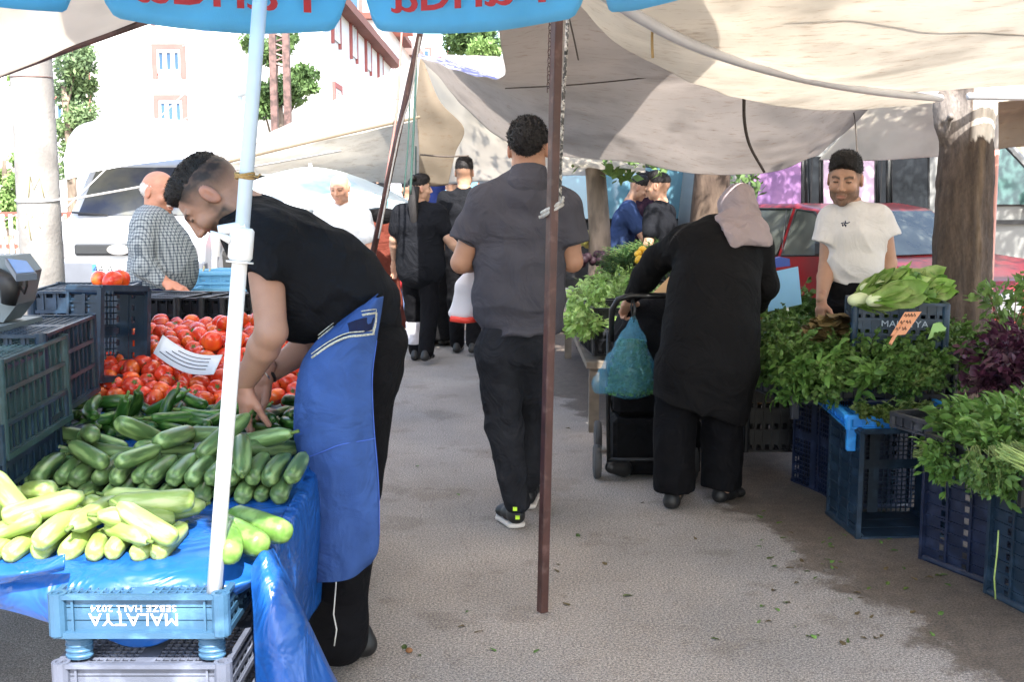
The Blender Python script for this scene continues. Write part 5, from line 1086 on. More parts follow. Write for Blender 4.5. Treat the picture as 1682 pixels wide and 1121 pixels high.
    rr = random.Random(4); hv = []; hf = []
    for i in range(5200):
        a, r = rr.uniform(0, 6.28), math.sqrt(rr.random()); zz = rr.random()
        p = cc(1036, 645-85*zz) + Vector((math.cos(a)*r*.125*(1-.5*zz), math.sin(a)*r*.092*(1-.5*zz), 0)); d1 = Vector((rr.gauss(0, 1), rr.gauss(0, 1), rr.gauss(0, 1))).normalized()*.014; d2 = Vector((rr.gauss(0, 1), rr.gauss(0, 1), rr.gauss(0, 1))).normalized()*.010
        n = len(hv); hv += [p-d1, p+d2, p+d1, p-d2]; hf.append((n, n+1, n+2, n+3))
    hb = obj('herbs', hv, hf, mat('bagged_herb', (.07, .19, .05), .7, .4, 30), None, False); tag(hb, 'green herbs seen through the pale blue plastic bag', 'herbs')
    m = MB(); m.tube([cc(1041, 530), cc(1043, 505, .02), cc(1040, 488, .03)], .006, 6); m.tube([cc(1041, 530), cc(1036, 505, -.02), cc(1040, 488, .03)], .004, 6); m.build('handle', mf, o, True)

def standing(name_label, spot, height, face, skin=(.40, .23, .15), top=None, bot=None, hair='short', pose=None, h=.011, sleeves='short', headkw=None, skirt=None, group=None, extra=None, shoes=M_SHOE, lean=0., torso=1., belly=0., headturn=0., nod=0., hairmat=None, rshoe=None, fit=.018):
    """a person standing or walking; spot = ground point under them, face = heading in degrees (0 = away from the camera, 90 = to the left)"""
    k = height/1.75; p = dict(armL=((-.25, 0, 1.13), (-.27, .08, .87)), armR=((.25, 0, 1.13), (.27, .08, .87)), stride=0.)
    p.update(pose or {})
    Mx = Matrix.Translation(spot) @ Matrix.Rotation(R(face), 4, 'Z') @ Matrix.Scale(k, 4)
    def w(q):
        q = Vector(q); q.y += lean*max(0, q.z-.9); return V3(Mx @ q)
    sd = p['stride']
    J = dict(pelvis=w((0, 0, .95)), waist=w((0, 0, 1.10)), chest=w((0, 0, 1.31)), neck=w((0, -.01, 1.50)), shL=w((-.175, 0, 1.41)), shR=w((.175, 0, 1.41)),
             elL=w(p['armL'][0]), wrL=w(p['armL'][1]), elR=w(p['armR'][0]), wrR=w(p['armR'][1]),
             hipL=w((-.085, 0, .90)), hipR=w((.085, 0, .90)), knL=w((-.09, sd*.5+.02, .49)), knR=w((.09, -sd*.35+.03, .50)), anL=w((-.085, sd, .09)), anR=w((.085, -sd, .09+max(0, sd)*.3)))
    side = w((1, 0, 0))-w((0, 0, 0)); side = nrm(side)
    cl = []
    cl.append(('shirt', shirt(J, side, fit, .62, .08, h=h, long=(sleeves == 'long'), torso=torso, belly=belly, extra=extra, disp=folds((.3, .3, .9), 8, .005, int(spot[0]*10) % 50)), top))
    if skirt:
        s = Sdf(); s.chain([(w((0, 0, 1.05)), .15*k, .75), (w((0, 0, .9)), .18*k, .8), (w((0, .02, .4)), .22*k, .85), (w((.02, 0, .12)), .27*k, .85)], .03, side); s.plane(w((0, 0, .07)), (0, 0, -1), .01)
        cl.append(('skirt', s.mesh(h, folds((1, .5, .1), 6, .012, 3, .3)), skirt))
    else: cl.append(('trousers', trousers(J, side, h=h), bot))
    fw = nrm(w((0, 1, 0))-w((0, 0, 0)))
    for q in 'LR':
        a = V3(J['an'+q]).copy(); lift = a[2]-.09*k; a[2] = max(0, lift)*.9
        sh = shoe(a-fw*.06, a+fw*.17, .043, .06, .007); cl.append(('shoe', sh, shoes))
    hd = R(headturn); hf = nrm(w((math.sin(hd), math.cos(hd), -nod))-w((0, 0, 0)))
    hc = w((0, .02+(.03 if nod > .2 else 0), 1.635)); hw = []
    for q, sgn in (('L', 1), ('R', -1)):
        d = nrm(J['wr'+q]-J['el'+q]); hw.append((J['wr'+q]+d*.06, d, fw if abs(d@fw) < .8 else (0, 0, 1), dict(side=sgn, curl=.5, h=.006, s=k)))
    kw = dict(h=.006); kw.update(headkw or {})
    return add_person(name_label, bare(J, side), cl, head=(hc, hf, (0, 0, 1)), hair=hair if hair != 'none' else None, hairmat=hairmat or M_HAIR, hands=hw, h=h, skin=skin, group=group, base=spot, headkw=kw, hs=k), J, w

def white_shirt_man():
    Y = 5.9; c = lambda u, v, dy=0: P(u, v, Y+dy); side = nrm((1, -.25, 0))
    J = dict(pelvis=c(1402, 490), waist=c(1405, 435), chest=c(1410, 385), neck=c(1397, 336, .02), shL=c(1447, 356, -.02), shR=c(1364, 358, .06),
             elL=c(1460, 432, 0), wrL=c(1452, 505, -.05), elR=c(1358, 440, .02), wrR=c(1349, 492, -.12), hipL=c(1425, 510), hipR=c(1380, 510), knL=c(1425, 640), knR=c(1380, 640), anL=c(1425, 760, 0), anR=c(1380, 760, 0))
    for q in ('anL', 'anR'): J[q] = Vector((J[q].x, J[q].y, .09))
    s = Sdf()
    s.cone(c(1445, 360, -.02), c(1456, 383, 0), .066, .068, .05); s.cone(c(1366, 362, .06), c(1356, 398, .02), .066, .064, .05)
    s.cone(c(1450, 372, -.01), c(1460, 395), .064, .070, .03); s.cone(c(1362, 376, .05), c(1353, 408, .02), .062, .068, .03)
    s.cut(c(1460, 387), (.15, 0, -1), .10); s.cut(c(1356, 400, .02), (-.3, 0, -1), .11)
    s.chain([(c(1402, 478), .143, .78), (c(1403, 435), .140, .78), (c(1407, 385), .150, .74), (c(1404, 355, .02), .125, .62)], .04, side)
    s.cone(c(1441, 358, -.02), c(1370, 360, .06), .062, .062, .06); s.cone(c(1402, 362), c(1399, 350), .085, .070, .03)
    s.plane(c(1402, 487), (.02, 0, -1), .005)
    f1 = folds((.6, .2, .7), 5, .0055, 81, .7); hc = c(1388, 296, -.01)
    per = add_person('young man in white t-shirt standing behind the herbs in front of the red car', bare(J, side, arm=1.02),
        [('shirt', s.mesh(.007, f1), M_WHITE), ('trousers', trousers(J, side), M_BLKT)], head=(hc, (-.42, -.86, -.22), (-.05, -.22, 1)), hair='thick', hairmat=M_HAIR, skin=(.38, .215, .145),
        base=(c(1402, 760).x, Y, 0), headkw=dict(beard=.75, h=.0035, shave=.92), hs=1.08,
        hands=[(c(1349, 500, -.12), (-.1, -.25, -1), (-.9, -.3, .1), dict(side=-1, curl=.55, h=.004)), (c(1452, 508, -.05), (0, -.1, -1), (.9, -.3, 0), dict(side=1, curl=.4, h=.004))])
    m = MB(); 
    for q, w_ in ((386, .0), (383, .012), (389, -.008), (378, .004)):
        pass
    m = MB(); b0 = c(1388, 367, -.135)
    for pts in ([(0, .014), (.004, .004), (-.004, -.006), (.006, -.018)], [(-.022, .0), (-.006, .004), (.010, .0), (.026, .006)], [(-.014, -.010), (-.002, -.004), (.008, -.012)], [(-.01, -.016), (-.016, -.004)]):
        m.tube([b0+Vector((x, .25*x, z)) for x, z in pts], .0028, 6)
    m.build('print', M_NAVY, per, True, True)
    for q in ('L', 'R'): pass

def old_man():
    Y = 6.0; c = lambda u, v, dy=0: P(u, v, Y+dy); side = nrm((.35, -.9, 0))
    J = dict(pelvis=c(262, 475), waist=c(266, 430), chest=c(252, 380), neck=c(258, 345), shR=c(238, 372, -.16), shL=c(272, 368, .16), elR=c(236, 435, -.22), wrR=c(272, 464, -.22),
             elL=c(295, 425, .2), wrL=c(300, 460, .1), hipL=c(270, 500, .08), hipR=c(260, 500, -.08), knL=c(270, 600, .08), knR=c(260, 600, -.08), anL=c(270, 600, .08), anR=c(260, 600, -.08))
    for q in ('anL', 'anR'): J[q] = Vector((J[q].x, J[q].y, .09))
    for q in ('knL', 'knR'): J[q] = Vector((J[q].x, J[q].y, .48))
    s = Sdf(); s.chain([(c(258, 488), .165, .9), (c(264, 440), .175, .95), (c(258, 395), .175, .82), (c(252, 365), .15, .7)], .05, side); s.ell(c(283, 435), (.135, .15, .17), .06)
    s.cone(c(240, 374, -.13), c(268, 372, .13), .07, .07, .06); s.cone(c(252, 362), c(258, 344), .085, .066, .03)
    s.chain([(c(238, 374, -.15), .072), (c(232, 405, -.2), .066), (c(236, 438, -.22), .06), (c(262, 460, -.22), .045)], .03)
    s.chain([(c(270, 372, .15), .07), (c(292, 425, .2), .06), (c(300, 455, .12), .045)], .03)
    f1 = folds((.5, .3, .8), 7, .007, 91, .7); hc = c(262, 318)
    # check cloth
    m = bpy.data.materials.new('checked_shirt'); m.use_nodes = True; nt = m.node_tree; b = nt.nodes['Principled BSDF']; b.inputs['Roughness'].default_value = .9
    tc = nt.nodes.new('ShaderNodeTexCoord'); sx = nt.nodes.new('ShaderNodeSeparateXYZ'); nt.links.new(tc.outputs['Object'], sx.inputs[0]); acc = None
    for ax, fr in (('Z', 62.), ('X', 62.), ('Y', 62.)):
        mu = nt.nodes.new('ShaderNodeMath'); mu.operation = 'MULTIPLY'; mu.inputs[1].default_value = fr; nt.links.new(sx.outputs[ax], mu.inputs[0])
        fc = nt.nodes.new('ShaderNodeMath'); fc.operation = 'FRACT'; nt.links.new(mu.outputs[0], fc.inputs[0])
        lt = nt.nodes.new('ShaderNodeMath'); lt.operation = 'LESS_THAN'; lt.inputs[1].default_value = .42 if ax == 'Z' else .32; nt.links.new(fc.outputs[0], lt.inputs[0])
        if acc is None: acc = lt.outputs[0]
        else:
            ad = nt.nodes.new('ShaderNodeMath'); ad.operation = 'ADD'; nt.links.new(acc, ad.inputs[0]); nt.links.new(lt.outputs[0], ad.inputs[1]); acc = ad.outputs[0]
    rmp = nt.nodes.new('ShaderNodeValToRGB'); rmp.color_ramp.elements[0].color = (.26, .29, .30, 1); rmp.color_ramp.elements[1].color = (.03, .045, .065, 1); rmp.color_ramp.elements[1].position = .85
    dv = nt.nodes.new('ShaderNodeMath'); dv.operation = 'DIVIDE'; dv.inputs[1].default_value = 2.6; nt.links.new(acc, dv.inputs[0]); nt.links.new(dv.outputs[0], rmp.inputs[0]); nt.links.new(rmp.outputs[0], b.inputs['Base Color'])
    co = Sdf(); co.cone(c(257, 350), c(260, 340), .07, .068, .01); co.plane(c(259, 337), (.2, 0, 1), .004)
    add_person('elderly man with white moustache in grey checked shirt behind the dark crates', bare(J, side), [('shirt', s.mesh(.007, f1), m), ('collar', co.mesh(.005), m), ('trousers', trousers(J, side, r=(.11, .09, .08), fit=.03), M_NAVY)],
        head=(hc, (.86, -.42, -.18), (.15, 0, 1)), hair='fringe', hairmat=M_WHITEHAIR, skin=(.42, .20, .13), base=(hc.x, Y, 0), headkw=dict(moustache=True, h=.0038, old=True, brow=(.3, .28, .26)), hs=1.0,
        hands=[(c(276, 466, -.22), (.9, -.1, -.35), (.2, -.2, 1), dict(side=1, curl=.5, h=.004))])
def crowd():
    lt = cloth('pale_shirt', (.74, .76, .78)); mar = cloth('maroon_shirt', (.10, .03, .05)); nv = cloth('navy_shirt', (.03, .05, .12)); flo = cloth('floral_top', (.6, .25, .3), col2=(.2, .5, .5), c2scale=30)
    gj = cloth('grey_tee', (.25, .27, .28)); red = cloth('red_top', (.6, .05, .06)); jn = cloth('blue_jeans', (.12, .2, .38)); wb = cloth('sunlit_trouser', (.6, .58, .62))
    def gp(u, Y): return Vector((P(u, 400, Y).x, Y, 0))
    # woman walking away, black top, hair tied
    Y = 9.45; pr, J, w = standing('woman with long dark ponytail walking away in black top and loose trousers', gp(690, Y), 1.60, -8, skin=(.42, .25, .17), top=M_BLK, bot=M_BLKT, hair='thick', pose=dict(armL=((-.25, .0, 1.17), (-.28, .12, .98)), armR=((.27, -.02, 1.18), (.40, .06, 1.0)), stride=.16), headturn=62, fit=.05, h=.009)
    m = MB(); m.tube([w((-.02, -.09, 1.66)), w((-.03, -.14, 1.52)), w((-.02, -.15, 1.35)), w((-.02, -.13, 1.2))], [.04, .045, .035, .012], 10, flat=.6); m.lathe([(.001, -.03), (.025, -.015), (.03, 0), (.02, .02), (.001, .03)], 10, Matrix.Translation(w((-.04, -.08, 1.74)))); m.build('ponytail', M_HAIR, pr, True, True)
    s = Sdf()
    for q in 'L': s.cone(lerp(J['kn'+q], J['an'+q], .34), lerp(J['kn'+q], J['an'+q], .72), .080, .078, .01)
    obj('sunlit_shin', *s.mesh(.009), wb, pr, world=True)  # sunlight on the shin put in as a pale sleeve
    Y = 9.95; standing('man with cropped hair in black t-shirt walking beyond the grey polo man', gp(763, Y), 1.76, -4, top=M_BLK, bot=M_BLKT, hair='thick', pose=dict(armL=((-.23, .02, 1.14), (-.2, .2, .98)), armR=((.24, 0, 1.13), (.2, .2, .95)), stride=.12), h=.009, headkw=dict(shave=.5))
    Y = 10.6; pr, J, w = standing('woman in navy headscarf and floral top with long black skirt', gp(716, Y), 1.60, -20, top=flo, bot=M_BLKT, hair='none', skirt=M_ABAYA, sleeves='long', h=.011)
    s = Sdf(); s.ell(w((0, .0, 1.66)), (.095, .105, .10), .02); s.cone(w((0, -.02, 1.6)), w((0, -.03, 1.48)), .075, .1, .02); obj('headscarf', *s.mesh(.008), cloth('navy_scarf', (.03, .05, .2)), pr, world=True)
    Y = 8.6; standing('balding man in pale shirt facing the camera under the white umbrella', gp(563, Y), 1.60, 170, top=lt, bot=jn, hair='fringe', hairmat=M_WHITEHAIR, skin=(.5, .27, .18), headkw=dict(old=True, brow=(.2, .15, .12)), h=.009, nod=.3)
    Y = 11.5
    for u, lb, t_, hgt, hm in ((607, 'person in black headscarf and robe right of the white umbrella', M_ABAYA, 1.6, M_ABAYA), (628, 'person in rust brown robe behind the slanted pole', cloth('rust_robe', (.12, .03, .02)), 1.55, M_ABAYA)):
        pr, J, w = standing(lb, gp(u, Y), hgt, 10, top=t_, bot=M_BLKT, hair='none', skirt=t_, sleeves='long', h=.014)
        s = Sdf(); s.ell(w((0, .0, 1.64)), (.10, .11, .13), .02); s.cone(w((0, -.02, 1.6)), w((0, -.03, 1.42)), .085, .15, .03); obj('headscarf', *s.mesh(.01), hm, pr, world=True)
    standing('boy in grey t-shirt in the distance behind the ponytail woman', gp(652, 12.5), 1.38, 20, top=gj, bot=jn, hair='thick', h=.014)
    standing('child in red top in the distance by the slanted pole', gp(637, 12.2), 1.05, 10, top=red, bot=cloth('pink_skirt', (.6, .15, .35)), hair='thick', h=.014)
    standing('man in navy shirt bending by the far tree trunk', gp(1012, 10.8), 1.62, -100, top=nv, bot=jn, hair='thick', lean=.25, pose=dict(armL=((-.2, .22, 1.15), (-.15, .45, .95)), armR=((.22, .25, 1.12), (.2, .42, .9))), h=.011, nod=.5)
    standing('man in dark maroon shirt partly hidden beside the man in black', gp(1060, 11.2), 1.66, 120, top=cloth('dark_maroon_shirt', (.03, .012, .02)), bot=M_BLKT, hair='thick', h=.011)
    standing('man in black t-shirt seen in profile behind the dark herbs', gp(1083, 9.2), 1.62, 60, top=M_BLK, bot=M_BLKT, hair='thick', h=.010, headkw=dict(shave=.5))
    for i, (u, Yy, hgt, fc, t_, lb) in enumerate(((592, 14, 1.6, 20, nv, 'distant shopper in navy left of the slanted pole'), (618, 15, 1.7, 170, gj, 'distant shopper in grey facing the camera by the slanted pole'), (742, 13.5, 1.66, -10, lt, 'distant shopper in pale shirt between the ponytail woman and the cropped man'), (795, 14.5, 1.7, 15, M_NAVY, 'distant shopper in navy right of the cropped man'), (700, 15.5, 1.68, 175, red, 'distant shopper in red above the navy headscarf'))):
        standing(lb, gp(u, Yy), hgt, fc, top=t_, bot=M_BLKT, hair='thick', h=.016)
    standing('man with short hair seen left of the blue cap in the far crowd', gp(672, 13.), 1.62, 30, top=M_NAVY, bot=M_BLKT, hair='thick', h=.014)
if not globals().get("SKIP"): (bending_vendor(), grey_walker(), shopper_woman(), white_shirt_man(), old_man(), crowd())
EXPO = 2.28
# ------------------------------------------------------------------ small helpers
def text(body, size, M, m, parent=None, name='lettering', extrude=.001, sx=1., spacing=1.):
    cu = bpy.data.curves.new(name, 'FONT'); cu.body = body; cu.size = size; cu.align_x = 'CENTER'; cu.align_y = 'CENTER'; cu.extrude = extrude; cu.space_character = spacing; cu.resolution_u = 3
    o = bpy.data.objects.new(name, cu); COL.objects.link(o); bpy.context.view_layer.update()
    me = bpy.data.meshes.new_from_object(o.evaluated_get(bpy.context.evaluated_depsgraph_get())); bpy.data.objects.remove(o)
    me.materials.clear(); me.materials.append(m); me.transform(Matrix(M) @ Matrix.Diagonal((sx, 1, 1, 1)))
    o = bpy.data.objects.new(name, me); COL.objects.link(o)
    if parent: to_local(o, parent)
    return o
def facing(o, normal, up=(0, 0, 1), flip=False):
    """matrix putting text (its xy plane) at o, looking along normal"""
    z = nrm(normal); x = nrm(np.cross(nrm(up), z)); y = np.cross(z, x); M = np.eye(4); M[:3, 0] = x*(-1 if flip else 1); M[:3, 1] = y; M[:3, 2] = z; M[:3, 3] = o; return M
def settle(bodies, surf, xr, yr, it=140, seed=0, g=.006, nfix=0):
    """drop bodies (rows of spheres) onto surf(x, y); returns sphere centres per body"""
    p = np.concatenate([b[0] for b in bodies]); r = np.concatenate([np.full(len(b[0]), b[1]) for b in bodies]); own = np.concatenate([np.full(len(b[0]), i) for i, b in enumerate(bodies)])
    cs = []; k = 0
    for b in bodies:
        n = len(b[0])
        for i in range(n):
            for j in range(i+1, n): cs.append((k+i, k+j, np.linalg.norm(b[0][i]-b[0][j])))
        k += n
    ci = np.array([c[0] for c in cs], int); cj = np.array([c[1] for c in cs], int); cd = np.array([c[2] for c in cs])
    iu = np.triu_indices(len(p), 1); ok = own[iu[0]] != own[iu[1]]; A, B = iu[0][ok], iu[1][ok]; rr = (r[A]+r[B])*.985
    nf = nfix*len(bodies[0][0]); pf = p[:nf].copy()
    for t in range(it):
        p[:, 2] -= g*(1-.8*t/it)
        for _ in range(3):
            p[:nf] = pf; d = p[A]-p[B]; L = np.sqrt((d*d).sum(1))+1e-9; m = L < rr
            c = d[m]*((rr[m]-L[m])/L[m]*.48)[:, None]; s = np.zeros_like(p); np.add.at(s, A[m], c); np.add.at(s, B[m], -c)
            s[:, 2] *= .7; q = np.linalg.norm(s, axis=1, keepdims=True); p += s*np.minimum(1, .012/(q+1e-9))
            if len(ci):
                for _ in range(3):
                    d = p[ci]-p[cj]; L = np.sqrt((d*d).sum(1))+1e-9; c = d*((cd-L)/L*.35)[:, None]; s = np.zeros_like(p); np.add.at(s, ci, c); np.add.at(s, cj, -c); p += s
            if len(ci):   # keep the long ones from standing up
                n_ = len(bodies[0][0]); q = p.reshape(-1, n_, 3); q[:, :, 2] = q[:, :, 2]*.76+q[:, :, 2].mean(1, keepdims=True)*.24
            p[:, 0] = np.clip(p[:, 0], xr[0]+r, xr[1]-r); p[:, 1] = np.clip(p[:, 1], yr[0]+r, yr[1]-r)
            p[:, 2] = np.maximum(p[:, 2], surf(p[:, 0], p[:, 1])+r)
    p[:nf] = pf; out = []; k = 0
    for b in bodies: out.append(p[k:k+len(b[0])]); k += len(b[0])
    return out
def SZ(x, y): return .60+.09*(y-2.35)
def crate_mb(w, d, h, nx=9, ny=7, rows=3, bottom=True, slots=True, rim=.016, post=.017, text_panel=False):
    """open-topped plastic crate: lattice walls with ribs, rim, corner tubes and a grid bottom"""
    m = MB(); t = .004
    for (ax, L, n, off) in (('x', w, nx, -d/2), ('x', w, nx, d/2), ('y', d, ny, -w/2), ('y', d, ny, w/2)):
        sg = 1 if off > 0 else -1
        def bx(a0, a1, z0, z1, o0, o1):
            lo, hi = sorted((off+sg*o0, off+sg*o1))
            if ax == 'x': m.box((a0, lo, z0), (a1, hi, z1))
            else: m.box((lo, a0, z0), (hi, a1, z1))
        for j in range(rows+1):
            z = h*j/rows
            if text_panel and ax == 'x' and 0 < j < rows: continue
            z0 = max(0, z-.006); z1 = min(h, z+.006)
            bx(-L/2, L/2, z0, z1, 0, .008)
        for i in range(n+1):
            a = -L/2+L*i/n
            if text_panel and ax == 'x' and .12 < i/n < .88: continue
            bx(a-.0025, a+.0025, .0061, h-.0061, .0003, .0066)
        for j in range(rows):
            z0 = h*j/rows+.006; z1 = h*(j+1)/rows-.006
            if text_panel and ax == 'x': bx(-L/2, L/2, z0-.007, z1+.007, -.003, .0002); continue
            for i in range(n):
                a0 = -L/2+L*i/n; a1 = a0+L/n; e = .22*(a1-a0) if slots else 0
                bx(a0, a0+e+.001, z0, z1, -.002, -.0003); bx(a1-e-.001, a1, z0, z1, -.002, -.0003)
                zz = .30*(z1-z0) if slots else 0
                bx(a0+e, a1-e, z0+zz, z1, -.002, -.0004)
        bx(-L/2-.006, L/2+.006, h-.004, h+rim*.7, -.004, rim)
        bx(-L/2, L/2, -.001, .008, -.001, .012)
    for sx in (-1, 1):
        for sy in (-1, 1):
            x, y = sx*(w/2-.002), sy*(d/2-.002); n = 12; M = Matrix.Translation((x, y, 0))
            m.lathe([(post*.6, h+.004), (post*.6, .02), (post*.6, -.004), (post, -.004), (post, .02), (post, h-.002), (post, h+.003), (post*.7, h+.003)], n, M, cap=False)
    if bottom:
        for i in range(1, nx*2): x = -w/2+w*i/(nx*2); m.box((x-.002, -d/2, .004), (x+.002, d/2, .009))
        for i in range(1, ny*2): y = -d/2+d*i/(ny*2); m.box((-w/2, y-.002, .0042), (w/2, y+.002, .0092))
        m.box((-w/2, -.018, .0035), (w/2, .018, .0085)); m.box((-w*.06, -d/2, .0036), (w*.06, d/2, .0086))
    return m
PL = lambda n, c, **k: mat(n, c, k.pop('rough', .42), .25, k.pop('scale', 9), .0006, 160, spec=.5, col2=tuple(min(1, x*1.9+.014) for x in c), c2scale=14, c2lo=.52, c2hi=.72, randv=.18)
M_CR = PL('crate_petrol', (.010, .027, .052)); M_CRB = PL('crate_navy', (.006, .012, .036)); M_CRD = PL('crate_black', (.006, .007, .010)); M_CRL = PL('crate_light_blue', (.035, .095, .17)); M_CRG = PL('crate_grey_green', (.028, .062, .070)); M_TRAY = PL('tray_blue', (.02, .22, .62)); M_CRGREY = PL('crate_dusty_grey', (.030, .032, .040)); M_CRW = PL('crate_chalky', (.11, .125, .17))
def place_crate(label, mesh, m, loc, rot=(0, 0, 0), group=None, name='plastic_crate', rim_child=None):
    o = bpy.data.objects.new(name, mesh.copy() if mesh.materials and mesh.materials[0] != m else mesh); o.data.materials.clear(); o.data.materials.append(m); COL.objects.link(o)
    o.location = loc; o.rotation_euler = rot; tag(o, label, 'crate', group); return o
def mesh_of(mb):
    o = mb.build('crate_src', M_CR); me = o.data; bpy.data.objects.remove(o); return me

# ------------------------------------------------------------------ vegetables
def squash(L, r, bend=.02, n=12, stem=True, neck=.7, seed=0, lobes=5):
    """a marrow lying along x, with its cut stem"""
    rr = random.Random(seed); m = MB(); rings = [(-.5, .02), (-.498, .32), (-.485, .62), (-.45, .86), (-.36, 1), (-.1, 1.02), (.15, .96), (.32, .88), (.42, neck), (.47, neck*.72), (.485, neck*.35)]
    vs = []; fs = []
    for i, (t, q) in enumerate(rings):
        for k in range(n):
            a = 2*math.pi*k/n; w = 1+.03*math.cos(lobes*a)*min(1, i/3)
            vs.append((t*L, math.cos(a)*r*q*w+bend*(1-4*t*t), math.sin(a)*r*q*w))
    for i in range(len(rings)-1):
        for k in range(n): fs.append((i*n+k, i*n+(k+1) % n, (i+1)*n+(k+1) % n, (i+1)*n+k))
    fs.append(tuple(range(n))[::-1]); fs.append(tuple((len(rings)-1)*n+k for k in range(n)))
    m.add(vs, fs)
    s = MB(); x = .478*L
    s.tube([(x-.004, 0, 0), (x+.008, .001, 0), (x+.022, .002, .001)], [r*neck*.42, r*neck*.30, r*neck*.34], 6)
    return m, s
M_ZD = mat('dark_zucchini_skin', (.085, .155, .050), .32, .35, 45, .0003, 90, spec=.5, col2=(.20, .30, .11), c2scale=55, c2lo=.46, c2hi=.62, randv=.3, stretch=(.16, 1, 1))
M_ZL = mat('pale_zucchini_skin', (.22, .31, .075), .35, .12, 30, .0003, 90, col2=(.34, .41, .17), c2scale=60, c2lo=.45, c2hi=.62, randv=.15, stretch=(.2, 1, 1))
M_CU = mat('cucumber_skin', (.020, .075, .012), .28, .3, 70, .0012, 150, col2=(.075, .16, .035), c2scale=70, c2lo=.5, c2hi=.62, randv=.3, stretch=(.2, 1, 1))
M_STEM = mat('stem_green', (.10, .16, .035), .7, .3, 60)
M_TOM = mat('tomato_skin', (.58, .040, .015), .22, .1, 18, .0, 50, spec=.5, col2=(.66, .15, .015), c2scale=13, c2lo=.5, c2hi=.72, randv=.25, coat=.3)
def make_veg(name, label, cat, group, L, r, m, bend, seed, neck):
    body, st = squash(L, r, bend, 14, True, neck, seed)
    o = body.build(name, m, None, True); tag(o, label, cat, group); st.build('stem', M_STEM, o, True); return o
def orient(o, pts, roll):
    a, b = pts[0], pts[-1]; c = pts.mean(0); x = nrm(b-a); up = np.array((0, 0, 1.)) if abs(x[2]) < .95 else np.array((0, 1., 0)); y = nrm(np.cross(up, x)); z = np.cross(x, y)
    cr_, sr = math.cos(roll), math.sin(roll); y2 = y*cr_+z*sr; z2 = -y*sr+z*cr_
    M = Matrix(((x[0], y2[0], z2[0], c[0]), (x[1], y2[1], z2[1], c[1]), (x[2], y2[2], z2[2], c[2]), (0, 0, 0, 1)))
    o.rotation_euler = M.to_euler(); o.location = c
def rod(c, d, L, r, n=5):
    c = np.array(c, float); d = nrm(d); return [np.array([c+d*(L-2*r)*(t-.5) for t in np.linspace(0, 1, n)]), r]
def pile(protos, n, gen, xr, yr, L, r, seed, it=220, lab=None, nfix=0):
    rr = random.Random(seed); B = []
    for i in range(n):
        c, d, s = gen(i, rr); B.append((rod(c, d, L*s, r*s, 6)+[s]))
    res = settle([b[:2] for b in B], SZ, xr, yr, it, nfix=nfix)
    for i, pts in enumerate(res):
        pr = protos[i % len(protos)]; first = i < len(protos)
        if not first and (pts[:, 2]-SZ(0, pts[:, 1])).mean() > 4.6*r: continue
        o = pr if first else dup(pr); orient(o, pts, rr.uniform(-.5, .5)+(math.pi if rr.random() < .3 else 0)); s = B[i][2]; o.scale = (s, s, s)
        if lab: o['label'] = lab
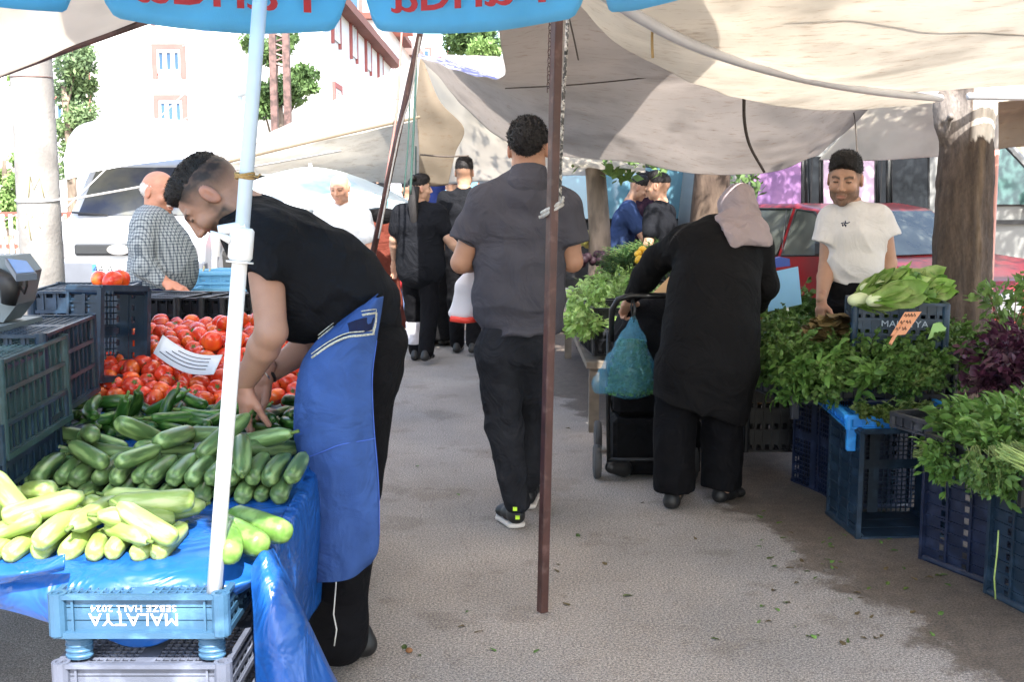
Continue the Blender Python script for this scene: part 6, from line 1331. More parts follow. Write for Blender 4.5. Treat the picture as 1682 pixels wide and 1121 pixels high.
def vegetables():
    # pale zucchini in the sun at the front
    lab = 'pale green zucchini in the sunlit pile at the front of the stall'; gr = 'pale zucchini at the front edge'
    pr = [make_veg('pale_zucchini', lab, 'zucchini', gr, .175, .026, M_ZL, b, i, .55) for i, b in enumerate((.004, .010, -.006))]
    def gen(i, rr):
        if i < 13: return ((-1.44+i*.0535+rr.uniform(-.004, .004), 2.465+rr.uniform(-.012, .02), .636), (rr.uniform(-.25, .25), 1, .09), rr.uniform(.8, 1.0))
        x = rr.uniform(-1.38, -.78); return ((x, rr.uniform(2.45, 2.62), .70+(i-12)*.004), (rr.uniform(-1, 1)*1.2, rr.uniform(-1, 1)*.9, rr.uniform(-.15, .15)), rr.uniform(.9, 1.15))
    pile(pr, 50, gen, (-1.55, -.74), (2.36, 2.70), .170, .025, 3, it=330, nfix=13)
    # two dark ones lying by the pole
    lab2 = 'large green zucchini lying apart at the right front corner of the stall'
    for i, (a, b) in enumerate((((398, 850), (452, 870)), ((372, 862), (422, 893)), ((376, 872), (380, 912)))):
        o = pr[0]; z = make_veg('green_zucchini', ('rightmost of the three green zucchini by the white pole', 'middle one of the three green zucchini by the white pole', 'green zucchini seen end-on against the white pole')[i], 'zucchini', 'green zucchini beside the pole', .20, .031, mat('mid_zucchini_skin', (.09, .19, .035), .32, .2, 45, .0003, 90, col2=(.16, .28, .07), c2scale=28, c2lo=.48, c2hi=.6), .006, i, .6)
        A = G(*a, z=.67); B_ = G(*b, z=.66)
        if i == 2: A = A+Vector((0, .06, 0)); B_ = B_-Vector((0, .02, 0))
        orient(z, np.array([V3(B_), V3(A)]), .3)
    # dark zucchini
    lab = 'dark green zucchini in the neatly stacked row across the stall'; gr = 'dark zucchini in the middle of the stall'
    pr = [make_veg('dark_zucchini', lab, 'zucchini', gr, .205, .0245, M_ZD, b, 10+i, .6) for i, b in enumerate((.003, .008, -.008, .0))]
    def gen(i, rr):
        if i < 36:
            r_ = i // 18; k = i % 18
            return ((-1.46+k*.0505+.024*(r_ % 2)+rr.uniform(-.004, .004), 2.845+.02*r_+rr.uniform(-.012, .012), .666+.042*r_+rr.uniform(-.002, .004)), (rr.uniform(-.08, .08), 1, .09), rr.uniform(.84, 1.04))
        if i < 52: k = i-36; return ((-.80+rr.uniform(-.10, .13), 2.96+.014*(k % 8)-.04, .79+.018*k/2), (1, .62+rr.uniform(-.06, .06), .02), rr.uniform(1., 1.18))
        return ((rr.uniform(-1.42, -.9), rr.uniform(2.88, 3.05), .77+(i-52)*.005), (1, rr.uniform(-.9, .7), rr.uniform(-.1, .1)), rr.uniform(.9, 1.15))
    pile(pr, 76, gen, (-1.50, -.58), (2.72, 3.20), .205, .0245, 5, nfix=36, it=260)
    # cucumbers
    lab = 'glossy dark cucumber in the heap in front of the tomatoes'; gr = 'cucumbers heaped in front of the tomatoes'
    pr = [make_veg('cucumber', lab, 'cucumber', gr, .15, .018, M_CU, b, 20+i, .8) for i, b in enumerate((.006, .014, -.010, .024))]
    def gen(i, rr):
        return ((rr.uniform(-1.42, -.62), rr.uniform(3.22, 3.50), .74+i*.002), (1, rr.uniform(-1, 1), rr.uniform(-.2, .2)), rr.uniform(.85, 1.15))
    pile(pr, 88, gen, (-1.46, -.58), (3.18, 3.56), .15, .018, 9, it=260)
    # tomatoes
    pt = []
    for k in range(4):
        rr = random.Random(50+k); m = MB(); vs = []; fs = []; n, q = 16, 11
        for i in range(q):
            th = math.pi*i/(q-1)
            for j in range(n):
                a = 2*math.pi*j/n; rad = math.sin(th)*(1+.035*math.cos((4+k)*a+k)*math.sin(th)); z = math.cos(th)*.82
                if th < .5: z -= .12*(1-th/.5)
                vs.append((rad*math.cos(a)*(1+.06*(k == 1)), rad*math.sin(a), z))
        for i in range(q-1):
            for j in range(n): fs.append((i*n+j, (i+1)*n+j, (i+1)*n+(j+1) % n, i*n+(j+1) % n))
        m.add([Vector(v)*.033 for v in vs], fs); o = m.build('tomato', M_TOM, None, True); tag(o, 'ripe red tomato in the big heap beside the dark crates', 'tomato', 'tomatoes heaped on the stall')
        c = MB()
        for j in range(5):
            a = 2*math.pi*j/5+.3; c.add([(0, 0, .0245), (.004*math.cos(a+1.2), .004*math.sin(a+1.2), .0255), (.012*math.cos(a), .012*math.sin(a), .0275), (.004*math.cos(a-1.2), .004*math.sin(a-1.2), .0262)], [(0, 1, 2, 3)])
        c.build('calyx', M_STEM, o, False); pt.append(o)
    rr = random.Random(8); B = []
    for i in range(235):
        r = rr.uniform(.029, .040); B.append([np.array([[rr.uniform(-1.52, -.60), 3.6+rr.random()**.8*.75, .86+.0012*i]]), r*.93])
    f = lambda x, y: SZ(x, y)+.11*np.clip((y-3.6)/.5, 0, 1)
    for i, p in enumerate(settle(B, f, (-1.60, -.56), (3.555, 4.42), 170, g=.009)):
        o = pt[i] if i < 4 else dup(pt[i % 4]); o.location = p[0]; o.rotation_euler = (rr.uniform(-1.2, 1.2), rr.uniform(-1.2, 1.2), rr.uniform(0, 6)); s = B[i][1]/.031; o.scale = (s, s, s)
    for (u, v, Y, lb, sx) in ((178, 461, 4.02, 'left one of three tomatoes on top of the dark crate', 1.15), (199, 474, 3.985, 'front one of three tomatoes on top of the dark crate', 1.2), (210, 453, 4.06, 'back one of three tomatoes on top of the dark crate', 1.2)):
        o = dup(pt[0]); o.location = (P(u, v, Y).x-.03, Y, P(122, 476, 3.95).z+.030); o.scale = (sx*1.05, sx*.92, sx); o.rotation_euler = (1.1, .4, u); o['label'] = lb; o['group'] = 'three tomatoes on the crate'
        for c in list(o.children): bpy.data.objects.remove(c)

# ------------------------------------------------------------------ left stall
def left_stall():
    t = thing('stall_table', 'wooden trestle table under the blue plastic sheet', 'table', (-1.3, 3.3, 0)); mw = mat('grey_plank', (.16, .13, .10), .85, .3, 12, .002, 60)
    m = MB(); s = .09; M = Matrix(((1, 0, 0, 0), (0, 1, 0, 0), (0, s, 1, .57-s*2.35), (0, 0, 0, 1)))
    for i in range(10): m.box((-2.6, 2.36+i*.215, 0), (-.585, 2.565+i*.215, .018), M)
    m.build('tabletop', mw, t, False, True)
    for x, y in ((-.68, 2.5), (-1.6, 2.5), (-2.5, 2.5), (-.68, 4.3), (-1.6, 4.3), (-2.5, 4.3)):
        m = MB(); m.box((x-.025, y-.025, .001), (x+.025, y+.025, SZ(0, y)-.05)); m.build('leg', mw, t, False, True)
    mt = mat('blue_tarpaulin', (.010, .085, .34), .30, .08, 5, .0012, 30, crease=.035, cscale=5, spec=.55, trans=.12, coat=.15)
    cv = thing('tarpaulin', 'glossy blue plastic sheet covering the vegetable stall', 'tarpaulin', (-1.2, 2.4, .6))
    rows = []
    def zf(y): return SZ(0, y)+.006
    for (y, dz) in ((4.5, .0), (3.9, .0), (3.3, 0), (2.8, 0), (2.5, 0), (2.40, 0.002), (2.345, -.012), (2.32, -.05), (2.325, -.09), (2.34, -.125)):
        row = []
        for i, x in enumerate(np.linspace(-2.2, -.575, 9)):
            d = dz if y < 2.45 else 0
            if y < 2.36 and d < -.04: d *= 1+.35*math.sin(i*2.1)-.5*(i == 8)+(.5 if i < 4 else 0)
            row.append((x+.02*math.sin(i*3+y*9)*(y < 2.4), y+(.02*math.sin(i*1.7) if y < 2.36 else 0), zf(y)+d))
        rows.append(row)
    to_local(sheet('top_sheet', rows, mt, 150, 110, .005, 2.6, .002, 12), cv)
    rows = [[(-.577, y, zf(y)-.001) for y in (2.36, 2.7, 3.1, 3.6, 4.2)], [(-.548, y, zf(y)-.03) for y in (2.37, 2.7, 3.1, 3.6, 4.2)], [(-.552+.012*math.sin(y*5), y, zf(y)-.18) for y in (2.38, 2.7, 3.1, 3.6, 4.2)], [(-.575+.02*math.sin(y*9), y, .24) for y in (2.42, 2.7, 3.1, 3.6, 4.2)]]
    to_local(sheet('side_sheet', rows, mt, 90, 60, .009, 2.5, .002, 14, (1, 1, .5)), cv)
    A = [(P(412, 935, 2.335), P(428, 908, 2.345), P(442, 905, 2.37), P(450, 900, 2.5)), (P(414, 985, 2.32), P(440, 975, 2.28), P(474, 972, 2.33), P(478, 955, 2.5)),
         (P(416, 1050, 2.30), P(455, 1050, 2.24), P(508, 1045, 2.32), P(500, 1020, 2.52)), (P(422, 1150, 2.30), P(480, 1160, 2.22), P(556, 1150, 2.32), P(545, 1110, 2.52))]
    to_local(sheet('corner_flap', [list(r) for r in A], mt, 60, 70, .006, 3.5, .002, 16, (1, 1, .35)), cv)
    # folded strip of the sheet at the left front
    rows = [[P(u, v, Y) for u, v, Y in ((-60, 925, 2.32), (0, 926, 2.315), (60, 922, 2.31), (108, 912, 2.30))], [P(u, v, Y) for u, v, Y in ((-60, 945, 2.285), (0, 945, 2.28), (60, 938, 2.28), (107, 926, 2.285))], [P(u, v, Y) for u, v, Y in ((-60, 962, 2.30), (0, 960, 2.295), (60, 948, 2.295), (106, 936, 2.295))]]
    to_local(sheet('fold', rows, mt, 50, 20, .004, 4, .002, 18), cv)
    # stack of trays holding the pole
    tr = crate_mb(.355, .46, .086, 10, 12, 3, True, True, .012, .02, True)
    me = mesh_of(tr); Y0 = 2.25; base = P(228, 1046, Y0); zt = base.z
    cx = base.x; grp = 'trays stacked under the front of the stall'
    for k in range(3):
        z0 = zt+.001-k*.155
        if z0 < 0: break
        o = place_crate(('light blue tray with MALATYA lettering at the top of the stack', 'chalky blue tray second from the top of the stack', 'lowest tray of the stack under the stall')[k], me, (M_CRL, M_CRW, M_CRW)[k], (cx, Y0+.24, z0+.088), (math.pi, 0, 0), grp, 'stacking_tray')
        for dx in (-.145, .145):
            for dy in (-.20, .20):
                p = MB(); n = 12
                p.lathe([(.028, 0), (.028, .066), (.024, .068)], 14, Matrix.Translation((dx, dy, -.001)) @ Matrix.Diagonal((1, .8, 1, 1)))
                for j in range(5): p.lathe([(.028, .008+j*.012), (.030, .010+j*.012), (.030, .013+j*.012), (.028, .015+j*.012)], 14, Matrix.Translation((dx, dy, 0)) @ Matrix.Diagonal((1, .8, 1, 1)), cap=False)
                q = p.build('corner_post', (M_CRL, M_CRW, M_CRW)[k], o, False, auto=30)
                q.location = (0, 0, .086)
        if k == 0:
            wh = mat('white_print', (.8, .8, .8), .6, .08, 40); y = Y0+.24-.23-.0012
            M = facing((cx-.012, y, z0+.034), (0, -1, 0), (0, 0, -1)); text('MALATYA', .040, M, wh, o, 'lettering', .0006, 1.05, 1.05)
            M = facing((cx-.012, y, z0+.058), (0, -1, 0), (0, 0, -1)); text('SEBZE HALİ 2024', .021, M, wh, o, 'lettering', .0006, 1.12, 1.05)
            for j in range(2): pass
    # umbrella pole
    pw = mat('shaded_white_paint', (.50, .62, .75), .35, .06, 20, .0004, 60)  # bluish tone: shade painted onto the upper part of the white pole
    a, b = P(352, 972, 2.29), P(427, 0, 2.40); d = (b-a); top = a+d*1.33
    um = thing('market_umbrella', 'sky blue market umbrella with red lettering on its valance', 'umbrella', a)
    m = MB(); mid = a+d*.60; m.tube([a-d*.05, mid], .0165, 18); m.build('lower_pole', mat('white_paint', (.72, .72, .72), .35, .06, 20, .0004, 60), um, True, True)
    m = MB(); m.tube([mid-d*.02, top], .0155, 18); m.build('upper_pole', pw, um, True, True)
    dn = d.normalized(); m = MB(); q = mid
    m.tube([q-dn*.045, q-dn*.038, q+dn*.02, q+dn*.026], [.021, .026, .026, .021], 18); m.tube([q-dn*.05, q-dn*.046], [.029, .029], 18)
    m.tube([q+Vector((-.02, -.012, .0)), q+Vector((-.05, -.02, .012)), q+Vector((-.05, -.02, -.035))], [.010, .014, .009], 10); m.tube([q+Vector((.01, 0, .03)), q+Vector((-.046, -.01, .02))], [.012, .012], 10)
    m.build('clamp', MATS['white_paint'], um, True, True)
    m = MB(); c = P(402, 289, 2.37)
    for k in range(3): m.tube([c+Vector((.0195*math.cos(x), .0195*math.sin(x), .004*(k-1)+.002*math.sin(x*2+k))) for x in np.linspace(0, 6.28, 15)[:-1]], .003, 6, closed=True)
    m.tube([c+Vector((.02, -.008, 0)), c+Vector((.03, -.01, -.003)), c+Vector((.036, -.012, .004))], .002, 5)
    m.build('twine', mat('twine', (.30, .19, .07), .9, .3, 200), um, True, True)
    ux, uy, RR, zr = -.47, 2.42, .99, 2.15; can = mat('sky_blue_canvas', (.23, .62, .84), .7, .08, 5, .001, 300, trans=.55)
    V = [Vector((ux+RR*math.cos(R(90+45*k)), uy+RR*math.sin(R(90+45*k)), zr)) for k in range(8)]; apex = Vector((top.x, top.y, 2.52))
    m = MB()
    for k in range(8):
        A, B_ = V[k], V[(k+1) % 8]; mid_ = (A+B_)/2-Vector((0, 0, .02)); g = []
        for i in range(9):
            for j in range(9):
                s_ = i/8; w_ = j/8; e = A.lerp(B_, w_); pnt = apex.lerp(e, s_)-Vector((0, 0, .05*math.sin(math.pi*s_)*1+.03*math.sin(math.pi*w_)*s_)); g.append(pnt)
        m.add(g, [(i*9+j, (i+1)*9+j, (i+1)*9+j+1, i*9+j+1) for i in range(8) for j in range(8)])
    o = m.build('canopy', can, um, True, True)
    md = o.modifiers.new('t', 'SOLIDIFY'); md.thickness = .002
    redm = mat('red_lettering', (.62, .035, .03), .6, .1, 20); wl = mat('white_halo', (.35, .66, .82), .6)
    for k in range(8):
        A, B_ = V[k], V[(k+1) % 8]; ex = (B_-A); L = ex.length; ex.normalize(); out = Vector((ex.y, -ex.x, 0)) if Vector((ex.y, -ex.x, 0)).dot((A+B_)/2-Vector((ux, uy, zr))) > 0 else Vector((-ex.y, ex.x, 0))
        g = []; f = []; n = 40; hgt = .215
        for i in range(n+1):
            x = i/n; c_ = min(x, 1-x)*L; drop = hgt*(1-(max(0, .075-c_)/.075)**2.2*.75) if c_ < .075 else hgt
            for j in range(7):
                z = -drop*j/6-.03*math.sin(math.pi*x); p = A+ex*(L*(.012+x*.976))+out*(.004*math.sin(x*19+k)*j/6+.012*j/6)+Vector((0, 0, z)); g.append(p)
        f = [(i*7+j, (i+1)*7+j, (i+1)*7+j+1, i*7+j+1) for i in range(n) for j in range(6)]
        v = MB(); v.add(g, f); vo = v.build('valance', can, um, True, True); md = vo.modifiers.new('t', 'SOLIDIFY'); md.thickness = .002
        c = (A+B_)/2; inn = -out
        tc = c+Vector((0, 0, -.118))+inn*.0035
        M = facing(tc+inn*.012, inn, (0, 0, 1), flip=True)
        # the printing shows through from outside, so it reads mirrored from under the umbrella
        text('Panda', .20, M, redm, vo, 'lettering', .0008, 1.15, .92)
    m = MB()
    for k in range(8): m.tube([apex-Vector((0, 0, .02)), V[k]+Vector((0, 0, -.012))], .006, 6)
    m.build('ribs', M_MET, um, True, True)

    # crates standing on the stall, left
    c1 = mesh_of(crate_mb(.36, .50, .235, 8, 11, 3)); c2 = mesh_of(crate_mb(.30, .40, .22, 7, 9, 3))
    gb = 'empty crates stacked at the left of the stall'
    def up(label, me, m, u, v, Y, rz, h, base_z=None, g=gb):
        p = P(u, v, Y); return place_crate(label, me, m, (p.x, p.y, p.z), (math.pi, 0, R(rz)), g)
    up('empty dark crate turned upside down, rearmost of the three at the left edge', c1, M_CR, 8, 534, 3.2, 6, .235)
    up('greenish grey crate turned upside down, middle of the three at the left edge', c1, M_CRG, -62, 572, 2.86, 5, .235)
    up('dark blue crate cut by the left edge of the picture, nearest of the three', c1, M_CRB, -110, 600, 2.70, 5, .235)
    up('dark crate at the bottom of the left stack under the greenish one', c1, M_CR, -62, 672, 2.84, 5, .235)
    # crates by the tomatoes
    a = P(122, 476, 3.95); place_crate('dark petrol crate lying on its side at the left of the tomatoes', c2, M_CR, (a.x-.03, a.y+.2, a.z-.005), (math.pi, 0, R(8)), 'crates around the tomato heap')
    place_crate('crate standing on end with its open side to the tomatoes', mesh_of(crate_mb(.24, .30, .13, 6, 7, 2)), M_CR, P(152, 545, 3.82), (R(90), R(5), R(72)), 'crates around the tomato heap')
    for i, (u, w_) in enumerate(((243, 0), (281, 0), (314, 0))):
        place_crate(('first black crate right of the tomato crate under the old man', 'middle one of three black crates under the old man', 'last black crate on the right under the old man')[i], c2, M_CRD, P(u+4, 484, 4.75+.04*i), (math.pi, 0, R(80)), 'black crates standing behind the tomatoes')
        place_crate(('lower black crate behind the left of the tomato heap', 'lower black crate behind the middle of the tomato heap', 'lower black crate behind the right of the tomato heap')[i], c2, M_CRD, P(u+4, 570, 4.75+.04*i), (math.pi, 0, R(80)), 'black crates standing behind the tomatoes')
    # price card and plastic liners
    m = MB(); A = P(267, 576, 3.85); B_ = P(365, 610, 3.66); n = 14; g = []
    for i in range(n):
        t_ = i/(n-1); c = A.lerp(B_, t_)+Vector((0, 0, -.028*math.sin(math.pi*t_)+.01)); g += [c+Vector((.0, .01, .045)), c+Vector((-.015, -.055, -.012))]
    m.add(g, [(2*i, 2*i+1, 2*i+3, 2*i+2) for i in range(n-1)]); o = m.build('price_card', mat('card_white', (.62, .66, .72), .7, .05), None, True); md = o.modifiers.new('t', 'SOLIDIFY'); md.thickness = .002
    tag(o, 'curled white price card lying on the tomatoes', 'price card')
    ln = MB(); 
    for j in range(4):
        pts = [g[2*i+1].lerp(g[2*i], .22+.18*j)+Vector((0, -.003, .004)) for i in range(1+j, n-2)]
        ln.tube(pts, .0014, 4)
    ln.build('writing', M_NAVY, o, True)
    rows = [[P(u, v, Y) for u, v, Y in ((275, 588, 4.35), (310, 578, 4.3), (345, 556, 4.35), (372, 560, 4.3))], [P(u, v, Y) for u, v, Y in ((290, 600, 4.0), (320, 594, 3.98), (352, 592, 3.95), (380, 590, 3.9))]]
    tag(sheet('plastic_liner', rows, mt, 40, 20, .012, 5, .002, 5), 'crumpled blue plastic lining behind the tomatoes', 'plastic sheet')
    rows = [[P(u, v, Y) for u, v, Y in ((90, 690, 3.42), (130, 668, 3.5), (180, 652, 3.55))], [P(u, v, Y) for u, v, Y in ((75, 712, 3.2), (120, 700, 3.25), (160, 690, 3.28))], [P(u, v, Y) for u, v, Y in ((70, 730, 3.08), (115, 722, 3.1), (150, 715, 3.12))]]
    tag(sheet('mesh_sack', rows, mat('mesh_sack', (.10, .10, .14), .9, .5, 90, .004, 200, col2=(.35, .34, .38), c2scale=60), 50, 40, .008, 7, .004, 6), 'grey patterned cloth sack beside the cucumbers', 'sack')
    rows = [[P(u, v, Y) for u, v, Y in ((325, 700, 3.2), (380, 686, 3.3), (450, 690, 3.3), (462, 698, 3.25))], [P(u, v, Y) for u, v, Y in ((315, 716, 3.05), (370, 712, 3.1), (430, 710, 3.1), (456, 708, 3.1))]]
    o = sheet('plastic_bag', rows, mat('crumpled_white_plastic', (.55, .55, .56), .3, .05, trans=.3), 60, 30, .014, 9, .002, 9); o.location.z -= .035; tag(o, 'crumpled clear white plastic sheet between the cucumbers and zucchini', 'plastic sheet')
    # weighing scale at the left edge
    gm = mat('scale_grey', (.12, .15, .165), .45, .1); s = thing('weighing_scale', 'grey market weighing scale with tilted display at the left edge', 'scale', P(-10, 540, 3.1)); Y = 3.15
    m = MB(); m.prism([(P(-40, 420, Y).x, P(-40, 420, Y).z), (P(20, 425, Y).x, P(0, 420, Y).z), (P(40, 450, Y).x, P(0, 447, Y).z), (P(28, 500, Y).x, P(0, 500, Y).z), (P(5, 530, Y).x, P(0, 530, Y).z), (P(-40, 530, Y).x, P(0, 530, Y).z)], Y, Y+.12); m.build('housing', gm, s, False, True)
    m = MB(); A = [P(8, 424, Y-.10), P(44, 428, Y-.05), P(60, 449, Y-.07), P(26, 452, Y-.13)]; m.add(A+[p+Vector((0, 0, -.018)) for p in A], [(0, 1, 2, 3), (7, 6, 5, 4), (0, 3, 7, 4), (3, 2, 6, 7), (2, 1, 5, 6), (1, 0, 4, 5)]); dsp = m.build('display', mat('scale_frame', (.12, .14, .17), .4), s, False, True)
    n = (A[1]-A[0]).cross(A[3]-A[0]).normalized(); n = n if n.z > 0 else -n; c = sum(A, Vector())/4; m = MB(); m.add([c+(p-c)*.86+n*.002 for p in A], [(0, 1, 2, 3)]); m.build('solar_panel', mat('panel_blue', (.14, .25, .48), .25, .1), dsp, False, True)
    m = MB(); m.tube([P(43, 455, Y-.06), P(44, 470, Y-.05), P(40, 482, Y-.04), P(33, 470, Y-.03)], .004, 6); m.tube([P(-10, 455, Y-.02), P(20, 470, Y-.03), P(14, 500, Y-.03)], [.03, .035, .02], 12); m.build('cable', M_SHOE, s, True, True)
    m = MB(); m.box((P(-40, 540, Y).x-.3, Y-.15, P(0, 532, Y).z-.05), (P(22, 540, Y).x, Y+.2, P(0, 532, Y).z)); m.build('base', gm, s, False, True)
# ------------------------------------------------------------------ greens
def leaf(M, L, W, curl, cup=.25, n=3):
    """a folded, curved leaf along +y: (n+1) x 3 grid"""
    vs = []; fs = []
    for i in range(n+1):
        t = i/n; w = W*(math.sin(math.pi*min(1, .08+t*.92))**.75)*.5+1e-4; a = curl*t
        y = L*t*(1-.25*abs(a)*.5); z = -L*t*math.sin(a)*.5
        for q in (-1, 0, 1): vs.append(M @ Vector((q*w, y, z+abs(q)*w*cup)))
    for i in range(n):
        for q in (0, 1): fs.append((i*3+q, i*3+q+1, i*3+q+4, i*3+q+3))
    return vs, fs
def rnd_dir(rr, d, s): return (Vector(d)+Vector((rr.gauss(0, s), rr.gauss(0, s), rr.gauss(0, s)))).normalized()
def align(p, d, roll, rr=None):
    q = Vector(d).to_track_quat('Y', 'Z'); return Matrix.Translation(p) @ q.to_matrix().to_4x4() @ Matrix.Rotation(roll, 4, 'Y')
def bunch(name, kind, m, mstem, seed):
    rr = random.Random(seed); lv = MB(); st = MB(); P_ = dict(rocket=(20, 5, .085, .034, .24), parsley=(26, 15, .030, .022, .24), dill=(30, 18, .030, .006, .26), spinach=(24, 9, .055, .024, .22), lettuce=(14, 2, .14, .10, .1), basil=(20, 10, .045, .022, .2))[kind]
    ns, nl, L, W, sl = P_
    for i in range(ns):
        d = rnd_dir(rr, (0, 1, .12), .22); p = Vector((rr.gauss(0, .012), 0, rr.gauss(0, .012))); b = Vector((rr.gauss(0, .04), 0, rr.gauss(0, .03)))
        s_ = sl*rr.uniform(.6, 1.1); pts = [p+d*(s_*t)+b*t*t for t in (0, .35, .7, 1)]
        st.tube(pts, [.0028, .0024, .0018, .001], 4, cap=False)
        for k in range(nl):
            t = rr.uniform(.35, 1.); q = p+d*(s_*t)+b*t*t; dd = rnd_dir(rr, d, .65 if kind != 'lettuce' else .3)
            vs, fs = leaf(align(q, dd, rr.gauss(0, .9)), L*rr.uniform(.6, 1.2), W*rr.uniform(.7, 1.2), rr.uniform(-.2, 1.3), rr.uniform(.1, .6)); lv.add(vs, fs)
    o = lv.build(name, m, None, True); st.build('stems', mstem, o, True); return o
LM = lambda n, c, c2, **k: mat(n, c, k.pop('rough', .5), .3, k.pop('scale', 25), .0, 60, spec=.4, trans=k.pop('trans', .18), col2=c2, c2scale=k.pop('c2scale', 8), c2lo=.45, c2hi=.62, randv=k.pop('randv', .25), **k)
def heap(protos, spots, label, cat, group, rr):
    for i, (p, d, s) in enumerate(spots):
        pr = protos[i % len(protos)]; o = pr if (i < len(protos) and 'placed' not in pr) else dup(pr)
        if o is pr: pr['placed'] = 1
        M = align(Vector(p), Vector(d), rr.uniform(-.6, .6)); o.location = p; o.rotation_euler = M.to_euler(); o.scale = (s, s, s)
        tag(o, label, cat, group)
        if 'placed' in o and o is not pr: del o['placed']
def greens():
    rr = random.Random(31); ms = mat('yellow_green_stem', (.15, .20, .06), .6, .3, 50)
    mk = LM('rocket_leaf', (.085, .18, .035), (.14, .26, .06)); mp = LM('parsley_leaf', (.055, .125, .026), (.115, .20, .05)); md = LM('dill_leaf', (.018, .055, .012), (.035, .09, .02)); ml = LM('bright_leaf', (.22, .38, .08), (.42, .56, .20)); mb = LM('purple_basil_leaf', (.035, .012, .022), (.07, .02, .045)); mw = LM('wilted_leaf', (.10, .14, .03), (.05, .10, .02))
    RK = [bunch('herb_bunch', 'rocket', mk, ms, i) for i in range(3)]; PA = [bunch('herb_bunch', 'parsley', mp, ms, 10+i) for i in range(3)]; DI = [bunch('herb_bunch', 'dill', md, ms, 20+i) for i in range(2)]; LE = [bunch('lettuce_bunch', 'rocket', ml, ms, 30+i) for i in range(2)]; BA = [bunch('basil_bunch', 'basil', mb, mb, 40+i) for i in range(2)]; SP = [bunch('spinach_bunch', 'spinach', mk, ms, 50+i) for i in range(3)]
    WI = [bunch('herb_bunch', 'parsley', mw, ms, 60)]
    # central big heap on the crates, right
    def field(n, quad, topz, seed, spread=.04, down=.5, s0=.9, s1=1.2, dirb=(-.3, -1, 0), dz=.15):
        r_ = random.Random(seed); out = []
        for i in range(n):
            a, b = r_.random(), r_.random(); A = Vector(quad[0]).lerp(Vector(quad[1]), a); B = Vector(quad[3]).lerp(Vector(quad[2]), a); p = A.lerp(B, b)
            e = min(a, 1-a, b, 1-b)*2; p.z += topz*math.sin(math.pi/2*min(1, e*1.8))*r_.uniform(.75, 1.05); edge = 1-min(1, e*2.5)
            d = Vector((r_.gauss(0, .55), r_.gauss(0, .45), dz))+Vector(dirb)*.6+Vector(((a-.5)*1.2*edge, (b-.5)*1.2*edge, -down*edge))
            out.append((p-d.normalized()*.10, d.normalized(), r_.uniform(s0, s1)))
        return out
    # herb heap: front edge along (1260..1510, v~690), back (1300..1600, v~540)
    q = [P(1290, 645, 4.85), P(1540, 655, 4.62), P(1650, 580, 5.5), P(1330, 585, 5.7)]
    sp = field(96, q, .13, 3, down=.12, s0=.72, s1=.98, dz=.08)
    heap(PA+RK[:1], sp, 'leafy green herb bunch in the wide heap in front of the white t-shirt man', 'herb bunch', 'herb bunches on the blue tray stall', rr)
    q = [P(1268, 620, 5.0), P(1330, 640, 4.9), P(1350, 560, 5.7), P(1262, 560, 5.8)]
    heap(PA, field(22, q, .12, 4), 'dark green herb bunch at the left end of the herb stall', 'herb bunch', 'herb bunches at the left end', rr)
    q = [P(1255, 590, 5.7), P(1330, 580, 5.6), P(1340, 530, 6.4), P(1258, 530, 6.4)]
    heap(PA, field(16, q, .12, 5), 'bright parsley bunch under the light blue sign', 'herb bunch', 'parsley under the blue sign', rr)
    heap(WI, [(P(u, v, Y), (rr.gauss(0, .5), -1, -.1), .7) for u, v, Y in ((1400, 668, 4.6), (1440, 672, 4.55), (1480, 668, 4.55))], 'wilted yellowish herb bunch hanging over the front of the blue tray', 'herb bunch', 'wilted herbs over the tray edge', rr)
    # right foreground heap
    q = [P(1528, 765, 3.85), P(1730, 800, 3.35), P(1740, 720, 4.1), P(1600, 715, 4.4)]
    heap(SP, field(80, q, .085, 6, dirb=(-.6, -.6, .1), down=.30, s0=.7, s1=1.0), 'long leaved green bunch on the black crates at the right edge', 'greens', 'greens at the right foreground', rr)
    heap(PA, [(P(u, v, Y), d, .7) for u, v, Y, d in ((1600, 735, 3.55, (-.1, -.5, -.6)), (1625, 735, 3.5, (.1, -.5, -.6)), (1660, 730, 3.4, (.4, -.5, -.5)))], 'parsley bunch hanging over the corner of the right crates', 'greens', 'parsley over the crate corner', rr)
    m = MB(); r2 = random.Random(3)
    for i in range(26): a = P(1645, 740, 3.3)+Vector((r2.gauss(0, .012), r2.gauss(0, .01), r2.gauss(0, .012))); m.tube([a, a+Vector((.10+r2.gauss(0, .015), -.08, -.035+r2.gauss(0, .014)))], .0028, 5)
    tag(m.build('stem_bundle', mat('celery_stem', (.30, .40, .12), .5, .2, 60), None, True), 'bundle of pale green stems tied at the right edge', 'stems')
    m = MB(); m.tube([P(1640, 872, 3.64), P(1638, 905, 3.645), P(1633, 950, 3.65), P(1635, 985, 3.655)], .003, 5); tag(m.build('herb_stalk', MATS['celery_stem'], None, True), 'single green stalk stuck to the nearest right crate', 'stalk')
    # basil
    q = [P(1625, 655, 4.2), P(1700, 665, 4.0), P(1720, 590, 4.9), P(1640, 590, 5.0)]
    heap(BA, field(16, q, .10, 7, dirb=(-.4, -.8, 0)), 'dark purple basil bunch at the right edge', 'basil', 'purple basil bunches', rr)
    # lettuce field in the middle
    q = [P(938, 535, 6.6), P(1015, 540, 6.4), P(1095, 480, 8.3), P(945, 480, 8.3)]
    heap(LE, field(64, q, .02, 8, dirb=(-.4, -.9, 0), s0=.62, s1=.8, dz=-.08), 'bright green leafy lettuce bunch beside the black stroller', 'lettuce', 'lettuce bunches in the middle stall', rr)
    q = [P(1000, 440, 8.6), P(1100, 440, 8.4), P(1105, 415, 9.2), P(1030, 415, 9.2)]
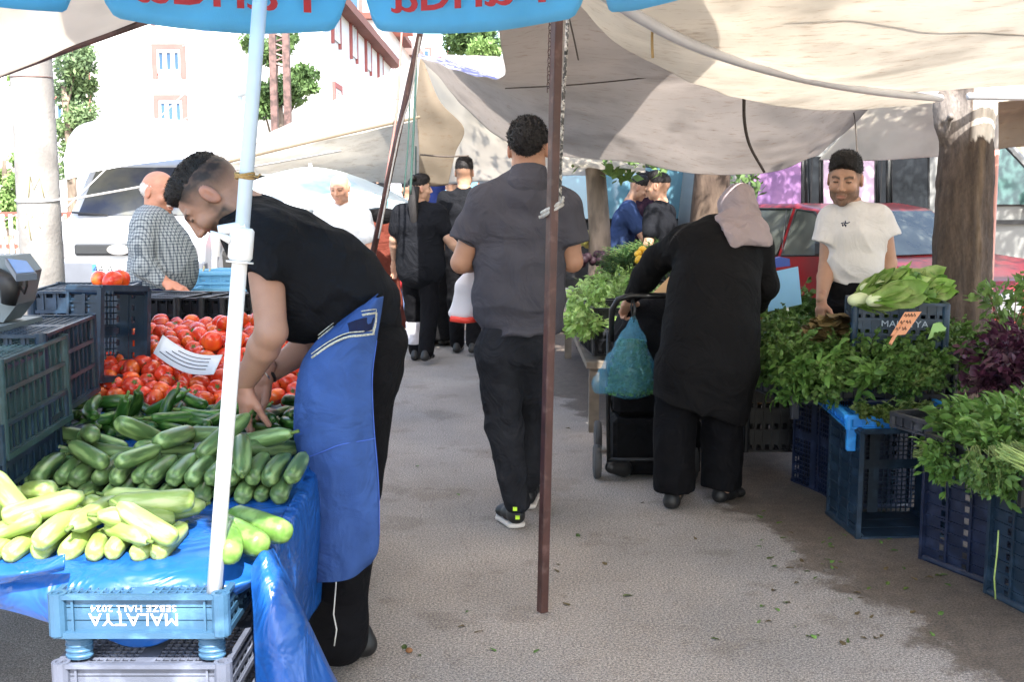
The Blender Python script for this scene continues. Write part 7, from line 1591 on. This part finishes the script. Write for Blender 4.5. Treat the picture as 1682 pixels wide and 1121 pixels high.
    heap(DI, field(34, q, .05, 9, s0=.8, s1=1.05, dz=.0), 'dark feathery dill bunch behind the lettuce', 'dill', 'dill bunches behind the lettuce', rr)
    q = [P(935, 470, 8.3), P(1040, 470, 8.3), P(1030, 445, 9.2), P(940, 445, 9.2)]
    heap(LE, field(10, q, .03, 10, s0=.6, s1=.8, dz=-.05), 'pale cabbage green bunch behind the lettuce field', 'lettuce', 'pale bunches at the back', rr)
    # lemons
    r3 = random.Random(5); lm = mat('lemon_skin', (.75, .42, .03), .4, .08, 30); m = MB(); m.lathe([(.001, -.04), (.012, -.034), (.026, -.018), (.030, 0), (.026, .018), (.012, .034), (.001, .04)], 12); lem = m.build('lemon', lm, None, True); tag(lem, 'yellow lemon in the small heap behind the lettuce', 'lemon', 'lemons behind the lettuce')
    for i in range(24):
        o = lem if i == 0 else dup(lem); o.location = P(1047+r3.random()*44, 434-r3.random()*26-(0 if i < 14 else 4), 8.1+r3.random()*.4); o.rotation_euler = (r3.random()*6, r3.random()*6, 0)
    m = MB(); m.lathe([(.001, -.05), (.035, -.045), (.06, -.01), (.055, .03), (.02, .05), (.001, .05)], 12); eg = m.build('aubergine', mat('aubergine_skin', (.018, .008, .012), .6, spec=.2), None, True); tag(eg, 'dark aubergine on the far table behind the lettuce', 'aubergine', 'aubergines at the back of the middle stall')
    for i in range(26):
        o = eg if i == 0 else dup(eg); o.scale = (.65,)*3; o.location = P(938+r3.random()*75, 434-r3.random()*16, 8.9+r3.random()*.6); o.rotation_euler = (r3.random()*2, r3.random()*6, 0)
    m = MB(); m.lathe([(.001, -.05), (.05, -.04), (.075, 0), (.05, .045), (.001, .05)], 12); me = m.build('melon', mat('melon_skin', (.50, .45, .12), .5, .2, 20), None, True); tag(me, 'yellow melon beside the far tree trunk', 'melon', 'melons beside the trunk')
    for i in range(7):
        o = me if i == 0 else dup(me); o.location = P(932+i*7+r3.random()*3, 400-r3.random()*12, 9.8+.05*i); o.rotation_euler = (i, 0, 0)
    # heads of romaine on the crate
    mr = LM('romaine_leaf', (.16, .30, .05), (.34, .44, .16), trans=.2); mrs = mat('romaine_rib', (.55, .62, .38), .5, .1)
    pr = []
    for k in range(3):
        lv = MB(); r4 = random.Random(70+k)
        for i in range(26):
            a = r4.uniform(0, 6.28); d = Vector((math.cos(a)*.25, 1, math.sin(a)*.25)); p = Vector((math.cos(a)*.018, r4.uniform(-.02, .06), math.sin(a)*.018))
            vs, fs = leaf(align(p, d, a+math.pi/2 if 0 else r4.gauss(0, .4)+a+1.57), r4.uniform(.15, .23), r4.uniform(.07, .10), r4.uniform(-.9, .3), .5, 5); lv.add([v+Vector((r4.gauss(0, .0015), 0, r4.gauss(0, .0025))) for v in vs], fs)
        o = lv.build('romaine_head', mr, None, True); tag(o, 'head of pale romaine lettuce on the dark crate by the tree', 'lettuce', 'romaine heads on the crate')
        out_ = MB()
        for i in range(46):
            a = r4.uniform(0, 6.28); d = Vector((math.cos(a)*.55, 1, math.sin(a)*.55)); p = Vector((math.cos(a)*.045, r4.uniform(.09, .19), math.sin(a)*.04))
            vs, fs = leaf(align(p, d, r4.gauss(0, .6)+a+1.57), r4.uniform(.035, .07), r4.uniform(.025, .05), r4.uniform(-1.2, .8), .5, 4); out_.add([v+Vector((r4.gauss(0, .003), 0, r4.gauss(0, .003))) for v in vs], fs)
        out_.build('leaf_tips', mk, o, True)
        b = Sdf(); b.ell((0, .03, 0), (.032, .06, .032)); b.ell((0, -.01, 0), (.02, .02, .02)); obj('base', *b.mesh(.006), mrs, o); pr.append(o)
    i = 0
    for (u, v, Y, dx) in ((1420, 493, 5.0, 0), (1450, 494, 4.95, .1), (1480, 492, 5.0, .2), (1440, 475, 5.05, .1), (1462, 470, 5.05, 0), (1432, 488, 5.1, .1), (1500, 490, 5.1, .2), (1470, 482, 4.98, .1), (1490, 478, 5.1, .1)):
        o = pr[i] if i < 3 else dup(pr[i % 3]); i += 1; M = align(P(u-16, v, Y), Vector((1, .25+dx, .02+.1*math.sin(i))), i*1.3); o.location = M.translation; o.rotation_euler = M.to_euler()
    # rolled vine leaves
    bm = mat('pickled_leaf', (.17, .12, .045), .7, .4, 25, .004, 60, col2=(.07, .05, .02), c2scale=10); st = MB(); r5 = random.Random(9)
    lv = MB()
    for i in range(120):
        a = r5.uniform(0, 6.28); q = math.sqrt(r5.random()); c = P(1375, 566, 5.2)+Vector((math.cos(a)*q*.15, math.sin(a)*q*.12, .012+.105*(1-q*q)+.003*(i % 7)))
        mm = Matrix.Translation(c) @ Matrix.Rotation(r5.uniform(0, 6), 4, 'Z') @ Matrix.Rotation(r5.uniform(.1, .6)*q+.1, 4, 'X'); g = []
        n = 11
        g = [mm @ Vector((0, 0, .006))]+[mm @ Vector((math.cos(x)*.06*(1+.18*math.cos(5*x)), math.sin(x)*.06*(1+.18*math.cos(5*x)), .010*math.sin(3*x))) for x in np.linspace(0, 6.28, n+1)[:-1]]
        lv.add(g, [(0, 1+j, 1+(j+1) % n) for j in range(n)])
    tag(lv.build('vine_leaves', bm, None, True), 'brown stack of pickled vine leaves under the white t-shirt man', 'vine leaves')
    # signs
    def card(name, label, pts, Y, m, stake=None, sm=None, txt=None):
        A = [P(u, v, Y+dy) for u, v, dy in pts]; nn = (A[1]-A[0]).cross(A[2]-A[1]).normalized(); nn = nn if nn.y < 0 else -nn
        b = MB(); b.add([p for p in A]+[p-nn*.006 for p in A], [(0, 1, 2, 3), (7, 6, 5, 4)]+[(i, (i+1) % 4, (i+1) % 4+4, i+4) for i in range(4)]); o = tag(b.build(name, m), label, 'sign')
        if stake: s = MB(); s.tube([P(*q) for q in stake], .008, 6); s.build('stake', sm, o)
        return o, A, nn
    mo = mat('orange_card', (.58, .27, .15), .7, .08)
    o, A, nn = card('price_sign', 'orange cardboard price sign stuck in the herbs', [(1486, 513, .1), (1514, 512, .12), (1488, 549, 0), (1463, 551, -.02)], 4.75, mo, [(1487, 531, 4.79), (1470, 552, 4.74), (1462, 566, 4.72)], mo)
    w_ = MB(); 
    for j, (a, b) in enumerate((((1490, 520), (1506, 519)), ((1482, 530), (1500, 529)), ((1474, 541), (1490, 540)))):
        p, q = P(a[0], a[1], 4.75), P(b[0], b[1], 4.75)
        f = lambda s: (A[0].lerp(A[3], .2+.3*j)).lerp(A[1].lerp(A[2], .2+.3*j), s)+nn*.002
        for k in range(4): w_.tube([f(.15+.18*k), f(.2+.18*k)+Vector((0, 0, .012)), f(.26+.18*k), f(.2+.18*k)-Vector((0, 0, .005))], .0018, 4)
    w_.build('writing', M_CRD, o, True)
    card('price_sign', 'pale green plastic price card leaning in the herbs', [(1533, 532, .02), (1561, 524, .06), (1552, 545, 0), (1524, 558, -.02)], 4.9, mat('green_card', (.26, .45, .16), .5, .1))
    mbl = mat('pale_blue_card', (.30, .58, .82), .5, .05, trans=.3)
    card('price_sign', 'pale blue blank sign on a white stake behind the woman in black', [(1268, 447, 0), (1311, 438, .02), (1317, 500, .02), (1262, 512, 0)], 5.75, mbl, [(1292, 500, 5.77), (1294, 515, 5.77), (1298, 540, 5.78)], mat('white_paint2', (.75, .75, .72), .5))
    m = MB(); m.prism([(0, 0), (.085, .01), (.08, .05), (.03, .06), (.0, .05)], 0, .06); o = m.build('blue_packet', mat('packet_blue', (.03, .08, .4), .4)); o.location = P(1273, 440, 6.1); tag(o, 'small dark blue packet behind the pale blue sign', 'packet')
    # ---- crates and supports
    cb = mesh_of(crate_mb(.31, .50, .30, 7, 11, 3)); cs = mesh_of(crate_mb(.27, .50, .34, 6, 11, 3)); cw = mesh_of(crate_mb(.40, .45, .36, 9, 11, 3, True, False))
    g1 = 'crates standing on end under the herb stall'
    def stand(label, me, m, u, v, rz, dz=0, h=.50, dx=0, dy=0, rx=90, g=g1):
        p = G(u, v); return place_crate(label, me, m, (p.x+dx, p.y+dy, h/2+dz+.005), (R(rx), 0, R(rz)), g)
    stand('petrol blue crate standing on end below the bright blue tray', cw, M_CR, 1452, 886, 4, h=.45, dy=.38, dx=.07)
    stand('tall navy crate with ribbed side at the left of the herb stall', cb, M_CRB, 1316, 815, 110, h=.50, dx=.08, dy=.12)
    stand('narrow navy crate between the left one and the open petrol crate', cb, M_CRB, 1362, 842, 100, h=.50, dx=.07, dy=.2)
    stand('navy crate second from the right edge under the long leaved greens', cs, M_CRB, 1576, 985, 205, h=.50, dx=.30, dy=.19)
    stand('petrol crate nearest the camera at the right edge', cs, M_CR, 1668, 1046, 195, h=.50, dx=.30, dy=.10)
    for i, (u, v, Y, lb) in enumerate(((1250, 700, 5.9, 'black crate low behind the woman at the herb stall'), (1240, 620, 6.2, 'wooden coloured crate behind the woman at the herb stall'), (1420, 760, 5.3, 'hidden crate behind the open petrol crate'))):
        p = P(u, v, Y); place_crate(lb, cs, (M_CRD, mat('raw_wood', (.28, .16, .08), .8, .2), M_CRD)[i], (p.x, p.y, p.z-.1 if i else .1), (0, 0, R(20*i)), g1)
    # bright blue shallow tray and dusty grey ones
    ty = mesh_of(crate_mb(.46, .60, .045, 8, 10, 1, True, False, .02)); p = P(1455, 702, 4.72)
    tr = place_crate('bright blue shallow tray carrying the herb heap', ty, M_TRAY, (p.x+.03, p.y+.10, .462), (0, 0, R(-4)), 'trays on top of the crates', 'plastic_tray')
    for dx in (-.215, .215):
        f = MB(); f.box((dx-.02, -.30, -.10), (dx+.02, -.272, 0), bev=.004); f.build('foot', M_TRAY, tr)
    for k, (u, v, Y, rz, lb) in enumerate(((1325, 668, 5.05, 14, 'dusty grey tray under the left end of the herb heap'), (1625, 768, 3.98, 20, 'black tray under the greens at the right'), (1700, 800, 3.55, 12, 'black tray cut by the right edge of the picture'))):
        p = P(u, v, Y); tt = place_crate(lb, mesh_of(crate_mb(.36, .52, .05, 7, 9, 1, True, False, .014)), (M_CRGREY, M_CRGREY, M_CRD)[k], (p.x, p.y+.12, .505+.02*(k > 0)), (0, 0, R(rz)), 'trays on top of the crates', 'plastic_tray')
        for dx in (-.165, .165):
            f = MB(); f.box((dx-.018, -.262, -.075), (dx+.018, -.238, 0), bev=.003); f.build('foot', (M_CRGREY, M_CRGREY, M_CRD)[k], tt)
    # crate with the romaine
    c3 = mesh_of(crate_mb(.40, .34, .21, 10, 8, 3, True, True, .012)); p = P(1483, 566, 5.02); o = place_crate('grey blue crate of romaine lettuce in front of the tree', c3, M_CR, (p.x, p.y+.12, p.z-.02), (0, 0, R(-12)), None)
    wt = mat('faded_print', (.35, .42, .5), .7); M = np.array(Matrix.Translation((p.x, p.y+.12, p.z-.02)) @ Matrix.Rotation(R(-12), 4, 'Z')) @ facing((.02, -.180, .12), (0, -1, 0)); text('MALATYA', .042, M, wt, o, 'lettering', .0006, 1.1)
    c4 = mesh_of(crate_mb(.44, .5, .28, 9, 9, 3)); 
    place_crate('crate under the romaine crate, hidden by herbs', c4, M_CRD, (p.x+.02, p.y+.15, p.z-.31), (0, 0, R(-10)), g1)
    # middle stall: black crates under lettuce
    gm = 'black crates under the lettuce stall'; lbs = ('black crate at the front corner of the lettuce stall by the stroller', 'second black crate along the aisle under the lettuce', 'third black crate along the aisle under the lettuce', 'fourth black crate, farthest along the aisle')
    for i, (u, v) in enumerate(((985, 612), (945, 598), (935, 580), (933, 566))):
        p = G(u, v); place_crate(lbs[i], cs, M_CRD, (p.x+.1, p.y+.15, .26), (R(90), 0, R(95)), gm)
    for i in range(4):
        place_crate(('black crate flat under the near lettuce', 'black crate flat under the middle lettuce', 'black crate flat under the far lettuce', 'black crate flat under the dill')[i], c4, M_CRD, (.70+.1*i, 6.9+.65*i, .47), (0, 0, R(5)), gm)
    t = thing('display_table', 'low wooden table under the lettuce and dill', 'table', (1.1, 8, 0)); m = MB(); m.box((.45, 6.55, .40), (1.75, 9.8, .44)); m.build('tabletop', MATS['grey_plank'], t, False, True)
    for x in (.5, 1.7):
        for y in (6.6, 9.7): m = MB(); m.box((x-.03, y-.03, 0), (x+.03, y+.03, .40)); m.build('leg', MATS['grey_plank'], t, False, True)
    for o in RK+PA+DI+LE+BA+SP+WI:
        if 'placed' in o: del o['placed']
        else:
            for c in list(o.children): bpy.data.objects.remove(c)
            bpy.data.objects.remove(o)
    # aisle litter
    r6 = random.Random(12)
    for i in range(110):
        u, v = (r6.uniform(1240, 1560), r6.uniform(840, 1060)) if i < 76 else (r6.uniform(620, 1200), r6.uniform(620, 1100))
        p = G(u, v); b = MB()
        vs, fs = leaf(Matrix.Rotation(r6.uniform(0, 6), 4, 'Z'), r6.uniform(.02, .055), r6.uniform(.008, .022), .5, .4, 2); b.add([v_+Vector((0, 0, .004)) for v_ in vs], fs); o = b.build('fallen_leaf', (mk, mw, mat('dry_leaf', (.10, .07, .03), .8))[i % 3]); o.location = p
        tag(o, 'scrap of leaf dropped on the asphalt of the aisle', 'leaf', 'leaf scraps on the aisle')
    b = MB(); b.lathe([(.001, -.008), (.010, -.004), (.012, .001), (.008, .007), (.001, .009)], 9); o = b.build('apricot_stone', mat('stone_brown', (.22, .10, .04), .7, .3, 90), None, True); o.location = G(672, 1074)+Vector((0, 0, .009)); tag(o, 'small brown fruit stone on the asphalt by the vendor', 'fruit stone')
canopies(); trees(); vehicles(); far(); vegetables(); left_stall(); greens()
# ------------------------------------------------------------------ light
w = bpy.data.worlds.new("World"); scn.world = w; w.use_nodes = True; nt = w.node_tree
bg = nt.nodes['Background']; sky = nt.nodes.new('ShaderNodeTexSky'); sky.sky_type = 'NISHITA'; sky.sun_disc = False
SUN_EL, SUN_AZ = R(50), R(166)      # azimuth of the sun measured clockwise from +Y
sky.sun_elevation = SUN_EL; sky.sun_rotation = SUN_AZ; sky.air_density = 1.2; sky.dust_density = 2.5
nt.links.new(sky.outputs[0], bg.inputs[0]); bg.inputs[1].default_value = .15
ld = bpy.data.lights.new('sun', 'SUN'); lo = bpy.data.objects.new('sun', ld); COL.objects.link(lo)
ld.energy = 3.6; ld.angle = R(.5); ld.color = (1, .96, .9)
sd = Vector((math.sin(SUN_AZ)*math.cos(SUN_EL), math.cos(SUN_AZ)*math.cos(SUN_EL), math.sin(SUN_EL)))
lo.rotation_euler = sd.to_track_quat('Z', 'Y').to_euler(); lo.location = (0, -5, 10)
scn.view_settings.view_transform = 'Standard'; scn.view_settings.look = 'None'; scn.view_settings.exposure = EXPO; scn.view_settings.gamma = 1
scn.cycles.max_bounces = 8; scn.cycles.transparent_max_bounces = 12; scn.cycles.diffuse_bounces = 4
scn.cycles.use_denoising = True
